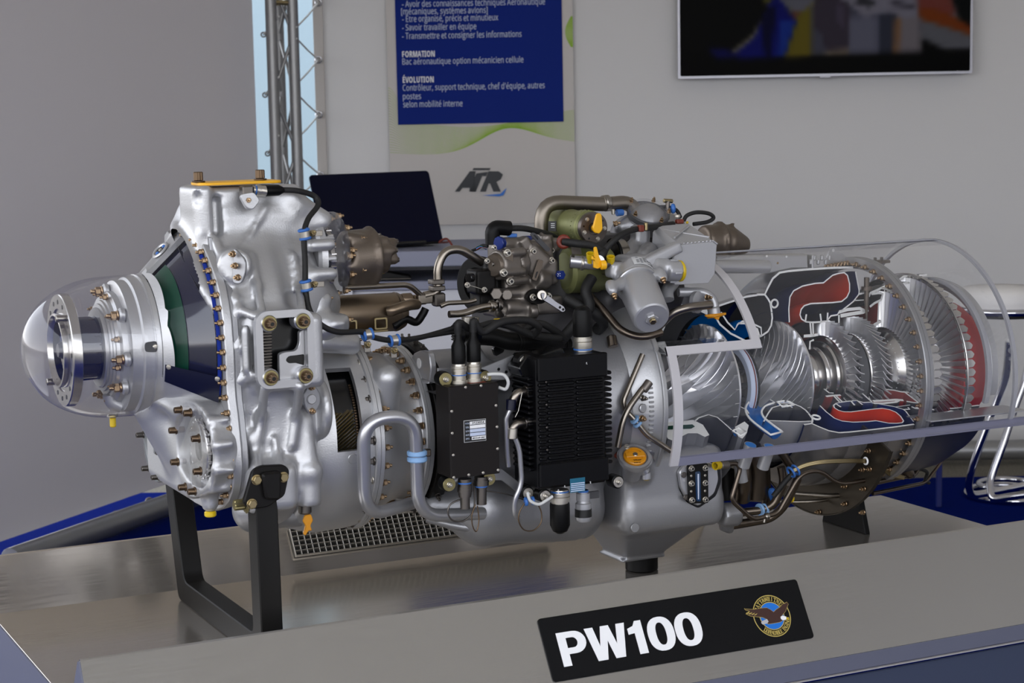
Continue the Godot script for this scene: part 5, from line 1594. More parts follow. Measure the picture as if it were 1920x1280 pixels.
	# black toothed ring
	var br := put(G.new().ringed(Vector3(0.656, C2, 0), XD, 0.1, 0.166, 0.030, 64), "black_ring", "black_paint", engine, Transform3D(), "black ring with dark bolts behind the flange")
	for k in 32: put(B.nut, "ring_bolt", "dark_steel", br, Transform3D(toward(Vector3(0, cos(TAU * k / 32), sin(TAU * k / 32))), ringpt(0.672, C2, 0.164, k * 11.25)))
	# inlet case and the air duct under it
	var c := Cast.new()
	c.cyl(Vector3(0.67, AX - 0.02, 0), Vector3(1.0, AX - 0.02, 0), 0.142, 0.02, 0.03)
	c.cyl(Vector3(0.84, AX - 0.01, 0), Vector3(1.10, AX, 0), 0.15, 0.03, 0.04, 1, 0.185)
	c.rod(P(815, 948, 0.10), P(900, 955, 0.12), 0.026, 0.05, 0.03)
	c.rod(P(900, 945, 0.10), P(1060, 952, 0.06), 0.055, 0.075, 0.04)
	c.box(P(960, 935, 0.03), Vector3(0.30, 0.12, 0.26), Basis(), 0.05, 0.04)
	c.rod(P(880, 650, 0.10), P(905, 690, 0.12), 0.018, 0.018, 0.015)
	c.box(P(905, 700, 0.15), Vector3(0.24, 0.024, 0.10), Basis(Vector3(0, 0, 1), 0.14), 0.01, 0.015)
	put(c.mesh(Vector3(0.64, 0.79, -0.2), Vector3(1.14, 1.26, 0.24), 0.0065), "inlet_case", "silver_dark", engine, Transform3D(), "dark silver cast air inlet case and duct")
	put(G.new().tube(spline([P(800, 972, 0.12), P(860, 986, 0.14), P(930, 994, 0.15), P(1010, 994, 0.12)], 6), 0.008, 10), "duct_lip", "silver_dark", engine)
	# lower scroll of the second stage and the dark ribbed hose under it
	var dc := Cast.new()
	dc.rod(P(540, 950, 0.06), P(560, 962, 0.08), 0.03, 0.022, 0.02)
	dc.rod(P(480, 955, -0.02), P(545, 955, 0.06), 0.045, 0.03, 0.02)
	put(dc.mesh(P(470, 1000, 0.1) - Vector3(0.1, 0.03, 0.15), P(590, 930, 0.1) + Vector3(0.05, 0.03, 0.06), 0.005), "drain_housing", "silver_dark", engine)
	put(G.new().cyl(P(572, 962, 0.20), Vector3.UP, 0.012, 0.018, 18), "drain_neck", "dark_steel", engine)
	var yt := PackedVector2Array()
	for q in [[572, 966], [583, 964], [587, 975], [582, 985], [585, 994], [578, 995], [573, 1004], [569, 1001], [573, 985], [568, 977]]:
		var w := P(q[0], q[1], 0.21); yt.append(Vector2(w.x, w.y))
	put(G.new().prism(round_poly(yt, 0.002, 3), Transform3D(Basis(), Vector3(0, 0, 0.205)), 0.006, 0.001), "drain_tag", "orange", engine, Transform3D(), "orange-yellow plug tag hanging under the gearbox")
	for k in 9: put(G.new().torus(P(602 + 8.5 * k, 950 + 0.3 * k, 0.08), XD, 0.016, 0.006, 20, 8), "bellows_ring", "rubber", engine)
	# polished pressure pipe in front
	var pp := fillet([P(772, 945, 0.17), P(690, 962, 0.215), P(683, 945, 0.225), P(686, 790, 0.24), P(738, 768, 0.245), P(783, 800, 0.24), P(783, 950, 0.215), P(815, 962, 0.20), P(905, 960, 0.17)], 0.075, 9)
	pp = fillet([P(772, 943, 0.15), P(684, 968, 0.21), P(681, 786, 0.235), P(779, 778, 0.235), P(784, 968, 0.21), P(905, 962, 0.17)], 0.055, 12)
	var pipe := put(G.new().tube(pp, 0.0122, 18), "pressure_pipe", "silver_smooth", engine, Transform3D(), "thick satin silver pipe bent into a tall hairpin loop")
	var cp := P(782, 855, 0.222)
	for k in 2: put(G.new().cyl(cp + Vector3(0, 0.001 - 0.011 * k, 0), Vector3.UP, 0.0185, 0.0095, 24, 0.002), "pipe_clamp", "clamp_sky", pipe, Transform3D(), "pale blue clamp ring")
	put(G.new().box(cp + Vector3(0.022, 0.004, -0.004), Vector3(0.012, 0.014, 0.012), Basis(), 0.002), "clamp_tab", "tube_dark", pipe)


# ------------------------------------------------------------------ black boxes in front of the inlet case
func wire_loop(pts: Array, z: float, r: float, m: String, called := "lanyard") -> void:
	put(G.new().tube(spline(PL(pts, z), 6), r, 6), called, m, engine)

func boxes() -> void:
	var z := 0.27
	# torque signal box
	var tl := P(841, 726, z); var tr := P(934, 715, z); var br := P(937, 886, z); var bl := P(846, 899, z)
	var w := (tr.x + br.x - tl.x - bl.x) / 2; var h := (tl.y + tr.y - bl.y - br.y) / 2
	var c := (tl + tr + br + bl) / 4
	var bx := put(G.new().box(c - Vector3(0, 0, 0.03), Vector3(w, h, 0.06), Basis(), 0.002), "signal_box", "brown_box", engine, Transform3D(), "brown-black flat electronics box with a small white label")
	put(G.new().box(c + Vector3(0, 0, 0.0008), Vector3(w - 0.002, h - 0.002, 0.0016), Basis(), 0.0006), "box_lid", "brown_box", bx)
	for q in [[873, 726], [902, 723], [930, 760], [932, 800], [933, 841], [934, 881], [906, 886], [879, 890], [851, 895], [850, 853], [848, 812], [847, 771]]:
		put(B.panscrew, "screw", "zinc", bx, Transform3D(toward(Vector3(0, 0, 1)).scaled_local(Vector3.ONE * 0.62), P(q[0], q[1], z + 0.0016)))
	# label
	var l0 := P(867, 789, z); var l1 := P(914, 830, z)
	var lc := P(890.5, 807, z + 0.002)
	var lw := 0.0445; var lh := 0.0405
	var tilt := Basis(Vector3(0, 0, 1), 0.035)
	var lt := Transform3D(Basis(), lc)
	var lab := put(G.new().box(lc, Vector3(lw, lh, 0.0006), Basis(), 0.0002), "label", "label_grey", bx)
	put(G.new().box(lc + Vector3(0, 0, 0.0003), Vector3(lw - 0.002, lh - 0.002, 0.0006), Basis(), 0.0002), "label", "print_black", bx)
	for k in 5:
		var y := 0.0145 - 0.0070 * k
		put(G.new().box(lc + Vector3(0.005 if k < 4 else 0.007, y, 0.0008), Vector3(0.031 if k < 4 else 0.028, 0.0058, 0.0004), Basis(), 0.0001), "label_field", "print_white" if k in [0, 1, 4] else "print_light", bx)
		text_fit(["P/N", "SER.", "S/N", "DATE", "APP'D"][k], lt.translated(Vector3(-0.0155, y, 0.0009)), 0.007, 0.003, "print_light", bx, false, 0.0003)
	text_fit("3123054", lt.translated(Vector3(0.006, 0.0147, 0.0012)), 0.024, 0.0042, "print_black", bx, true, 0.0003)
	text_fit("MOCK-UP ONLY", lt.translated(Vector3(0.007, -0.0135, 0.0012)), 0.025, 0.003, "print_black", bx, true, 0.0003)
	# plugs on its top
	for k in 2:
		var p := P([861, 889][k], [716, 712][k], z - 0.03)
		var s := put(G.new().lathe(V([[-0.003, 0], [-0.003, 0.0155], [0.004, 0.0155], [0.004, 0.0125], [0.012, 0.0125], [0.012, 0.0135], [0.015, 0.0135], [0.015, 0.0125], [0.02, 0.0125], [0.02, 0.0142], [0.0245, 0.0142], [0.025, 0.0135], [0.026, 0.0142], [0.030, 0.0142], [0.030, 0.0115], [0.036, 0.0105], [0.036, 0]]), p, Vector3.UP, 24), "plug", "zinc", engine)
		put(G.new().cyl(p + Vector3(0, 0.0125, 0), Vector3.UP, 0.0138, 0.0022, 24, 0.0004), "plug_band", "clamp_blue", s)
		put(G.new().box(p + Vector3(0, -0.004, 0), Vector3(0.034, 0.003, 0.034), Basis(), 0.0008), "gasket", "red_rubber", s)
		put(G.new().lathe(V([[0.034, 0], [0.034, 0.0128], [0.036, 0.0132], [0.066, 0.0132], [0.078, 0.0075], [0.090, 0.0062], [0.090, 0]]), p, Vector3.UP, 24), "plug_boot", "rubber", s)
		var top := p + Vector3(0, 0.088, 0)
		var cb := [top, top + Vector3(0.002, 0.02, 0)]
		cb.append_array(PL([[884, 616, 0.22], [925, 606, 0.21], [960, 612, 0.21], [1000, 628, 0.20], [1050, 634, 0.18]] if k == 0 else [[905, 622, 0.235], [940, 604, 0.235], [985, 600, 0.225], [1010, 612, 0.22], [1000, 630, 0.20]]))
		put(G.new().tube(spline(cb, 7), 0.0072, 10), "wiring_harness", "cable", engine)
	for k in 2:
		var p := P([871, 902][k], [897, 893][k], z - 0.03)
		var m := put(G.new().lathe(V([[0, 0], [0, 0.0125], [0.012, 0.0125], [0.012, 0.0135], [0.018, 0.0135], [0.018, 0.0142], [0.024, 0.0142], [0.024, 0.0125], [0.03, 0.0125], [0.03, 0.0115], [0.034, 0.0115], [0.034, 0.009], [0.056, 0.009], [0.057, 0.0]]) if k == 0 else V([[0, 0], [0, 0.0125], [0.006, 0.0125], [0.006, 0.0142], [0.016, 0.0142], [0.016, 0.011], [0.021, 0.011], [0.021, 0.0095], [0.052, 0.0095], [0.052, 0]]), p, Vector3.DOWN, 22), "plug", "dark_steel", engine)
		put(G.new().cyl(p - Vector3(0, [0.009, 0.0195][k], 0), Vector3.UP, [0.0129, 0.0115][k], 0.003, 22, 0.0004), "plug_band", "clamp_blue", m)
	for q in [[835, 711], [909, 708], [842, 908], [917, 897]]:
		var p := P(q[0], q[1], z - 0.028)
		var m := put(G.new().lathe(V([[-0.02, 0], [-0.02, 0.014], [-0.004, 0.014], [0, 0.012], [0, 0]]), p, Vector3(0, 0, 1), 20), "rubber_mount", "rubber", engine)
		put(G.new().cyl(p + Vector3(0, 0, 0.0), Vector3(0, 0, 1), 0.0125, 0.002, 20, 0.0005), "washer", "cadmium", m)
		put(B.nut, "nut", "zinc", m, Transform3D(toward(Vector3(0, 0, 1)).scaled_local(Vector3(0.9, 0.7, 0.9)), p + Vector3(0, 0, 0.002)))
	put(G.new().tube(spline(PL([[914, 702, 0.262], [928, 701, 0.265], [945, 703, 0.268], [953, 716, 0.268], [948, 729, 0.262], [935, 726, 0.255]]), 6), 0.0032, 8), "bonding_wire", "rope", engine, Transform3D(), "short white bonding wire")
	wire_loop([[866, 935], [845, 945], [840, 962], [850, 976], [870, 976], [885, 962], [890, 940], [888, 905]], 0.235, 0.0016, "dark_steel")
	wire_loop([[892, 945], [885, 965], [886, 985], [893, 996], [898, 975], [895, 948]], 0.24, 0.0012, "bronze")
	put(G.new().tube(spline(PL([[912, 920], [950, 926], [985, 938]], 0.235), 5), 0.0013, 6), "lanyard", "dark_steel", engine)
	# support bracket running to the second box
	var bp := PackedVector2Array()
	for q in [[820, 690], [905, 688], [975, 660], [978, 690], [945, 712], [905, 712], [820, 706]]:
		var p := P(q[0], q[1], 0.20); bp.append(Vector2(p.x, p.y))
	var bk := put(G.new().prism(bp, Transform3D(Basis(), Vector3(0, 0, 0.198)), 0.004, 0.0008), "box_bracket", "silver_dark", engine)
	for q in [[935, 692], [949, 697]]: put(G.new().cyl(P(q[0], q[1], 0.2023), Vector3(0, 0, 1), 0.003, 0.0006, 12, 0.0001), "bracket_hole", "black_gloss", bk)
	var bq := PackedVector2Array()
	for q in [[905, 878], [940, 878], [1000, 925], [990, 938], [940, 900], [908, 900]]:
		var p := P(q[0], q[1], 0.20); bq.append(Vector2(p.x, p.y))
	put(G.new().prism(bq, Transform3D(Basis(), Vector3(0, 0, 0.198)), 0.004, 0.0008), "box_bracket", "silver_dark", engine)
	# engine control unit: finned black box
	var Z := 0.30
	var a := P(1010, 671, Z); var b := P(1140, 662, Z); var d := P(1139, 910, Z); var e := P(1010, 915, Z)
	var W2 := (b.x + d.x - a.x - e.x) / 2; var H2 := (a.y + b.y - d.y - e.y) / 2
	var C := (a + b + d + e) / 4
	var eb := put(G.new().box(C - Vector3(0, 0, 0.056), Vector3(W2, H2, 0.10), Basis(), 0.004), "control_unit", "black_box", engine, Transform3D(), "large black engine control unit with horizontal cooling fins")
	put(G.new().box(Vector3(C.x, a.y - 0.022, C.z - 0.003), Vector3(W2, 0.044, 0.012), Basis(), 0.002), "top_panel", "black_box", eb)
	put(G.new().box(Vector3(C.x, e.y + 0.022, C.z - 0.003), Vector3(W2, 0.044, 0.012), Basis(), 0.002), "lower_panel", "black_box", eb)
	var fin := {}
	var row_n := 17
	for k in row_n:
		var y := lerpf(P(1080, 706, Z).y, P(1080, 875, Z).y, k / float(row_n - 1))
		for s in [[1012, 1026, 0], [1029, 1079, 1], [1083, 1133, 1]]:
			var x0 := P(s[0], 780, Z).x; var x1 := P(s[1], 780, Z).x
			put(G.new().prism(rrect(x1 - x0, 0.0072, 0.0034, 3), Transform3D(Basis(), Vector3((x0 + x1) / 2, y, Z - 0.010)), 0.010, 0.002), "fin", "black_box", eb)
		put(G.new().box(Vector3(C.x + W2 / 2 + 0.007, y, Z - 0.035), Vector3(0.018, 0.0065, 0.05), Basis(), 0.002), "fin", "black_box", eb)
		put(G.new().box(Vector3(C.x - W2 / 2 - 0.004, y, Z - 0.055), Vector3(0.012, 0.0065, 0.07), Basis(), 0.002), "fin", "black_box", eb)
		if k % 4 == 1:
			put(B.panscrew, "screw", "dark_steel", eb, Transform3D(toward(Vector3(0, 0, 1)).scaled_local(Vector3.ONE * 0.5), Vector3(P(1027, 780, Z).x, y + 0.005, Z - 0.004)))
	# saddle on its upper left with the rubber mount
	var sp := PackedVector2Array()
	for q in [[968, 690], [985, 664], [1000, 668], [1050, 650], [1056, 664], [1030, 672], [1026, 694], [1008, 703], [975, 706]]:
		var p := P(q[0], q[1], Z - 0.05); sp.append(Vector2(p.x, p.y))
	put(G.new().prism(round_poly(sp, 0.004, 3), Transform3D(Basis(), Vector3(0, 0, Z - 0.09)), 0.05, 0.002), "saddle", "black_gloss", eb)
	for q in [[983, 677, 0.245], [1021, 929, 0.275], [989, 924, 0.25], [1158, 903, 0.27]]:
		var p := P(q[0], q[1], q[2])
		var m := put(G.new().lathe(V([[-0.022, 0], [-0.022, 0.013], [0, 0.013], [0.001, 0.0105], [0.003, 0.0105], [0.003, 0]]), p, Vector3(0, 0, 1), 20), "rubber_mount", "rubber", engine)
		put(G.new().cyl(p + Vector3(0, 0, 0.001), Vector3(0, 0, 1), 0.0105, 0.003, 20, 0.0006), "washer", "zinc", m)
		put(B.nut, "nut", "zinc", m, Transform3D(toward(Vector3(0, 0, 1)).scaled_local(Vector3(0.8, 0.6, 0.8)), p + Vector3(0, 0, 0.004)))
	# capped connector on top
	var t := P(1093, 660, Z - 0.05)
	var cn := put(G.new().lathe(V([[0, 0], [0, 0.0165], [0.004, 0.0165], [0.004, 0.0178], [0.008, 0.0178], [0.008, 0.0168], [0.014, 0.0175], [0.020, 0.0175], [0.0205, 0.016], [0.0215, 0.0175], [0.027, 0.0175], [0.027, 0.015], [0.032, 0.015], [0.032, 0]]), t, Vector3.UP, 26), "connector", "zinc", engine)
	put(G.new().cyl(t + Vector3(0, 0.0045, 0), Vector3.UP, 0.018, 0.0035, 26, 0.0005), "connector_band", "clamp_blue", cn)
	put(G.new().lathe(V([[0.030, 0], [0.030, 0.0178], [0.032, 0.0182], [0.070, 0.0182], [0.080, 0.0155], [0.086, 0.009], [0.088, 0]]), t, Vector3.UP, 26), "black_cap", "rubber", cn, Transform3D(), "round black dust cap")
	# capped connectors below
	t = P(1049, 917, Z - 0.04)
	cn = put(G.new().lathe(V([[0, 0], [0, 0.017], [0.006, 0.018], [0.006, 0.0195], [0.012, 0.0195], [0.0125, 0.018], [0.0135, 0.0195], [0.022, 0.0195], [0.022, 0.016], [0.028, 0.016], [0.028, 0]]), t, Vector3.DOWN, 26), "connector", "zinc", engine)
	put(G.new().cyl(t - Vector3(0, 0.006, 0), Vector3.UP, 0.0178, 0.004, 26, 0.0005), "connector_band", "clamp_blue", cn)
	put(G.new().lathe(V([[0.026, 0], [0.026, 0.018], [0.03, 0.0188], [0.068, 0.0188], [0.079, 0.014], [0.084, 0.006], [0.085, 0]]), t, Vector3.DOWN, 26), "black_cap", "rubber", cn)
	t = P(1093, 918, Z - 0.05)
	cn = put(G.new().lathe(V([[0, 0], [0, 0.010], [0.006, 0.010], [0.006, 0.013], [0.02, 0.013], [0.02, 0.011], [0.024, 0.0125], [0.026, 0.015], [0.055, 0.0155], [0.060, 0.013], [0.061, 0]]), t, Vector3.DOWN, 24), "pressure_sensor", "silver_grey", engine)
	put(G.new().lathe(V([[0.036, 0.0153], [0.036, 0.0160], [0.051, 0.0162], [0.051, 0.0155]]), t, Vector3.DOWN, 24), "sensor_label", "print_black", cn)
	put(G.new().cyl(t - Vector3(0, 0.004, 0), Vector3.UP, 0.0108, 0.004, 20, 0.0005), "connector_band", "clamp_blue", cn)
	put(G.new().box(P(1113, 927, Z - 0.06), Vector3(0.022, 0.014, 0.006), Basis(), 0.001), "bracket_tab", "paint_grey", engine)
	put(G.new().tube(spline(PL([[989, 922], [994, 938], [1010, 945], [1024, 938], [1036, 930]], 0.285), 6), 0.003, 8), "bonding_wire", "rope", engine)
	var bcl := P(987, 940, 0.272)
	for k in 2: put(G.new().cyl(bcl + Vector3(0.014 * k - 0.004, 0, 0), Vector3(1, 0.1, 0.25), 0.0085, 0.006, 18, 0.0015), "hose_clip", "clamp_blue", engine)
	wire_loop([[984, 942], [974, 960], [973, 978], [983, 993], [1000, 994], [1014, 980], [1015, 960], [1008, 944]], 0.27, 0.0013, "bronze")
	# teal plate, lettering
	var tp := P(1083, 909, Z + 0.0035)
	var pl := put(G.new().box(tp, Vector3(0.0315, 0.0265, 0.0008), Basis(), 0.0002), "data_plate", "label_teal", eb)
	for k in 5: put(G.new().box(tp + Vector3(0, 0.0035 - 0.0035 * k, 0.0006), Vector3(0.029, 0.0018, 0.0004), Basis(), 0.0001), "plate_line", "print_light", eb)
	text_fit("GND", Transform3D(Basis(Vector3(0, 0, 1), -PI / 2), P(1047, 922, Z + 0.0035)), 0.009, 0.0028, "print_white", eb, true, 0.0004)
	text_fit("J3", Transform3D(Basis(Vector3(0, 0, 1), PI / 2), P(1059, 912, Z + 0.0035)), 0.0045, 0.0024, "print_white", eb, true, 0.0004)
	text_fit("J4", Transform3D(Basis(Vector3(0, 0, 1), -PI / 2), P(1107, 904, Z + 0.0035)), 0.0045, 0.0024, "print_white", eb, true, 0.0004)
	text_fit("J1", Transform3D(Basis(Vector3(0, 0, 1), PI / 2), P(1100, 681, Z + 0.0035)), 0.004, 0.0024, "print_white", eb, true, 0.0004)
	# pneumatic elbows and small pipes between the boxes
	for q in [[964, 738, 995, 731, 958, 756], [962, 795, 993, 791, 961, 810]]:
		var p := P(q[0], q[1], 0.265); var s := P(q[2], q[3], 0.262)
		var f := put(G.new().tube(fillet([s, P(q[0] + 4, q[1] - 1, 0.268), p + Vector3(-0.004, -0.018, 0)], 0.014), 0.0085, 14), "elbow_fitting", "tube_steel", engine)
		put(G.new().rod(s + Vector3(-0.012, -0.001, 0), s + Vector3(0.014, 0.001, 0), 0.0125, 6), "hex_nut", "dark_steel", f)
		put(G.new().rod(P(q[4], q[5] - 8, 0.268), P(q[4], q[5] + 12, 0.268), 0.0095, 8), "hex_nut", "paint_navy" if q[0] == 964 else "zinc", f)
		put(B.panscrew, "screw", "zinc", f, Transform3D(toward(Vector3(0, 0, 1)), s + Vector3(0.018, 0, 0.010)))
	put(G.new().tube(PL([[956, 768, 0.268], [949, 785, 0.266], [951, 850, 0.258], [954, 874, 0.254]]), 0.0046, 10), "air_line", "silver_smooth", engine)
	put(G.new().tube(fillet(PL([[962, 812, 0.268], [974, 840, 0.268], [979, 905, 0.265], [964, 938, 0.262], [966, 967, 0.255], [975, 974, 0.24]]), 0.02), 0.0048, 10), "air_line", "silver_smooth", engine)
	put(G.new().tube(PL([[979, 735], [972, 770], [966, 782]], 0.282), 0.0008, 5), "lock_wire", "zinc", engine)


# ------------------------------------------------------------------ accessories above the inlet case
func bar(a: Array, b: Array, r: float, m, called: String, parent: Node3D, r2 := -1.0, segs := 16) -> MeshInstance3D:
	return put(G.new().rod(P(a[0], a[1], a[2]), P(b[0], b[1], b[2]), r, segs, 0.0012, r2), called, m, parent)

func pipe(pts: Array, z: float, r: float, rad: float, m, called: String, parent: Node3D = null, label := "") -> MeshInstance3D:
	return put(G.new().tube(fillet(PL(pts, z), rad), r, 14), called, m, parent if parent else engine, Transform3D(), label)

func hose(pts: Array, z: float, r: float, called := "wiring_harness", m := "cable", parent: Node3D = null) -> MeshInstance3D:
	return put(G.new().tube(spline(PL(pts, z), 6), r, 9), called, m, parent if parent else engine)

func flat_plate(pts: Array, z: float, th: float, m, called: String, parent: Node3D, rnd := 0.003, bev := 0.0008) -> MeshInstance3D:
	var pl := []
	for q in pts:
		var w := P(q[0], q[1], z); pl.append(Vector2(w.x, w.y))
	return put(G.new().prism(round_poly(pl, rnd, 3), Transform3D(Basis(), Vector3(0, 0, z - th)), th, bev), called, m, parent)

func socket(parent: Node3D, u: float, v: float, z: float, s := 0.75, dir := Vector3(0, 0, 1)) -> void:
	put(B.capscrew, "cap_screw", "zinc", parent, Transform3D(toward(dir).scaled_local(Vector3.ONE * s), P(u, v, z)))
	put(G.new().cyl(P(u, v, z) + dir.normalized() * 0.0100 * s, dir, 0.003 * s / 0.75, 0.0007, 8, 0.0001), "screw_socket", "black_gloss", parent)

func upper() -> void:
	var e := engine
	# casting that carries the accessories, its silver darkened to stand for shade
	var c := Cast.new()
	c.cyl(Vector3(0.86, 1.20, -0.03), Vector3(1.16, 1.22, -0.03), 0.10, 0.02, 0.03)
	c.box(Vector3(1.10, 1.28, -0.03), Vector3(0.26, 0.20, 0.15), Basis(), 0.03, 0.03)
	c.cyl(P(1150, 520, 0.05), P(1260, 560, 0.05), 0.05, 0.01, 0.03)
	put(c.mesh(Vector3(0.82, 1.08, -0.16), Vector3(1.36, 1.46, 0.18), 0.006), "accessory_gearbox", "shadow_metal", e, Transform3D(), "accessory gearbox casting on top of the engine, coloured darker for shade")
	c = Cast.new()
	c.rod(P(1180, 440, -0.02), P(1250, 440, -0.02), 0.04, 0.045, 0.02)
	c.rod(P(1215, 440, 0.0), P(1215, 418, 0.0), 0.036, 0.04, 0.015)
	c.rod(P(1165, 425, 0.0), P(1190, 412, 0.0), 0.012, 0.014, 0.012)
	c.rod(P(1187, 470, 0.06), P(1180, 490, 0.08), 0.022, 0.026, 0.01)
	c.box(P(1200, 445, 0.06), Vector3(0.035, 0.05, 0.03), Basis(), 0.006, 0.006)
	c.rod(P(1216, 470, 0.10), P(1206, 482, 0.12), 0.018, 0.018, 0.006)
	c.box(P(1215, 452, -0.02), Vector3(0.11, 0.06, 0.10), Basis(), 0.02, 0.02)
	put(c.mesh(Vector3(1.02, 1.22, -0.12), Vector3(1.36, 1.46, 0.18), 0.005), "accessory_housing", "silver_dark", e, Transform3D(), "silver accessory housing under the round window")
	# bleed pipe
	var bp := pipe([[1017, 470, -0.02], [1013, 378, -0.02], [1140, 383, -0.02], [1180, 378, -0.02], [1205, 412, -0.02]], 0, 0.0148, 0.05, mat("pipe_warm", Color(0.52, 0.49, 0.45), 0.42, 1.0), "bleed_pipe", null, "thick warm grey steel pipe arching over the accessories")
	var cq := P(1137, 381, -0.02)
	put(G.new().cyl(cq - XD * 0.006, Vector3(1, 0.05, 0), 0.0168, 0.012, 24, 0.002), "pipe_band", "steel", bp)
	put(G.new().cyl(P(1129, 381, -0.02), Vector3(1, 0.05, 0), 0.0158, 0.004, 24, 0.0015), "pipe_bead", "pipe_warm", bp)
	put(G.new().rod(P(1149, 392, 0.0), P(1150, 402, 0.0), 0.004, 8), "band_bolt", "zinc", bp)
	put(G.new().rod(P(1156, 399, -0.01), P(1168, 398, -0.01), 0.007, 14), "blue_sleeve", "clamp_blue", bp)
	# olive generator
	var f := P(1114, 427, 0.10); var zz := Vector3(0, 0, 1)
	var ge := put(G.new().lathe(V([[-0.19, 0], [-0.19, 0.026], [-0.185, 0.0295], [-0.10, 0.0295], [-0.098, 0.032], [-0.092, 0.0325], [-0.088, 0.031], [-0.05, 0.0312], [-0.048, 0.033], [-0.022, 0.0335], [-0.020, 0.031], [-0.012, 0.031], [-0.012, 0.0]]), f, zz, 40), "starter_generator", "olive", e, Transform3D(), "olive green cylindrical generator with a dark face plate")
	put(G.new().lathe(V([[-0.013, 0], [-0.013, 0.0305], [-0.002, 0.0305], [0, 0.0295], [0, 0.014], [-0.003, 0.013], [-0.003, 0.010], [0.0, 0.009], [0.0, 0]]), f, zz, 40), "face_plate", mat("face_metal", Color(0.36, 0.33, 0.31), 0.35, 0.8), ge)
	for d in [20, 95, 160, 250, 318]:
		var q := f + Vector3(sin(deg_to_rad(d)), cos(deg_to_rad(d)), 0) * 0.023
		put(B.hexbolt, "plate_bolt", "zinc", ge, Transform3D(toward(zz).scaled_local(Vector3.ONE * 0.45), q))
	for d in [55, 210, 280]: put(G.new().cyl(f + Vector3(sin(deg_to_rad(d)), cos(deg_to_rad(d)), 0) * 0.0235 + zz * 0.0002, zz, 0.002, 0.0006, 8, 0.0001), "plate_hole", "black_gloss", ge)
	for k in 26:
		var a := TAU * k / 26
		put(G.new().ball(f + Vector3(sin(a) * 0.0336, cos(a) * 0.0336, -0.036), 0.0012, Vector3.UP, 1.0, 4, 6), "rivet", "olive", ge)
	var dp := put(G.new().prism(rrect(0.017, 0.020, 0.001, 2), Transform3D(look(Vector3(-0.75, 0.1, 0.66)), P(1036, 424, 0.02)), 0.002, 0.0004), "data_plate", "print_black", ge)
	for k in 4: put(G.new().box(P(1036.5, 419 + 3.6 * k, 0.0225), Vector3(0.008, 0.0016, 0.0006), look(Vector3(-0.75, 0.1, 0.66)), 0.0001), "plate_line", "label_grey", ge)
	put(G.new().rod(f, f + zz * 0.022, 0.0075, 18, 0.002), "yellow_plug", "yellow", ge)
	var yp := PackedVector2Array()
	for q in [[1119, 401], [1125, 399], [1128, 403], [1130, 428], [1124, 438], [1115, 436], [1112, 427]]:
		var w := P(q[0], q[1], 0.125); yp.append(Vector2(w.x, w.y))
	put(G.new().prism(round_poly(yp, 0.003, 3), Transform3D(Basis(), Vector3(0, 0, 0.120)), 0.006, 0.0012), "yellow_tag", "yellow", ge, Transform3D(), "yellow plug tag on the generator face")
	# olive pump drum behind the cables, steel band at its right end
	var od := put(G.new().lathe(V([[0, 0], [0, 0.036], [0.006, 0.045], [0.07, 0.046], [0.078, 0.043], [0.095, 0.043], [0.10, 0.038], [0.10, 0]]), P(1058, 508, 0.06), XD, 36), "olive_drum", "olive", e, Transform3D(), "olive green pump drum below the generator")
	put(G.new().cyl(P(1152, 480, 0.06), XD, 0.0335, 0.020, 32, 0.002), "steel_band", "steel", od)
	put(G.new().torus(P(1150, 480, 0.06), XD, 0.034, 0.003, 32, 8), "rubber_ring", "rubber", od)
	# fuel control: brown-grey casting
	var fc := Cast.new()
	fc.box(P(965, 505, 0.04), Vector3(0.085, 0.11, 0.08), Basis(), 0.010, 0.004)
	fc.cyl(P(930, 497, 0.095), P(962, 495, 0.085), 0.029, 0.003, 0.002)
	fc.cyl(P(964, 495, 0.085), P(982, 494, 0.08), 0.025, 0.003, 0.003)
	fc.rod(P(945, 457, 0.075), P(985, 456, 0.06), 0.0125, 0.0125, 0.004)
	fc.box(P(982, 456, 0.075), Vector3(0.022, 0.024, 0.024), Basis(Vector3(0, 0, 1), 0.5), 0.003, 0.002)
	fc.rod(P(958, 474, 0.110), P(980, 472, 0.105), 0.009, 0.009, 0.003)
	fc.rod(P(944, 511, 0.118), P(980, 508, 0.108), 0.009, 0.008, 0.003)
	fc.rod(P(956, 527, 0.105), P(985, 524, 0.095), 0.009, 0.008, 0.003)
	fc.rod(P(946, 478, 0.10), P(978, 476, 0.095), 0.008, 0.008, 0.003)
	fc.box(P(990, 488, 0.055), Vector3(0.05, 0.055, 0.075), Basis(Vector3(0, 0, 1), -0.7), 0.008, 0.004)
	fc.box(P(1012, 508, 0.06), Vector3(0.055, 0.05, 0.06), Basis(), 0.008, 0.006)
	fc.cyl(P(1004, 522, 0.09), P(1026, 525, 0.08), 0.018, 0.004, 0.004)
	fc.rod(P(932, 550, 0.09), P(1000, 548, 0.085), 0.010, 0.011, 0.004)
	fc.rod(P(984, 545, 0.08), P(976, 600, 0.09), 0.016, 0.015, 0.008)
	fc.cyl(P(945, 576, 0.095), P(985, 577, 0.09), 0.015, 0.003, 0.005)
	fc.rod(P(950, 600, 0.10), P(1000, 590, 0.09), 0.009, 0.010, 0.004)
	fc.cyl(P(992, 584, 0.105), P(1006, 582, 0.105), 0.013, 0.003, 0.003)
	fc.cyl(P(1024, 480, 0.06), P(1024, 440, 0.06), 0.0135, 0.003, 0.004)
	fc.cyl(P(1040, 470, 0.06), P(1038, 446, 0.06), 0.0120, 0.003, 0.003)
	fc.cyl(P(1012, 446, 0.05), P(1018, 438, 0.05), 0.008, 0.002, 0.003)
	fc.box(P(1000, 470, 0.05), Vector3(0.06, 0.04, 0.06), Basis(), 0.006, 0.004)
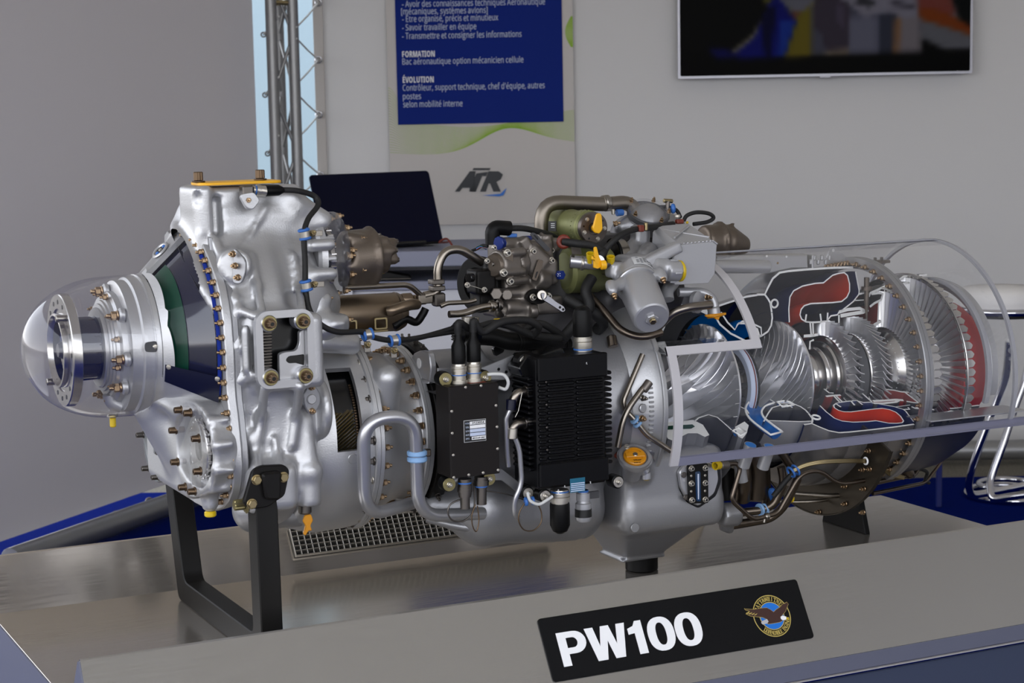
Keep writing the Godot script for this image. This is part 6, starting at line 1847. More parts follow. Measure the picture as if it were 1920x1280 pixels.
	fc.box(P(945, 568, 0.02), Vector3(0.07, 0.05, 0.07), Basis(), 0.008, 0.006)
	fc.box(P(1020, 570, 0.05), Vector3(0.06, 0.035, 0.05), Basis(), 0.006, 0.006)
	var fu := put(fc.mesh(Vector3(0.72, 1.13, -0.04), Vector3(1.02, 1.44, 0.16), 0.0034), "fuel_control", "taupe_metal", e, Transform3D(), "brownish grey cast fuel control with levers and screws")
	bar([924, 498, 0.10], [932, 497, 0.095], 0.021, "brown_metal", "round_cap", fu, 0.024, 24)
	bar([923, 495, 0.10], [928, 495, 0.10], 0.004, "dark_steel", "cap_stud", fu)
	flat_plate([[948, 469], [963, 468], [963, 521], [948, 520]], 0.118, 0.014, "brown_metal", "clamp_plate", fu, 0.002)
	for q in [[951, 474, 0.12], [944, 511, 0.13], [999, 471, 0.09], [1033, 469, 0.07], [1034, 488, 0.09], [999, 557, 0.115], [1028, 555, 0.105], [956, 527, 0.11]]: socket(fu, q[0], q[1], q[2], 0.78 if q[0] < 960 else 0.68)
	flat_plate([[994, 440], [998, 435], [1004, 437], [1032, 466], [1030, 471], [1025, 472]], 0.095, 0.003, "paint_grey", "slotted_link", fu, 0.004, 0.0005)
	flat_plate([[1000, 441], [1003, 440], [1010, 448], [1008, 450]], 0.0954, 0.0004, "black_gloss", "link_slot", fu, 0.001, 0.0)
	flat_plate([[1010, 486], [1019, 488], [1017, 500], [1006, 527], [998, 524], [1001, 512]], 0.10, 0.003, "brown_metal", "slotted_link", fu, 0.003, 0.0005)
	flat_plate([[1006, 509], [1009, 509], [1005, 521], [1003, 520]], 0.1004, 0.0004, "black_gloss", "link_slot", fu, 0.0006, 0.0)
	flat_plate([[985, 560], [992, 546], [1008, 540], [1022, 548], [1030, 560], [1018, 570], [1000, 570]], 0.11, 0.010, "black_paint", "lever_flange", fu, 0.008)
	bar([1019, 554, 0.12], [1016, 553, 0.135], 0.010, "steel", "lever_hub", fu)
	var lv := flat_plate([[1014, 549], [1022, 549], [1044, 566], [1058, 574], [1061, 582], [1055, 586], [1040, 576], [1016, 561]], 0.138, 0.004, "chrome", "control_lever", fu, 0.005, 0.0008)
	for q in [[1050, 576], [1056, 580]]: put(G.new().cyl(P(q[0], q[1], 0.1382), zz, 0.0026, 0.0006, 10, 0.0001), "lever_hole", "black_gloss", lv)
	for q in [[931, 550, 0.10, 0.012], [951, 552, 0.105, 0.0105]]:
		put(G.new().prism(PackedVector2Array(range(6).map(func(i): return Vector2(cos(i * PI / 3), sin(i * PI / 3)) * q[3])) if q[0] < 940 else rrect(0.021, 0.021, 0.0105, 6), Transform3D(look(Vector3(-0.5, 0, 1)), P(q[0], q[1], q[2])), 0.008, 0.0015), "hex_plug", "taupe_metal", fu)
	bar([934, 456, 0.085], [943, 455, 0.08], 0.0135, "cap_blue", "blue_cap", fu, 0.011, 8)
	put(G.new().prism(PackedVector2Array(range(6).map(func(i): return Vector2(cos(i * PI / 3), sin(i * PI / 3)) * 0.0095)), Transform3D(look(Vector3(0.15, 0, 1)), P(1048, 515, 0.09)), 0.010, 0.001), "blue_plug", "cap_blue", fu, Transform3D(), "blue hexagon plug")
	for k in 2: put(G.new().box(P(1048, 515, 0.1003), Vector3(0.0012, 0.008, 0.0008), Basis(zz, 0.8 + PI / 2 * k), 0.0001), "plug_mark", "print_white", fu)
	put(G.new().box(P(960, 441, 0.06), Vector3(0.016, 0.007, 0.014), Basis(), 0.001), "blue_cap", "clamp_blue", fu)
	put(G.new().box(P(988, 446, 0.05), Vector3(0.016, 0.008, 0.014), Basis(), 0.001), "blue_cap", "cap_blue", fu)
	# black drive disc and cover to its left
	var dc := P(893, 534, 0.02)
	put(G.new().lathe(V([[0, 0.034], [0, 0.052], [0.003, 0.055], [0.016, 0.055], [0.018, 0.05], [0.018, 0.0], [0.008, 0], [0.006, 0.033], [0, 0.034]]), dc, Vector3(0.93, 0, -0.36), 48), "drive_disc", "black_frame", e, Transform3D(), "big black disc at the left of the fuel control")
	var kc := Cast.new()
	kc.box(P(902, 527, 0.07), Vector3(0.042, 0.046, 0.05), Basis(), 0.004, 0.004)
	kc.box(P(905, 560, 0.06), Vector3(0.034, 0.03, 0.05), Basis(), 0.004, 0.004)
	kc.box(P(917, 490, 0.08), Vector3(0.020, 0.058, 0.02), Basis(), 0.002, 0.003)
	put(kc.mesh(Vector3(0.7, 1.14, 0.0), Vector3(0.82, 1.34, 0.11), 0.0035), "black_cover", "black_paint", e)
	bar([878, 521, 0.10], [886, 520, 0.095], 0.0085, "black_gloss", "cover_stud", e)
	for q in [[876, 534, 0.1], [908, 543, 0.105], [926, 464, 0.095], [913, 489, 0.095]]: socket(e, q[0], q[1], q[2], 0.55)
	put(G.new().tube(PL([[878, 534, 0.107], [908, 543, 0.112]]), 0.0007, 5), "lock_wire", "zinc", e)
	put(G.new().tube(fillet(PL([[924, 458], [923, 426], [955, 428]], 0.06), 0.014, 6), 0.0145, 18), "elbow_boot", "rubber", e, Transform3D(), "black rubber right-angle boot")
	hose([[953, 428, 0.06], [980, 428, 0.06], [1005, 433, 0.05], [1035, 442, 0.03], [1050, 450, 0.01]], 0, 0.006)
	hose([[885, 470, 0.03], [895, 466, 0.03], [905, 460, 0.04], [915, 462, 0.05]], 0, 0.003)
	for k in 3: hose([[893, 468 - 2 * k, 0.045], [902, 463 - k, 0.05], [912, 466 + k, 0.055]], 0, 0.0011, "signal_wire", ["red_rubber", "clamp_blue", "paint_green"][k])
	# short steel lines on the left
	pipe([[826, 574], [838, 568], [880, 566], [892, 562]], 0.10, 0.0045, 0.02, "tube_steel", "fuel_line")
	var fl := pipe([[842, 589], [868, 588], [900, 576], [930, 572]], 0.12, 0.0068, 0.05, "tube_steel", "fuel_line")
	bar([918, 574, 0.12], [927, 573, 0.12], 0.0115, "tube_steel", "tube_nut", fl, -1.0, 6)
	bar([932, 572, 0.12], [940, 572, 0.12], 0.0118, "dark_steel", "tube_nut", fl, -1.0, 6)
	# harness heads and the fat corrugated bundle
	var hb := put(G.new().lathe(V([[0, 0], [0, 0.018], [0.004, 0.022], [0.014, 0.022], [0.016, 0.018], [0.03, 0.017], [0.03, 0]]), P(852, 626, 0.13), Vector3(1, 0.1, 0.1), 24), "round_connector", "rubber", e)
	for k in 6: put(G.new().box(P(851, 612 + 5 * k, 0.132), Vector3(0.002, 0.003, 0.022), Basis(), 0.0005), "grip_rib", "black_gloss", hb)
	put(G.new().cyl(P(882, 622, 0.13), Vector3(1, 0.1, 0.1), 0.0188, 0.004, 24, 0.001), "blue_band", "clamp_blue", hb)
	for q in [[876, 600, 0.14], [888, 600, 0.13]]: put(G.new().lathe(V([[0, 0], [0, 0.0085], [0.012, 0.0085], [0.012, 0.0105], [0.02, 0.0105], [0.02, 0]]), P(q[0], q[1] + 14, q[2]), Vector3.UP, 16), "plug", "zinc", e)
	for q in [[865, 603], [885, 608], [893, 621], [888, 644], [893, 605]]: bolt(e, P(q[0], q[1], 0.165), zz, 0.6, "steel")
	put(G.new().tube(spline(PL([[896, 630, 0.15], [925, 632, 0.15], [960, 640, 0.15], [1010, 638, 0.14], [1060, 646, 0.10]]), 6), 0.017, 16), "corrugated_hose", "rubber", e, Transform3D(), "fat black corrugated cable hose")
	for k in 22: put(G.new().torus(P(968 + 4.1 * k, 640 + 0.06 * k, 0.15 - 0.002 * k), Vector3(1, 0.0, -0.25), 0.0165, 0.0018, 18, 6), "hose_ring", "rubber", e)
	hose([[1050, 640, 0.12], [1085, 600, 0.14], [1105, 575, 0.14], [1098, 545, 0.13], [1110, 520, 0.12]], 0, 0.011)
	hose([[1060, 560, 0.10], [1090, 575, 0.12], [1120, 590, 0.13], [1130, 606, 0.12], [1120, 618, 0.10]], 0, 0.012)
	hose([[980, 620, 0.18], [1010, 606, 0.19], [1040, 620, 0.18], [1060, 636, 0.16]], 0, 0.007)
	flat_plate([[925, 655], [938, 630], [950, 632], [945, 660], [930, 668]], 0.10, 0.01, "black_gloss", "hose_bracket", e)
	bar([937, 602, 0.13], [927, 603, 0.135], 0.006, "yellow_dull", "yellow_cap", e)
	# cables from the red grommet to the right
	put(G.new().torus(P(1057, 453, 0.11), Vector3(-0.5, 0, 1), 0.009, 0.0055, 22, 10), "red_grommet", "red_rubber", e, Transform3D(), "rust red rubber grommet")
	hose([[1056, 453, 0.11], [1080, 456, 0.13], [1110, 460, 0.14], [1128, 472, 0.14], [1131, 500, 0.13]], 0, 0.0078)
	hose([[1131, 480, 0.14], [1140, 462, 0.14], [1165, 440, 0.14], [1190, 430, 0.12], [1225, 426, 0.09], [1262, 420, 0.06]], 0, 0.006)
	put(G.new().box(P(1201, 428, 0.12), Vector3(0.012, 0.013, 0.013), Basis(), 0.002), "red_clip", "red_rubber", e)
	bar([1211, 432, 0.12], [1211, 417, 0.12], 0.004, "gold", "clip_bolt", e)
	flat_plate([[1070, 460], [1088, 460], [1094, 492], [1098, 510], [1085, 510], [1076, 490]], 0.09, 0.002, "taupe_metal", "sheet_bracket", e, 0.002, 0.0004)
	flat_plate([[1066, 486], [1076, 466], [1098, 466], [1104, 500], [1096, 534], [1072, 536], [1065, 520]], 0.07, 0.008, "taupe_metal", "flange_plate", e, 0.006)
	socket(e, 1084, 487, 0.075, 0.6); socket(e, 1073, 530, 0.075, 0.6)
	var el := put(G.new().tube(fillet(PL([[1069, 490, 0.12], [1118, 494, 0.14], [1122, 490, 0.17]]), 0.014, 6), 0.0125, 18), "pipe_elbow", "silver_smooth", e)
	bar([1088, 493, 0.128], [1094, 493, 0.13], 0.0145, "zinc", "elbow_band", el)
	bar([1069, 489, 0.118], [1077, 490, 0.122], 0.0138, "dark_steel", "elbow_nut", el, -1.0, 8)
	var yq := flat_plate([[1111, 479], [1116, 484], [1115, 464], [1119, 462], [1124, 482], [1128, 490], [1130, 498], [1122, 504], [1114, 502], [1115, 487], [1110, 487]], 0.185, 0.006, "yellow", "yellow_tag", e, 0.003)
	bar([1126, 497, 0.185], [1136, 496, 0.187], 0.009, "yellow", "yellow_plug", e)
	for q in [[1107, 480, 0.16], [1145, 486, 0.16]]:
		var p := P(q[0], q[1], q[2])
		var n := Vector3(-0.2, 0.9, 0.4).normalized()
		var cap := put(G.new().lathe(V([[-0.014, 0], [-0.014, 0.006], [-0.004, 0.0065], [-0.004, 0.0078], [0.006, 0.0082], [0.006, 0.0062], [-0.002, 0.0058], [-0.002, 0]]), p, n, 22), "yellow_cap", "yellow_dull", e, Transform3D(), "small open yellow dust cap")
	hose([[1131, 500, 0.13], [1128, 480, 0.145], [1132, 470, 0.14]], 0, 0.009)
	bar([1133, 500, 0.15], [1145, 492, 0.158], 0.006, "steel", "small_fitting", e)
	flat_plate([[1143, 490], [1168, 489], [1170, 516], [1142, 517]], 0.15, 0.03, "dark_steel", "valve_block", e)
	filter_unit()
	oil_cooler()
	# brown starter at the far right
	var sc := Cast.new()
	sc.cyl(P(1318, 452, -0.05), P(1365, 450, -0.05), 0.034, 0.006, 0.01)
	sc.cyl(P(1345, 450, -0.05), P(1352, 450, -0.05), 0.040, 0.003, 0.004)
	sc.cyl(P(1362, 452, -0.05), P(1400, 462, -0.05), 0.036, 0.006, 0.01, 1, 0.018)
	sc.rod(P(1368, 424, -0.04), P(1374, 420, -0.04), 0.004, 0.004, 0.004)
	put(sc.mesh(Vector3(1.27, 1.24, -0.11), Vector3(1.52, 1.38, 0.02), 0.0045), "starter_motor", "brown_metal", e, Transform3D(), "brown cast starter body at the rear top")
	# links and harness over the cap
	bar([1252, 412, 0.02], [1252, 376, 0.02], 0.0045, "taupe_metal", "link", e)
	bar([1244, 376, 0.02], [1261, 377, 0.02], 0.0042, "gold", "link_bolt", e)
	put(G.new().torus(P(1262, 391, 0.03), Vector3(1, 0, 0.4), 0.006, 0.0045, 20, 8), "clip_cushion", "clamp_blue", e)
	hose([[1222, 389, 0.0], [1250, 388, 0.01], [1268, 394, 0.03], [1276, 408, 0.04]], 0, 0.004)
	hose([[1282, 414, 0.05], [1288, 404, 0.05], [1305, 398, 0.05], [1328, 400, 0.05], [1338, 408, 0.05], [1326, 416, 0.05], [1300, 420, 0.05]], 0, 0.0042)
	put(G.new().box(P(1274, 415, 0.06), Vector3(0.016, 0.009, 0.012), Basis(), 0.002), "red_clip", "red_rubber", e)
	bar([1270, 408, 0.07], [1270, 402, 0.07], 0.006, "zinc", "clip_bolt", e)
	bar([1287, 416, 0.06], [1290, 418, 0.06], 0.003, "yellow_dull", "yellow_sleeve", e)
	# clear cap with grey rim
	var n := Vector3(-0.05, 0.86, 0.50).normalized()
	var k0 := P(1216, 398, 0.02)
	var cp := put(G.new().lathe(V([[0, 0], [0, 0.041], [0.001, 0.042], [0.006, 0.042], [0.007, 0.041], [0.007, 0]]), k0, n, 40), "inspection_window", "clear_tint", e, Transform3D(), "clear round window in a bolted grey rim")
	put(G.new().ringed(k0 - n * 0.012, n, 0.037, 0.043, 0.013, 40), "window_rim", "paint_grey", cp)
	put(G.new().cyl(k0 - n * 0.02, n, 0.038, 0.006, 36), "window_floor", "silver_grey", cp)
	for d in [10, 75, 140, 215, 290]:
		var u := n.cross(XD).normalized()
		var q := k0 + (XD * sin(deg_to_rad(d)) - u * cos(deg_to_rad(d))) * 0.042
		bolt(cp, q + n * 0.004, n, 0.75, "brass")
	bolt(e, P(1150, 420, 0.06), Vector3(1, 0.2, 0.5), 1.0)


func filter_unit() -> void:
	var bc := P(1222, 597, 0.275)
	var los := (cam_pos - bc).normalized()
	var ax := (los * 0.76 + (cam_b.x * 0.40 - cam_b.y * 0.92).normalized() * 0.65).normalized()
	var L := 0.108
	var t := bc - ax * L
	var body := put(G.new().lathe(V([[0, 0], [0, 0.0375], [0.004, 0.0385], [L - 0.008, 0.0362], [L - 0.002, 0.034], [L, 0.031], [L, 0]]), t, ax, 48), "oil_filter_bowl", "silver_grey", engine, Transform3D(), "grey oil filter bowl tilted towards the visitor")
	put(G.new().prism(PackedVector2Array(range(6).map(func(i): return Vector2(cos(i * PI / 3 + 0.4), sin(i * PI / 3 + 0.4)) * 0.0125)), Transform3D(look(ax), bc), 0.006, 0.001), "hex_boss", "silver_grey", body)
	put(G.new().prism(PackedVector2Array(range(6).map(func(i): return Vector2(cos(i * PI / 3), sin(i * PI / 3)) * 0.0068)), Transform3D(look(ax), bc + ax * 0.005), 0.007, 0.001), "hex_plug", "gold", body)
	put(G.new().lathe(V([[-0.006, 0.036], [-0.006, 0.041], [-0.004, 0.0425], [0.0, 0.0425], [0.002, 0.041], [0.002, 0.037]]), t, ax, 44), "clamp_ring", "silver_smooth", body)
	# head casting
	var c := Cast.new()
	c.cyl(t - ax * 0.034, t - ax * 0.004, 0.0405, 0.004, 0.006)
	var s := cam_b.x
	for q in [[1149, 546], [1243, 523]]:
		var p := P(q[0], q[1], 0.22)
		c.rod(p - ax * 0.002, p - ax * 0.022, 0.0095, 0.0095, 0.006)
		c.rod(p - ax * 0.012, t - ax * 0.015, 0.008, 0.02, 0.008)
	c.cyl(P(1222, 500, 0.17), P(1250, 504, 0.175), 0.022, 0.004, 0.012)
	c.cyl(P(1248, 507, 0.185), P(1273, 508, 0.185), 0.0205, 0.002, 0.004)
	c.box(P(1190, 496, 0.14), Vector3(0.06, 0.04, 0.07), Basis(), 0.01, 0.012)
	c.box(P(1160, 505, 0.15), Vector3(0.05, 0.03, 0.03), Basis(), 0.006, 0.006)
	var lo := t - Vector3(0.13, 0.10, 0.10); var hi := t + Vector3(0.13, 0.09, 0.10)
	var hd_ := put(c.mesh(lo, hi, 0.004), "filter_head", "silver_grey", engine, Transform3D(), "cast grey filter head with a lettered band")
	for q in [[1151, 553], [1243, 523]]: bolt(hd_, P(q[0], q[1], 0.225), ax, 1.0)
	# lettered band wrapped round the head
	var bl := put(G.new().lathe(V([[-0.036, 0.0412], [-0.012, 0.0418], [-0.012, 0.0412]]), t, ax, 24, deg_to_rad(-72), deg_to_rad(12), Vector3.UP, 3.0), "label_band", "label_grey", hd_)
	for k in 5:
		for j in 7:
			if (k * 7 + j * 3) % 5 == 0: continue
			var a := deg_to_rad(-64 + 10.5 * j)
			var u := (Vector3.UP - ax * ax.y).normalized()
			var v := ax.cross(u)
			var r := u * cos(a) + v * sin(a)
			put(G.new().box(t - ax * (0.032 - 0.0038 * k) + r * 0.0422, Vector3(0.0052, 0.0003, 0.0013), Basis(r.cross(ax), r, ax), 0.0001), "label_mark", "print_dark", bl)
	put(G.new().cyl(P(1272, 508, 0.185), XD, 0.0208, 0.007, 30, 0.002), "yellow_cap", "yellow_dull", hd_, Transform3D(), "yellow cap on the filter outlet")
	for k in 4: put(G.new().box(ringpt(P(1262, 508, 0.185).x, P(1262, 508, 0.185).y, 0.021, 90 * k + 5, 0.185), Vector3(0.014, 0.005, 0.006), Basis(XD, deg_to_rad(90 * k)), 0.001), "outlet_lug", "silver_grey", hd_)
	# pipes below
	pipe([[1098, 546, 0.10], [1135, 585, 0.14], [1165, 622, 0.18], [1205, 634, 0.20], [1240, 622, 0.20]], 0, 0.0075, 0.04, "tube_dark", "oil_pipe")
	pipe([[1235, 612, 0.17], [1262, 585, 0.19], [1290, 576, 0.20], [1332, 571, 0.19]], 0, 0.0085, 0.05, "tube_steel", "oil_pipe")
	pipe([[1272, 548, 0.14], [1318, 547, 0.15], [1338, 560, 0.16], [1341, 585, 0.165]], 0, 0.0092, 0.03, "silver_grey", "oil_pipe")
	bar([1150, 650, 0.14], [1146, 630, 0.13], 0.010, "tube_dark", "pipe_end", engine)
	var g := put(G.new().lathe(V([[0, 0], [0, 0.018], [0.004, 0.022], [0.012, 0.022], [0.014, 0.017], [0.014, 0.0]]), P(1300, 566, 0.15), Vector3(0.5, 0, 1), 28), "pipe_flange", "silver_grey", engine)
	bolt(g, P(1324, 557, 0.18), Vector3(0.4, 0, 1), 1.0)
	var o := P(1338, 577, 0.175)
	put(G.new().cyl(P(1337, 576, 0.17), P(1340, 590, 0.172) - P(1337, 576, 0.17), 0.0125, 0.018, 22), "outlet_stub", "silver_grey", g)
	put(G.new().cyl(P(1341, 590, 0.172), Vector3(0.1, -1, 0.2), 0.0175, 0.005, 24), "orange_cap", "orange", g, Transform3D(), "orange-yellow cap on the oil outlet")
	flat_plate([[1324, 590], [1362, 586], [1362, 590], [1350, 594], [1348, 600], [1342, 598], [1340, 594], [1324, 594]], 0.185, 0.006, "orange", "cap_tag", g, 0.001)
	pipe([[1262, 530, 0.12], [1250, 545, 0.14], [1252, 562, 0.15]], 0, 0.013, 0.02, "silver_grey", "oil_pipe")


func oil_cooler() -> void:
	# tank with bevelled corners between a front and a back outline
	var zf := 0.17; var zb := 0.085
	var F_ := [[1272, 457], [1336, 451], [1344, 457], [1340, 512], [1327, 531], [1262, 534], [1258, 500], [1262, 474]]
	var K_ := [[1232, 424], [1290, 419], [1297, 424], [1296, 470], [1285, 490], [1232, 492], [1222, 470], [1224, 436]]
	var c := Cast.new()
	var A := PL(F_, zf); var Bk := PL(K_, zb)
	var g := G.new()
	var m0 := Vector3.ZERO; var m1 := Vector3.ZERO
	for p in A: m0 += p / A.size()
	for p in Bk: m1 += p / Bk.size()
	var ins := func(l: Array, ctr: Vector3, k: float, off: Vector3) -> Array:
		return l.map(func(p): return ctr + (p - ctr) * k + off)
	var rows := [ins.call(Bk, m1, 0.9, Vector3.ZERO), Bk, A, ins.call(A, m0, 0.955, (m0 - m1).normalized() * 0.003)]
	for i in 3:
		for j in 8:
			var k := (j + 1) % 8
			g.flat()
			g.quad(rows[i][j], rows[i + 1][j], rows[i + 1][k], rows[i][k])
	g.flat()
	for j in range(1, 7): g.tri(rows[3][0], rows[3][j + 1], rows[3][j])
	for j in range(1, 7): g.tri(rows[0][0], rows[0][j], rows[0][j + 1])
	var t := put(g, "oil_cooler", "silver_grey", engine, Transform3D(), "welded grey oil cooler box with a raised cross on top")
	for j in 8:
		var k := (j + 1) % 8
		var n := 9
		for i in n:
			put(B.weld if B.has("weld") else weld(), "weld_bead", "silver_smooth", t, Transform3D(Basis(), A[j].lerp(A[k], (i + 0.5) / n))) if j < 2 or j == 7 else null
	put(G.new().tube([P(1244, 432, 0.10) + Vector3(0, 0.001, 0), P(1330, 447, 0.155) + Vector3(0, 0.003, 0)], 0.0022, 6), "pressed_cross", "silver_grey", t)
	put(G.new().tube([P(1292, 424, 0.10) + Vector3(0, 0.001, 0), P(1265, 448, 0.15) + Vector3(0, 0.003, 0)], 0.0022, 6), "pressed_cross", "silver_grey", t)
	# square duct leading to the filter head
	var d := Cast.new()
	var a := P(1205, 492, 0.16); var b := P(1268, 466, 0.175)
	d.box(a.lerp(b, 0.5), Vector3(a.distance_to(b) + 0.02, 0.022, 0.03), Basis(Vector3(0, 0, 1), atan2(b.y - a.y, b.x - a.x)), 0.004, 0.0)
	put(d.mesh(Vector3(1.05, 1.24, 0.12), Vector3(1.26, 1.38, 0.22), 0.004), "square_duct", "silver_grey", t)


func weld() -> ArrayMesh:
	B.weld = G.new().ball(Vector3.ZERO, 0.0030, Vector3.UP, 0.7, 4, 7).done()
	return B.weld


# ------------------------------------------------------------------ oil tank below
func sump() -> void:
	var c := Cast.new()
	var fz := 0.175
	var a := P(1172, 880, fz); var b := P(1362, 975, fz)
	c.box(Vector3((a.x + b.x) / 2, (P(1260, 870, fz).y + P(1260, 992, fz).y) / 2 + 0.01, 0.055), Vector3(b.x - a.x, 0.165, 0.24), Basis(), 0.022, 0.02)
	for i in 11:
		var k := i / 10.0
		c.box(Vector3(lerpf((a.x + b.x) / 2, 1.158, k), lerpf(0.84, 0.735, k), lerpf(0.05, 0.01, k)), Vector3(lerpf(b.x - a.x - 0.004, 0.085, k), 0.04, lerpf(0.235, 0.09, k)), Basis(), 0.014, 0.02)
	c.box(Vector3(1.155, 0.7175, 0.012), Vector3(0.105, 0.008, 0.10), Basis(), 0.003, 0.004)
	c.cyl(P(1350, 965, 0.12), P(1384, 963, 0.12), 0.0245, 0.004, 0.014)
	c.rod(P(1362, 985, 0.10), P(1368, 992, 0.10), 0.016, 0.010, 0.01)
	c.rod(P(1222, 830, 0.165), P(1218, 840, 0.165), 0.018, 0.02, 0.012)
	c.box(P(1190, 880, 0.16), Vector3(0.05, 0.045, 0.05), Basis(), 0.012, 0.012)
	var s := put(c.mesh(Vector3(0.98, 0.705, -0.12), Vector3(1.36, 1.12, 0.24), 0.006), "oil_tank", "silver_dark", engine, Transform3D(), "grey cast oil tank tapering to a foot on the tray")
	put(G.new().cyl(Vector3(P(1203, 1048, 0.01).x, FLOOR_Y, 0.01), Vector3.UP, 0.034, 0.034, 28, 0.003), "rubber_foot", "rubber", s)
	put(G.new().cyl(P(1190, 989, fz + 0.002), Vector3(0, 0, 1), 0.0095, 0.0025, 24, 0.001), "round_boss", "silver_dark", s)
	for q in [[1129, 960], [1131, 968], [1122, 981], [1130, 941]]: put(G.new().box(P(q[0], q[1], 0.07), Vector3(0.002, 0.006, 0.002), Basis(), 0.0003), "tank_mark", "label_grey", s)
	# filler
	var n := Vector3(-0.16, 0.80, 0.58).normalized()
	var fc := P(1190, 857, 0.205)
	var bx := look(n)
	var neck := put(G.new().lathe(V([[-0.05, 0], [-0.05, 0.02], [-0.01, 0.027], [-0.008, 0.0315], [0, 0.0325], [0.0035, 0.0315], [0.0035, 0.026], [0, 0.0255], [0, 0]]), fc, n, 36), "filler_neck", "silver_smooth", engine)
	var fp := put(G.new().prism(round_poly(V([[-0.036, 0.016], [-0.012, 0.038], [0.012, 0.034], [0.040, 0.006], [0.030, -0.022], [0.0, -0.034], [-0.020, -0.026]]), 0.016, 5), Transform3D(bx, fc - n * 0.012), 0.012, 0.003), "filler_flange", "silver_smooth", neck)
	put(G.new().prism(round_poly(V([[-0.04, 0.018], [-0.012, 0.043], [0.016, 0.04], [0.046, 0.006], [0.0, 0.0]]), 0.012, 4), Transform3D(bx, fc - n * 0.017), 0.005, 0.001), "red_gasket", "red_rubber", neck)
	var cap := put(G.new().lathe(V([[0.0, 0], [0.0, 0.0225], [0.004, 0.0225], [0.006, 0.0205], [0.006, 0.016], [0.004, 0.016], [0.004, 0.0]]), fc, n, 36), "filler_cap", "orange", neck, Transform3D(), "orange filler cap with black lettering")
	put(G.new().box(fc + n * 0.006, Vector3(0.038, 0.006, 0.012), Basis(bx.x, n, bx.x.cross(n)), 0.001), "cap_handle", "orange", cap)
	put(G.new().cyl(fc + n * 0.004, n, 0.006, 0.006, 18), "cap_pin", "steel", cap)
	text_fit("OIL", Transform3D(bx, fc + n * 0.0045 + bx * Vector3(-0.011, 0.006, 0)), 0.009, 0.006, "print_black", cap, true, 0.0004)
	text_fit("UNLOCK", Transform3D(bx, fc + n * 0.0045 + bx * Vector3(0.004, -0.011, 0)), 0.018, 0.003, "print_black", cap, true, 0.0004)
	text_fit("TURN TO", Transform3D(bx, fc + n * 0.0062 + bx * Vector3(0.0, -0.0195, 0)), 0.013, 0.0022, "print_black", cap, true, 0.0004)
	for q in [[1175, 838], [1181, 878]]: put(B.hexbolt, "flange_bolt", "zinc", neck, Transform3D(toward(n).scaled_local(Vector3.ONE * 0.6), P(q[0], q[1], 0.212)))
	bar([1203, 876, 0.20], [1210, 885, 0.20], 0.011, "silver_smooth", "drain_stub", neck)
	bar([1211, 885, 0.20], [1212, 898, 0.20], 0.0095, "silver_smooth", "drain_stub", neck)
	bar([1212, 893, 0.20], [1213, 899, 0.20], 0.0075, "yellow_dull", "yellow_cap", neck)
	# sight gauge
	var g := flat_plate([[1274, 885], [1283, 873], [1300, 868], [1330, 866], [1345, 872], [1348, 900], [1340, 925], [1310, 949], [1290, 938], [1278, 915]], fz + 0.012, 0.012, "silver_smooth", "sight_gauge", engine, 0.006, 0.002)
	g.set_meta("label", "shield-shaped oil level gauge with a blue tube")
	flat_plate([[1270, 886], [1282, 869], [1300, 864], [1336, 862], [1350, 870], [1353, 902], [1343, 930], [1310, 953], [1288, 942], [1274, 917]], fz + 0.003, 0.004, "black_gloss", "gauge_gasket", g, 0.006, 0.001)
	flat_plate([[1291, 873], [1328, 868], [1329, 943], [1294, 944]], fz + 0.020, 0.009, "black_paint", "gauge_block", g, 0.004, 0.001)
	flat_plate([[1304, 884], [1314, 883], [1315, 940], [1306, 940]], fz + 0.0215, 0.003, mat("gauge_blue", Color(0.10, 0.20, 0.32), 0.08), "gauge_glass", g, 0.004, 0.001)
	flat_plate([[1308, 888], [1311, 888], [1311, 936], [1309, 936]], fz + 0.0220, 0.002, "print_light", "gauge_tube", g, 0.001, 0.0004)
	for q in [[1296, 878], [1322, 877], [1296, 906], [1322, 905], [1297, 937], [1322, 936]]: socket(g, q[0], q[1], fz + 0.019, 0.62)
	for q in [[1296, 892], [1322, 891], [1296, 921], [1322, 920]]: put(B.panscrew, "screw", "zinc", g, Transform3D(toward(Vector3(0, 0, 1)).scaled_local(Vector3.ONE * 0.6), P(q[0], q[1], fz + 0.020)))
	for q in [[1282, 890], [1286, 932]]: put(G.new().cyl(P(q[0], q[1], fz + 0.012), Vector3(0, 0, 1), 0.006, 0.002, 18, 0.0006), "gauge_boss", "dark_steel", g)
	# open yellow cap and its thin line
	var yc := P(1341, 873, fz + 0.03)
	put(G.new().lathe(V([[0, 0.006], [0, 0.0088], [0.012, 0.0088], [0.012, 0.006], [0.004, 0.0058], [0.0, 0.006]]), yc, Vector3(1, 0, -0.35), 24), "yellow_cap", "yellow_dull", engine, Transform3D(), "open yellow cap beside the oil gauge")
	bar([1350, 872, 0.20], [1364, 871, 0.195], 0.0085, "taupe_metal", "cap_union", engine)
	pipe([[1362, 870], [1381, 868], [1388, 878], [1372, 932], [1376, 942], [1412, 974], [1436, 968], [1458, 962], [1500, 888], [1536, 880], [1572, 908], [1625, 900]], 0.19, 0.0048, 0.025, "tube_dark", "thin_oil_line")


# ------------------------------------------------------------------ cut-open compressors, combustor and turbines
const CUT0 := 112.0     # the cut-out runs from straight up (0) to here, towards the visitor

func PA(u: float, v: float, deg := 0.0) -> Vector2:    # (x, radius) on the half plane through the shaft at this angle
	var rad := Vector3(0, cos(deg_to_rad(deg)), sin(deg_to_rad(deg)))
	var n := XD.cross(rad)
	var r := ray(u, v)
	var o := Vector3(0, AX, 0)
	var p := cam_pos + r * ((o - cam_pos).dot(n) / r.dot(n))
	return Vector2(p.x, (p - o).dot(rad))

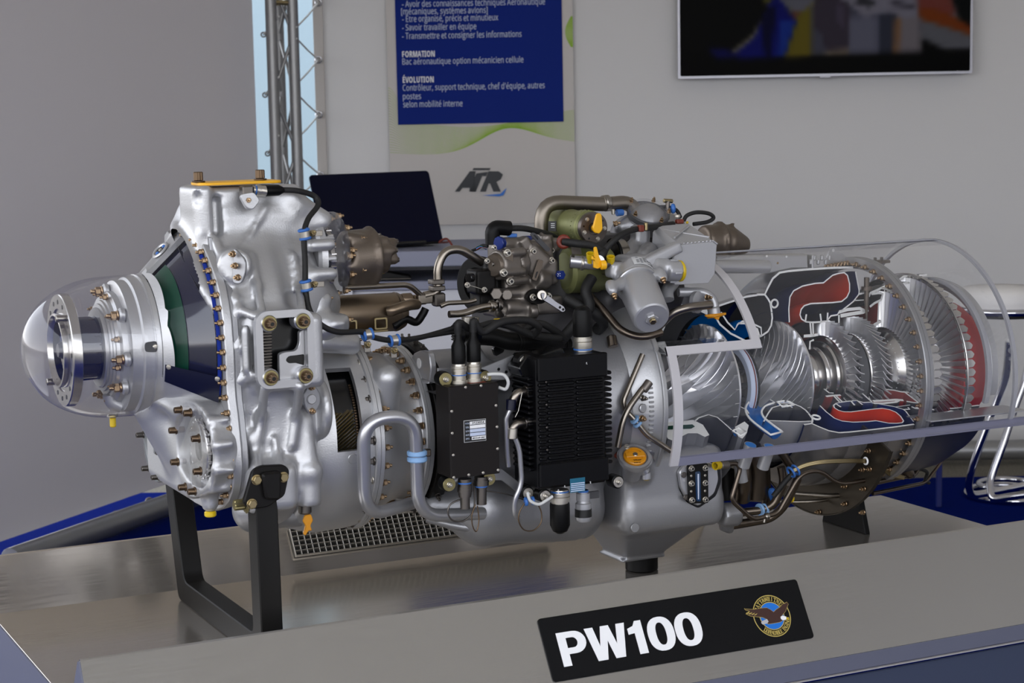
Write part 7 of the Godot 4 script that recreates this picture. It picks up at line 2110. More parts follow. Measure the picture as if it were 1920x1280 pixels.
func shell(called: String, px: Array, th: float, outside, inside, deg := 0.0, label := "", from := CUT0, to := 360.0) -> MeshInstance3D:
	var mid := []
	for q in px: mid.append(PA(q[0], q[1], deg))
	var up := []; var lo := []
	for i in mid.size():
		var t: Vector2 = (mid[mini(i + 1, mid.size() - 1)] - mid[maxi(i - 1, 0)]).normalized()
		var n := Vector2(-t.y, t.x) * th / 2
		up.append(mid[i] + n); lo.append(mid[i] - n)
	var o := Vector3(0, AX, 0)
	var a0 := deg_to_rad(from); var a1 := deg_to_rad(to)
	var ms := put(G.new().lathe(up, o, XD, 40, a0, a1, Vector3.UP, 3.0), called, outside, engine, Transform3D(), label)
	var rl := lo.duplicate(); rl.reverse()
	put(G.new().lathe(rl, o, XD, 40, a0, a1, Vector3.UP, 3.0), "inner_face", inside, ms)
	var cl := PackedVector2Array(up); cl.append_array(PackedVector2Array(rl))
	put(G.new().section(cl, o, XD, a0, Vector3.UP, true).section(cl, o, XD, a1, Vector3.UP, false), "cut_face", "white_paint", ms)
	return ms

func solid(called: String, px: Array, m, deg := 0.0, face = "white_paint") -> MeshInstance3D:
	var cl := PackedVector2Array()
	for q in px: cl.append(PA(q[0], q[1], deg))
	if not Geometry2D.is_polygon_clockwise(cl): cl.reverse()       # outside lies left of the way round
	var l := Array(cl); l.append(cl[0])
	var o := Vector3(0, AX, 0)
	var ms := put(G.new().lathe(l, o, XD, 36, deg_to_rad(CUT0), TAU), called, m, engine)
	put(G.new().section(cl, o, XD, deg_to_rad(CUT0), Vector3.UP, true).section(cl, o, XD, TAU, Vector3.UP, false), "cut_face", face, ms)
	return ms

func sheet(rows: Array, th: float) -> ArrayMesh:       # a thin curved plate from a grid of points
	var nr := rows.size(); var nc: int = rows[0].size()
	var f := []; var b := []
	for i in nr:
		var fr := []; var br := []
		for j in nc:
			var du: Vector3 = rows[mini(i + 1, nr - 1)][j] - rows[maxi(i - 1, 0)][j]
			var dv: Vector3 = rows[i][mini(j + 1, nc - 1)] - rows[i][maxi(j - 1, 0)]
			var n := dv.cross(du).normalized() * th / 2
			fr.append(rows[i][j] + n); br.append(rows[i][j] - n)
		f.append(fr); b.append(br)
	var g := G.new().grid(f)
	var rb := b.duplicate(); rb.reverse()
	g.grid(rb)
	g.flat()
	for j in nc - 1:
		g.quad(f[0][j + 1], f[0][j], b[0][j], b[0][j + 1])
		g.quad(f[nr - 1][j], f[nr - 1][j + 1], b[nr - 1][j + 1], b[nr - 1][j])
	for i in nr - 1:
		g.quad(f[i][0], f[i + 1][0], b[i + 1][0], b[i][0])
		g.quad(f[i + 1][nc - 1], f[i][nc - 1], b[i][nc - 1], b[i + 1][nc - 1])
	return g.done()

func blades(parent: Node3D, called: String, n: int, x0: float, x1: float, r0: float, r1: float, stagger: float, camber: float, th: float, m, tip := false) -> void:
	var rows := []
	for i in 4:
		var r := lerpf(r0, r1, i / 3.0)
		var row := []
		for j in 6:
			var t := j / 5.0
			var k := lerpf(0.8, 1.15, i / 3.0)
			row.append(Vector3(lerpf(x0, x1, t), r, (x1 - x0) * tan(deg_to_rad(stagger * k)) * (t - 0.5) + camber * sin(PI * t)))
		rows.append(row)
	var mesh := sheet(rows, th)
	var tm: ArrayMesh
	if tip:
		var w := TAU * r1 / n * 0.46
		tm = G.new().prism(round_poly(V([[-w, x0 - 0.001], [w, x0 - 0.001], [w, x1 - 0.004], [0.0, x1 + 0.004], [-w, x1 - 0.004]]), 0.003, 3), Transform3D(Basis(Vector3(0, 0, 1), Vector3(1, 0, 0), Vector3(0, 1, 0)), Vector3(0, r1 - 0.001, 0)), 0.0045, 0.0008).done()
	for k in n:
		var t := Transform3D(Basis(XD, TAU * k / n), Vector3(0, AX, 0))
		put(mesh, called, m, parent, t)
		if tip: put(tm, "tip_shroud", "machined", parent, t)

func impeller(called: String, label: String, x0: float, x1: float, rh: float, rs: float, R: float, b2: float, n: int, wrap: float, sweep: float, splitter: bool) -> MeshInstance3D:
	var o := Vector3(0, AX, 0)
	var hub := []
	for i in 15:
		var t := i / 14.0
		hub.append(Vector2(x0 + (x1 - x0) * sin(t * PI / 2), rh + (R - rh) * (1 - cos(t * PI / 2))))
	var pr := [Vector2(x0 - 0.004, 0), Vector2(x0 - 0.004, rh)] + hub + [Vector2(x1 + 0.004, R), Vector2(x1 + 0.006, R - 0.004), Vector2(x1 + 0.016, 0.05), Vector2(x1 + 0.02, 0.0)]
	var h := put(G.new().lathe(pr, o, XD, 64), called, "blade", engine, Transform3D(), label)
	for kind in (2 if splitter else 1):
		var rows := []
		for i in 4:
			var s := i / 3.0
			var row := []
			for j in 15:
				var t := j / 14.0
				if kind == 1: t = lerpf(0.35, 1.0, t)
				var a := t * PI / 2
				var hx := Vector2(x0 + (x1 - x0) * sin(a), rh + (R - rh) * (1 - cos(a)))
				var sx := Vector2(x0 + (x1 - b2 - x0) * sin(a), rs + (R - rs) * (1 - cos(a)))
				var q := hx.lerp(sx, s)
				var th := wrap * pow(1 - t, 2.0) * (0.72 + 0.28 * s) - sweep * t * t
				row.append(Vector3(q.x, cos(th) * q.y, sin(th) * q.y))
			rows.append(row)
		var mesh := sheet(rows, 0.0013)
		for k in n:
			put(mesh, "impeller_blade", "blade", h, Transform3D(Basis(XD, TAU * (k + 0.5 * kind) / n), o))
	return h

func hot_section() -> void:
	var o := Vector3(0, AX, 0)
	# rotors
	impeller("front_impeller", "large bright front impeller with many curved blades", 1.205, 1.343, 0.034, 0.080, 0.130, 0.010, 14, 0.95, 0.30, true)
	put(G.new().lathe(V([[1.10, 0], [1.10, 0.05], [1.19, 0.036], [1.20, 0.036], [1.203, 0.03], [1.203, 0]]), o, XD, 40), "inlet_hub", "machined", engine)
	impeller("rear_impeller", "rear impeller with strongly swept bright blades", 1.425, 1.527, 0.045, 0.084, 0.124, 0.007, 17, 1.15, 0.45, true)
	# bearing between them
	var bh := put(G.new().lathe(V([[1.35, 0], [1.35, 0.082], [1.372, 0.080], [1.374, 0.06], [1.40, 0.058], [1.402, 0.07], [1.415, 0.072], [1.415, 0]]), o, XD, 48), "bearing_housing", "dark_steel", engine)
	for k in 14:
		put(G.new().cyl(ringpt(1.376, AX, 0.066, k * 25.7), XD, 0.006, 0.012, 12, 0.002), "housing_stud", "black_paint", bh)
		put(G.new().box(ringpt(1.393, AX, 0.066, k * 25.7 + 9), Vector3(0.014, 0.012, 0.012), Basis(XD, k * 0.45), 0.002), "housing_lug", "black_paint", bh)
	var sr := put(G.new().lathe(V([[1.402, 0.06], [1.402, 0.083], [1.404, 0.085], [1.417, 0.085], [1.417, 0.06]]), o, XD, 56), "seal_ring", "print_light", engine)
	put(G.new().lathe(V([[1.412, 0.0848], [1.412, 0.0858], [1.4145, 0.0858], [1.4145, 0.0848]]), o, XD, 56), "red_line", "red_rubber", sr)
	put(G.new().lathe(V([[1.417, 0.06], [1.417, 0.086], [1.422, 0.086], [1.423, 0.07], [1.423, 0.05]]), o, XD, 56), "black_ring", "black_gloss", sr)
	# high pressure turbine
	var t1 := put(G.new().lathe(V([[1.560, 0], [1.560, 0.040], [1.563, 0.043], [1.572, 0.043], [1.574, 0.036], [1.582, 0.036], [1.584, 0.052], [1.588, 0.054], [1.594, 0.054], [1.596, 0.046], [1.606, 0.046], [1.608, 0.062], [1.612, 0.064], [1.617, 0.064], [1.619, 0.056], [1.626, 0.056], [1.628, 0.072], [1.633, 0.074], [1.635, 0.066], [1.638, 0.066], [1.640, 0.082], [1.642, 0.085], [1.664, 0.085], [1.668, 0.080], [1.67, 0.0]]), o, XD, 64), "turbine_wheel", "machined", engine, Transform3D(), "stepped turbine wheel with bright blades behind the rear impeller")
	blades(t1, "turbine_blade", 41, 1.642, 1.666, 0.084, 0.116, 32, 0.004, 0.0018, "blade")
	var nz := put(G.new().lathe(V([[1.682, 0.06], [1.682, 0.082], [1.686, 0.086], [1.700, 0.088], [1.704, 0.082], [1.704, 0.06]]), o, XD, 56), "nozzle_ring", "paint_grey", engine)
	for k in 48: put(G.new().cyl(ringpt(1.6815, AX, 0.079, k * 7.5), XD, 0.0014, 0.0008, 6, 0.0001), "cooling_hole", "print_white", nz)
	var t2 := put(G.new().lathe(V([[1.708, 0], [1.708, 0.083], [1.71, 0.085], [1.738, 0.087], [1.742, 0.080], [1.75, 0.06], [1.75, 0.0]]), o, XD, 64), "turbine_wheel", "machined", engine, Transform3D(), "second turbine wheel with twisted bright blades")
	blades(t2, "turbine_blade_row", 53, 1.712, 1.738, 0.086, 0.119, 38, 0.004, 0.0018, "blade")
	# power turbine
	var pd := put(G.new().lathe(V([[1.775, 0], [1.775, 0.058], [1.778, 0.064], [1.790, 0.074], [1.800, 0.084], [1.815, 0.088], [1.818, 0.094], [1.824, 0.094], [1.826, 0.099], [1.832, 0.099], [1.834, 0.104], [1.842, 0.104], [1.844, 0.108], [1.862, 0.112], [1.90, 0.118], [1.90, 0.0]]), o, XD, 72), "power_turbine_drum", "machined", engine, Transform3D(), "ribbed bright drum of the power turbine")
	blades(pd, "power_blade", 62, 1.800, 1.822, 0.092, 0.172, 22, 0.003, 0.0012, "blade", true)
	blades(pd, "power_blade_row", 66, 1.868, 1.890, 0.110, 0.198, 26, 0.003, 0.0012, "blade", true)
	for k in 40: put(G.new().cyl(ringpt(1.7895, AX, 0.0735, k * 9), Vector3(-1, 0.0, 0), 0.0013, 0.0012, 6, 0.0001), "balance_hole", "print_white", pd)
	for k in 2: put(G.new().ringed(o + XD * [1.797, 1.866][k], XD, [0.176, 0.2025][k], [0.181, 0.2075][k], 0.004, 72, 0.001), "tip_band", "machined", pd)
	# exhaust cone, red
	put(G.new().lathe(V([[1.905, 0], [1.905, 0.15], [1.93, 0.150], [1.975, 0.140], [2.01, 0.115], [2.03, 0.07], [2.035, 0]]), o, XD, 56), "exhaust_cone", "exhaust_red", engine, Transform3D(), "matt red exhaust cone")
	# shells, traced on the cut face
	shell("outer_case", [[1419, 552], [1434, 552], [1440, 539], [1449, 522], [1462, 511], [1479, 508], [1512, 505], [1559, 502], [1600, 501]], 0.0045, "case_ribbed", "paint_blue", 0.0, "outer combustor case, painted blue inside and cut with white edges")
	var rib := []
	for k in 96: rib.append(PA(1449, 520) * Vector2(1, 0) + Vector2(0.0016 * k, lerpf(0.214, 0.232, minf(1.0, k / 34.0)) + (0.0011 if k % 2 else 0.0)))
	put(G.new().lathe(rib, o, XD, 48, deg_to_rad(CUT0 + 2), deg_to_rad(250), Vector3.UP, 0.2), "ribbed_skin", "case_ribbed", engine, Transform3D(), "finely ribbed steel skin under the combustor case")
	shell("impeller_shroud", [[1447, 586], [1448, 596], [1446, 610], [1440, 621], [1430, 628], [1416, 632]], 0.004, "paint_grey", "paint_grey")
	shell("front_wall", [[1434, 552], [1440, 560], [1444, 567], [1447, 585]], 0.004, "paint_blue", "paint_grey")
	var ey := PA(1452, 569)
	for k in 2:
		var a := [TAU, deg_to_rad(CUT0)][k] as float
		var rv := Vector3(0, cos(a), sin(a))
		put(G.new().torus(o + XD * ey.x + rv * ey.y, XD.cross(rv), 0.0085, 0.0022, 24, 8), "cut_eyelet", "white_paint", engine)
	shell("combustor_liner", [[1480, 604], [1479, 580], [1481, 557], [1488, 545], [1505, 536], [1529, 531], [1544, 530], [1550, 525], [1561, 516], [1573, 512], [1583, 511], [1589, 516], [1593, 532], [1593, 546], [1588, 557], [1578, 565], [1561, 567], [1540, 568], [1520, 569], [1508, 573], [1502, 580], [1500, 590], [1503, 598], [1511, 603], [1520, 604]], 0.003, "paint_blue", "combustor_red", 0.0, "combustor liner, painted orange-red inside")
	shell("rear_wall", [[1604, 509], [1608, 530], [1611, 545], [1610, 552], [1600, 565], [1590, 573], [1577, 583]], 0.003, "paint_blue", "paint_blue")
	shell("vane_support", [[1511, 603], [1520, 604], [1530, 604], [1550, 602], [1558, 592], [1570, 590], [1573, 585]], 0.0035, "paint_blue", "paint_navy")
	for q in [[1538, 588, 1540, 604], [1552, 586, 1551, 604], [1524, 605, 1525, 630], [1519, 605, 1521, 628], [1573, 590, 1573, 622], [1512, 589, 1510, 602]]: shell("flange_web", [[q[0], q[1]], [q[2], q[3]]], 0.004, "paint_navy", "paint_navy")
	shell("vane_ring", [[1507, 630], [1520, 629], [1534, 627]], 0.006, "paint_red", "paint_red")
	shell("seal_holder", [[1518, 655], [1519, 640], [1526, 637]], 0.004, "paint_grey", "paint_grey")
	shell("nozzle_strut", [[1573, 585], [1590, 580], [1612, 578], [1620, 582]], 0.007, "paint_grey", "paint_grey")
	shell("nozzle_ring_case", [[1576, 592], [1598, 588], [1618, 585], [1628, 580]], 0.008, "paint_red", "paint_red")
	shell("inter_duct", [[1611, 551], [1621, 549], [1622, 556]], 0.004, "paint_grey", "paint_grey")
	shell("inter_duct", [[1629, 556], [1632, 549], [1646, 543], [1660, 536]], 0.005, "paint_grey", "paint_red")
	shell("inter_duct", [[1631, 575], [1640, 568], [1652, 562], [1655, 551], [1648, 549], [1634, 551]], 0.005, "paint_grey", "paint_red")
	shell("inter_duct", [[1648, 565], [1647, 585], [1646, 603]], 0.004, "paint_red", "paint_red")
	shell("inter_duct", [[1602, 563], [1630, 562]], 0.002, "paint_grey", "paint_grey")
	shell("inter_hub", [[1618, 624], [1632, 616], [1640, 608], [1652, 602]], 0.006, "paint_red", "machined")
	shell("turbine_inner_case", [[1660, 551], [1672, 552]], 0.004, "paint_grey", "paint_red")
	shell("power_case", [[1672, 522], [1686, 524], [1694, 518], [1718, 516], [1722, 524], [1724, 516], [1738, 515]], 0.004, "silver_dark", "paint_grey", 0.0, "rear turbine case with cut white edges")
	shell("power_case_inner", [[1688, 532], [1700, 530], [1726, 529], [1742, 528]], 0.004, "paint_grey", "exhaust_red")
	# the exhaust ring's own rim stays whole
	put(G.new().lathe(V([[1.945, 0.170], [1.945, 0.184], [1.95, 0.187], [1.966, 0.187], [1.966, 0.183], [1.950, 0.180], [1.945, 0.170]]), o, XD, 72, deg_to_rad(-20), deg_to_rad(105)), "exhaust_rim", "silver_grey", engine, Transform3D(), "grey arc of the exhaust rim")
	# strap flange with nuts
	var fl := put(G.new().lathe(V([[1.722, 0.236], [1.722, 0.249], [1.724, 0.250], [1.733, 0.250], [1.7335, 0.248], [1.734, 0.250], [1.742, 0.250], [1.742, 0.236], [1.722, 0.236]]), o, XD, 88, 0, TAU, Vector3.UP, 0.4), "case_flange", "silver_dark", engine, Transform3D(), "whole bolted ring flange in front of the power turbine")
	put(G.new().lathe(V([[1.728, 0.225], [1.728, 0.240], [1.732, 0.240], [1.732, 0.225], [1.728, 0.225]]), o, XD, 88), "flange_web", "silver_smooth", fl)
	for k in 48: put(B.nut, "nut", "brass", fl, Transform3D(toward(-XD).scaled_local(Vector3(1.1, 1.25, 1.1)), ringpt(1.7275, AX, 0.2355, k * 7.5 + 3)))
	# lower cut: inlet casting, blue ducts
	solid("inlet_casting", [[1210, 802], [1230, 796], [1262, 790], [1300, 787], [1318, 796], [1330, 815], [1322, 819], [1308, 812], [1290, 812], [1262, 826], [1252, 822], [1248, 812], [1212, 814]], "silver_dark", CUT0)
	var gp := PackedVector2Array()
	for q in [[1213, 809], [1216, 805], [1250, 799], [1298, 796], [1303, 800], [1296, 804], [1250, 806]]: gp.append(PA(q[0], q[1], CUT0))
	var g := G.new().section(gp, o + Vector3(0, 0.0009, 0.0003), XD, deg_to_rad(CUT0), Vector3.UP, true)
	put(g, "green_pocket", "paint_green", engine, Transform3D(), "green painted pocket in the cut inlet casting")
	shell("front_shroud", [[1302, 790], [1310, 783], [1328, 777], [1345, 782], [1360, 795], [1372, 806]], 0.003, "paint_grey", "paint_grey", CUT0, "", CUT0, 240.0)
	solid("diffuser_casting", [[1378, 800], [1396, 790], [1404, 797], [1400, 812], [1392, 822], [1384, 818]], "silver_dark", CUT0)
	shell("duct_wall", [[1388, 762], [1400, 768], [1404, 775]], 0.003, "paint_grey", "paint_grey", CUT0, "", CUT0, 240.0)
	for ch in [[[1441, 748], [1422, 755], [1413, 768], [1418, 782], [1434, 796], [1456, 812]], [[1381, 812], [1392, 806]], [[1462, 758], [1475, 756], [1482, 760]]]:
		var w := 0.0155 if ch.size() > 3 else 0.009
		var rad := Vector3(0, cos(deg_to_rad(CUT0)), sin(deg_to_rad(CUT0)))
		var nn := -XD.cross(rad)
		var path := []
		for q in ch:
			var s := PA(q[0], q[1], CUT0); path.append(o + XD * s.x + rad * s.y)
		path = spline(path, 5)
		var rows := []; var l := []; var r := []
		for i in path.size():
			var t: Vector3 = (path[mini(i + 1, path.size() - 1)] - path[maxi(i - 1, 0)]).normalized()
			var s := nn.cross(t).normalized()
			var row := []
			for j in 9:
				var a := PI * j / 8
				row.append(path[i] + s * cos(a) * w - nn * sin(a) * w * 0.9)
			rows.append(row)
			l.append(path[i] + s * (w + 0.0012)); r.append(path[i] - s * (w + 0.0012))
		var rr := rows.duplicate(); rr.reverse()
		var d := put(G.new().grid(rows).grid(rr), "air_duct", "paint_sky", engine, Transform3D(), "bright blue half pipe with a white cut edge")
		l.reverse()
		var rim := r + l
		put(G.new().tube(rim, 0.0024, 6, true), "duct_rim", "white_paint", d)
	shell("duct_shell", [[1432, 790], [1440, 775], [1448, 764], [1462, 760], [1476, 758], [1486, 764]], 0.003, "paint_grey", "paint_grey", CUT0, "", CUT0, 240.0)
	shell("duct_shell", [[1440, 788], [1470, 789], [1500, 790], [1524, 789]], 0.003, "silver_grey", "paint_grey", CUT0, "", CUT0, 240.0)
	for q in [[1407, 833, 0.0125], [1443, 836, 0.0125]]:
		var c := P(q[0], q[1], 0.215)
		var tb := put(G.new().lathe(V([[-0.05, 0.0], [-0.05, q[2]], [0, q[2]], [0, q[2] - 0.0015]]), c, Vector3(0.1, 0.93, 0.35), 24), "duct_stub", "silver_grey", engine)
		put(G.new().cyl(c + Vector3(0, -0.003, 0), Vector3(0.1, 0.93, 0.35), q[2] - 0.001, 0.003, 22, 0.0005), "stub_inside", "paint_sky", tb)
	# upper cut: the blue inter-compressor duct
	for ch in [[[1338, 588], [1350, 608], [1370, 625], [1400, 640]], [[1384, 606], [1400, 606], [1420, 617], [1424, 630]]]:
		shell("upper_duct", ch, 0.004, "paint_sky", "paint_sky", 0.0, "", 215.0)
	shell("upper_duct_wall", [[1352, 585], [1364, 604], [1378, 618], [1383, 608], [1392, 602], [1406, 604], [1427, 614], [1428, 630], [1412, 634]], 0.0035, "paint_sky", "paint_grey", 0.0, "", 215.0)
	shell("upper_case", [[1320, 578], [1345, 574], [1372, 565], [1400, 556], [1420, 553]], 0.004, "silver_grey", "paint_grey", 0.0, "", 200.0)
	shell("front_case", [[1172, 640], [1190, 600], [1230, 560], [1290, 575], [1322, 578]], 0.004, "silver_dark", "paint_grey", 0.0, "", 200.0)
	# fittings on top of the case, seen through the clear shield
	var lc := PackedVector2Array()
	for q in [[1338, 478], [1510, 477], [1511, 503], [1480, 503], [1440, 512], [1338, 512]]:
		var w := P(q[0], q[1], -0.02); lc.append(Vector2(w.x, w.y))
	var sc := put(G.new().prism(lc, Transform3D(Basis(), Vector3(0, 0, -0.06)), 0.05, 0.003), "sheet_cowl", "silver_grey", engine)
	for q in [[1437, 480], [1474, 481], [1427, 493], [1458, 493]]: put(G.new().cyl(P(q[0], q[1], -0.0098), Vector3(0, 0, 1), 0.0025, 0.002, 10, 0.0005), "cowl_screw", "brass" if q[1] > 490 else "print_white", sc)
	put(G.new().box(P(1512, 490, -0.03), Vector3(0.006, 0.032, 0.05), Basis(), 0.001), "cowl_end", "silver_smooth", sc)
	put(G.new().rod(P(1338, 500, 0.0), P(1440, 500, 0.0), 0.014, 16), "cowl_pipe", "silver_grey", sc)
	var lg := PackedVector2Array()
	for q in [[1550, 482], [1556, 465], [1562, 461], [1568, 464], [1594, 488], [1594, 500], [1552, 500]]:
		var w := P(q[0], q[1], -0.03); lg.append(Vector2(w.x, w.y))
	var lug := put(G.new().prism(round_poly(lg, 0.004, 3), Transform3D(Basis(), Vector3(0, 0, -0.034)), 0.005, 0.001), "lifting_lug", "silver_smooth", engine)
	put(G.new().cyl(P(1562, 469, -0.0295), Vector3(0, 0, 1), 0.0035, 0.001, 14, 0.0002), "lug_hole", "print_white", lug)
	var rr2 := put(G.new().box(P(1636, 492, -0.02), Vector3(0.075, 0.006, 0.03), Basis(Vector3(0, 0, 1), 0.03), 0.001), "thermocouple_rail", "brown_metal", engine)
	for q in [[1641, 486], [1653, 485], [1652, 500]]: put(G.new().box(P(q[0], q[1], -0.01), Vector3(0.006, 0.008, 0.006), Basis(), 0.001), "rail_bolt", "dark_steel", rr2)
	for k in 6: put(G.new().cyl(P(1520 + 7 * k, 496 - (k % 2) * 8, -0.01), Vector3(0, 1, 0), 0.004, 0.012, 10), "case_fitting", "silver_grey", engine)
	for k in 7: put(B.nut, "case_nut", "brass", engine, Transform3D(toward(Vector3(-1, 0.2, 0)), P(1556 + 6.5 * k, 500 - 1.2 * k, -0.02)))
	# probe through the rear wall
	put(G.new().lathe(V([[0, 0.0], [0, 0.006], [0.02, 0.006], [0.02, 0.012], [0.028, 0.012], [0.028, 0.005], [0.05, 0.006], [0.075, 0.003], [0.12, 0.001], [0.12, 0]]), P(1625, 520, 0.01), Vector3(0, -1, 0), 16), "probe", "brown_metal", engine)


# ------------------------------------------------------------------ pipes and firewall under the hot end
func underside() -> void:
	# firewall: the lower part of a disc
	var out := []
	var o2 := []
	for i in 33:
		var a := deg_to_rad(lerpf(114, 246, i / 32.0))
		out.append(Vector2(sin(a) * 0.300, AX + cos(a) * 0.300))
		o2.append(Vector2(sin(a) * 0.19, AX + cos(a) * 0.19))
	o2.reverse()
	var tf := Transform3D(Basis(Vector3(0, 0, 1), Vector3(0, 1, 0), Vector3(-1, 0, 0)), Vector3(1.616, 0, 0))
	var fw := put(G.new().prism(PackedVector2Array(out + o2), tf, 0.006, 0.001, 0.3), "firewall", "firewall_metal", engine, Transform3D(), "dark bronze half-round firewall plate under the hot end")
	put(G.new().lathe(V([[1.608, 0.300], [1.608, 0.302], [1.618, 0.302], [1.618, 0.300]]), Vector3(0, AX, 0), XD, 48, deg_to_rad(114), deg_to_rad(246)), "firewall_rim", "firewall_metal", fw)
	for q in [[1630, 845], [1619, 880], [1632, 879], [1621, 916], [1586, 911], [1586, 944], [1537, 959], [1620, 960]]: bolt(fw, PX(q[0], q[1], 1.609), -XD, 0.9)
	put(G.new().prism(PV([[-0.008, FLOOR_Y], [-0.172, FLOOR_Y], [-0.14, 0.80], [-0.045, 0.80]]), Transform3D(Basis(Vector3(0, 0, 1), Vector3(0, 1, 0), Vector3(-1, 0, 0)), Vector3(1.777, 0, 0)), 0.014, 0.002), "rear_foot", "rubber", engine, Transform3D(), "black wedge foot carrying the rear of the engine")
	# hoses and lines (measured left to right)
	pipe([[1370, 985, 0.10], [1445, 972, 0.10], [1470, 950, 0.12], [1497, 895, 0.14], [1487, 880, 0.14], [1463, 845, 0.14]], 0, 0.0092, 0.03, "tube_dark", "drain_pipe")
	pipe([[1378, 962, 0.10], [1430, 956, 0.12], [1452, 945, 0.13], [1470, 905, 0.14], [1464, 875, 0.14]], 0, 0.0085, 0.03, "tube_dark", "drain_pipe")
	for k in 2: put(G.new().cyl(P(1423 + 8 * k, 956, 0.12), Vector3(1, 0.1, -0.2), 0.0135, 0.006, 20, 0.0015), "pipe_clamp", "clamp_sky", engine, Transform3D(), "pale blue pipe clamp ring")
	put(G.new().cyl(P(1434, 969, 0.19), Vector3(1, 0.1, 0), 0.0075, 0.010, 16), "line_clamp", "steel", engine)
	bar([1434, 972, 0.195], [1433, 980, 0.195], 0.003, "steel", "clamp_bolt", engine)
	pipe([[1392, 850, 0.12], [1395, 905, 0.12], [1392, 935, 0.10]], 0, 0.017, 0.03, "tube_dark", "vertical_pipe")
	bar([1382, 846, 0.13], [1393, 902, 0.125], 0.0125, "silver_grey", "vertical_pipe_sleeve", engine)
	pipe([[1404, 840, 0.10], [1420, 870, 0.10], [1420, 930, 0.09]], 0, 0.026, 0.03, "tube_dark", "scroll_pipe")
	pipe([[1432, 840, 0.10], [1437, 895, 0.11], [1436, 950, 0.10]], 0, 0.0095, 0.03, "tube_dark", "vertical_pipe")
	bar([1359, 880, 0.06], [1362, 935, 0.06], 0.02, "black_paint", "dark_hose", engine)
	pipe([[1480, 925, 0.08], [1560, 930, 0.10], [1588, 927, 0.10]], 0, 0.0055, 0.03, "tube_steel", "thin_line")
	pipe([[1400, 936, 0.02], [1480, 941, 0.04], [1530, 940, 0.06], [1570, 933, 0.06]], 0, 0.004, 0.03, "tube_steel", "thin_line")
	bar([1478, 934, 0.10], [1486, 935, 0.10], 0.008, "yellow_dull", "yellow_cap", engine)
	# braided hoses
	for k in 3: hose([[1488, 880 + 2 * k, 0.19], [1510, 870 + 2 * k, 0.2], [1540, 864 + 2 * k, 0.21], [1580, 862 + 2 * k, 0.215], [1622, 862 + 2 * k, 0.21]], 0, 0.0026, "braided_hose", "gold")
	put(G.new().torus(P(1623, 864, 0.21), XD, 0.007, 0.002, 20, 8), "hose_ring", "print_white", engine)
	for k in 2: put(G.new().torus(P(1483 + 9 * k, 885 - 4 * k, 0.185), Vector3(1, 0.5, 0), 0.011, 0.0025, 20, 8), "hose_clip", "clamp_blue", engine)
	hose([[1450, 930, 0.16], [1470, 905, 0.17], [1488, 885, 0.18]], 0, 0.006)
	hose([[1445, 940, 0.1], [1447, 920, 0.12], [1458, 930, 0.13]], 0, 0.007, "blue_hose", "clamp_blue")
	# accessories behind the firewall
	for k in 3: hose([[1652, 866 + 3 * k, 0.14], [1668, 884 + 3 * k, 0.13], [1694, 893 + 2 * k, 0.12]], 0, 0.0028, "braided_hose", "gold")
	pipe([[1640, 905, 0.12], [1700, 892, 0.10], [1712, 893, 0.08], [1740, 850, 0.06], [1755, 815, 0.05]], 0, 0.0055, 0.02, "tube_dark", "rear_line")
	put(G.new().cyl(P(1737, 846, 0.065), P(1740, 860, 0.065) - P(1737, 846, 0.065), 0.0105, 0.018, 20, 0.002), "pipe_clamp", "clamp_sky", engine)
	pipe([[1636, 925, 0.10], [1690, 914, 0.08], [1735, 905, 0.04], [1775, 852, 0.0], [1812, 812, 0.0]], 0, 0.0042, 0.02, "tube_dark", "rear_line")
	var ca := Cast.new()
	ca.rod(P(1675, 850, 0.10), P(1705, 888, 0.10), 0.016, 0.012, 0.01)
	ca.rod(P(1655, 835, 0.08), P(1690, 840, 0.08), 0.03, 0.025, 0.01)
	ca.rod(P(1660, 870, 0.06), P(1690, 860, 0.08), 0.02, 0.02, 0.01)
	ca.cyl(P(1685, 862, 0.105), P(1695, 876, 0.105), 0.019, 0.002, 0.002)
	put(ca.mesh(Vector3(1.58, 0.80, -0.02), Vector3(1.82, 1.02, 0.16), 0.005), "fuel_manifold", "tube_dark", engine)
	for q in [[1676, 835], [1698, 837], [1708, 835], [1700, 853], [1685, 848]]: bolt(engine, P(q[0], q[1], 0.13), Vector3(0, -0.3, 1), 0.8)
	# rear belly of the exhaust case
	put(G.new().lathe(V([[1.75, 0.24], [1.80, 0.236], [1.88, 0.226], [1.935, 0.205], [1.935, 0.19], [1.80, 0.20]]), Vector3(0, AX, 0), XD, 48, deg_to_rad(113), deg_to_rad(215)), "exhaust_case", "paint_navy_grey", engine, Transform3D(), "dark grey-blue exhaust case below the cut")
	put(G.new().box(Vector3(1.86, AX - 0.075, 0.215), Vector3(0.26, 0.003, 0.08), Basis(), 0.0005), "cut_floor", "silver_smooth", engine)
	hose([[1712, 893, 0.07], [1722, 880, 0.06], [1738, 885, 0.05], [1735, 900, 0.04], [1742, 905, 0.03]], 0, 0.004)
	# small lines beside the big box and the tank
	pipe([[1205, 664, 0.18], [1168, 752, 0.19], [1172, 768, 0.19], [1195, 792, 0.2], [1212, 815, 0.205], [1258, 845, 0.215]], 0, 0.0055, 0.02, "tube_steel", "side_line")
	pipe([[1216, 718, 0.20], [1205, 728, 0.20], [1170, 776, 0.205], [1158, 838, 0.2]], 0, 0.0062, 0.03, "tube_steel", "side_line")
	bar([1218, 715, 0.20], [1206, 732, 0.20], 0.0085, "taupe_metal", "line_nut", engine)
	for k in 2: put(G.new().cyl(P(1189 + 5 * k, 785 + 7 * k, 0.2), Vector3(0.7, -0.7, 0), 0.0105, 0.0055, 20, 0.0015), "pipe_clamp", "clamp_sky", engine, Transform3D(), "pale blue pipe clamp ring")
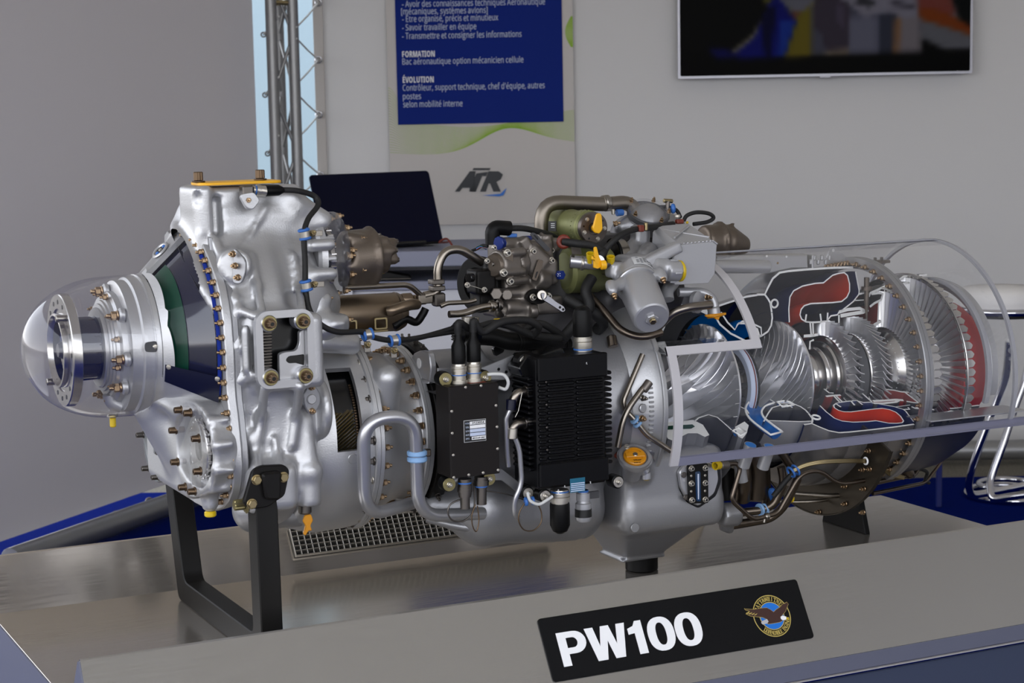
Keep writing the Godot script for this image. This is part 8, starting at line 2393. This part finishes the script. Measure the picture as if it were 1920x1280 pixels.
	bolt(engine, P(1203, 784, 0.21), Vector3(0, 0, 1), 1.1)
	# silver rear cone of the inlet case with its flange
	var rows := []
	for s in [[1.06, 0.178], [1.085, 0.192], [1.105, 0.203], [1.118, 0.206]]: rows.append(shaft_ring(s[0], AX, s[1], s[1], 64))
	var ic := put(G.new().grid(rows, true), "inlet_rear_cone", "silver", engine)
	put(G.new().ringed(Vector3(1.116, AX, 0), XD, 0.15, 0.212, 0.010, 72, 0.0015), "cone_flange", "silver", ic)
	put(G.new().cyl(P(1203, 765, 0.203), Vector3(0.2, 0, 1), 0.009, 0.006, 20, 0.0015), "round_boss", "silver", ic)
	bolt(ic, P(1204, 746, 0.2), Vector3(0.3, 0, 1), 1.0, "steel")
	for k in 14: put(G.new().box(ringpt(1.095, AX, 0.199, 78 + 2.6 * k), Vector3(0.010, 0.0045, 0.004), Basis(XD, deg_to_rad(78 + 2.6 * k)), 0.001), "cast_lug", "silver", ic)


# ------------------------------------------------------------------ clear shield over the cut-open side
func shield() -> void:
	var R := 0.279
	var x0 := 1.097; var xa := 1.30; var x1 := 1.935
	var o := Vector3(0, AX, 0)
	var s := thing("clear_shield", "clear curved acrylic shield with pale edge strips covering the cut open turbine end", "shield", o)
	var dg := func(d: float) -> float: return deg_to_rad(d)
	var low := 109.5; var mid := 65.0
	put(G.new().lathe([Vector2(xa, R), Vector2(x1, R)], o, XD, 48, dg.call(-60), dg.call(low)), "curved_sheet", "clear", s)
	put(G.new().lathe([Vector2(x0, R), Vector2(xa, R)], o, XD, 20, dg.call(mid), dg.call(low)), "front_sheet", "clear", s)
	var band := func(xs: float, xe: float, a: float, b: float, n: int, nm: String, m := "acrylic_edge"):
		put(G.new().lathe(V([[xs, R - 0.003], [xs, R + 0.002], [xe, R + 0.002], [xe, R - 0.003], [xs, R - 0.003]]), o, XD, n, dg.call(a), dg.call(b)), nm, m, s)
	band.call(xa - 0.008, xa + 0.011, 15.0, mid + 1.0, 24, "arch_strip")
	band.call(x0, x0 + 0.019, mid - 2.0, low + 2.0, 20, "front_strip")
	band.call(x0, xa + 0.012, mid - 2.2, mid + 1.6, 4, "step_strip")
	band.call(x0 + 0.019, x1 + 0.2, low - 1.6, low + 2.2, 4, "lower_strip", "shaded_lower_edge")
	put(G.new().lathe(V([[x1 - 0.005, R - 0.006], [x1 - 0.005, R + 0.001], [x1 + 0.004, R + 0.001], [x1 + 0.004, R - 0.006], [x1 - 0.005, R - 0.006]]), o, XD, 56, dg.call(-60), dg.call(low)), "rear_edge", "clear_edge", s)
	put(G.new().rod(o + Vector3(xa, R, 0).rotated(XD, 0.02), o + Vector3(x1, R, 0).rotated(XD, 0.02), 0.0022, 8), "sheet_seam", "clear_edge", s)
	# end plate of the shield round the exhaust, and the ledge inside
	put(G.new().lathe([Vector2(x1, R - 0.004), Vector2(x1 + 0.002, 0.196)], o, XD, 48, dg.call(-10), dg.call(low)), "end_plate", "clear", s)
	put(G.new().lathe(V([[x1 - 0.004, 0.186], [x1 - 0.004, 0.194], [x1 + 0.008, 0.194], [x1 + 0.008, 0.186], [x1 - 0.004, 0.186]]), o, XD, 48, dg.call(-8), dg.call(low)), "inner_rim", "clear_edge", s)
	put(G.new().box(o + Vector3((x0 + xa) / 2, R * cos(deg_to_rad(mid)) - 0.004, 0.17), Vector3(xa - x0 - 0.004, 0.003, 0.155), Basis(), 0.0006), "ledge", "clear", s)
	put(G.new().box(o + Vector3(1.86, R * cos(deg_to_rad(low)) - 0.004, 0.225), Vector3(0.30, 0.003, 0.09), Basis(), 0.0006), "floor_panel", "clear_tint", s)
	for q in [[1769, 786], [1718, 799], [1829, 795]]: put(B.panscrew, "screw", "zinc", s, Transform3D(toward(Vector3.UP).scaled_local(Vector3.ONE * 0.6), PY(q[0], q[1], AX - 0.092)))
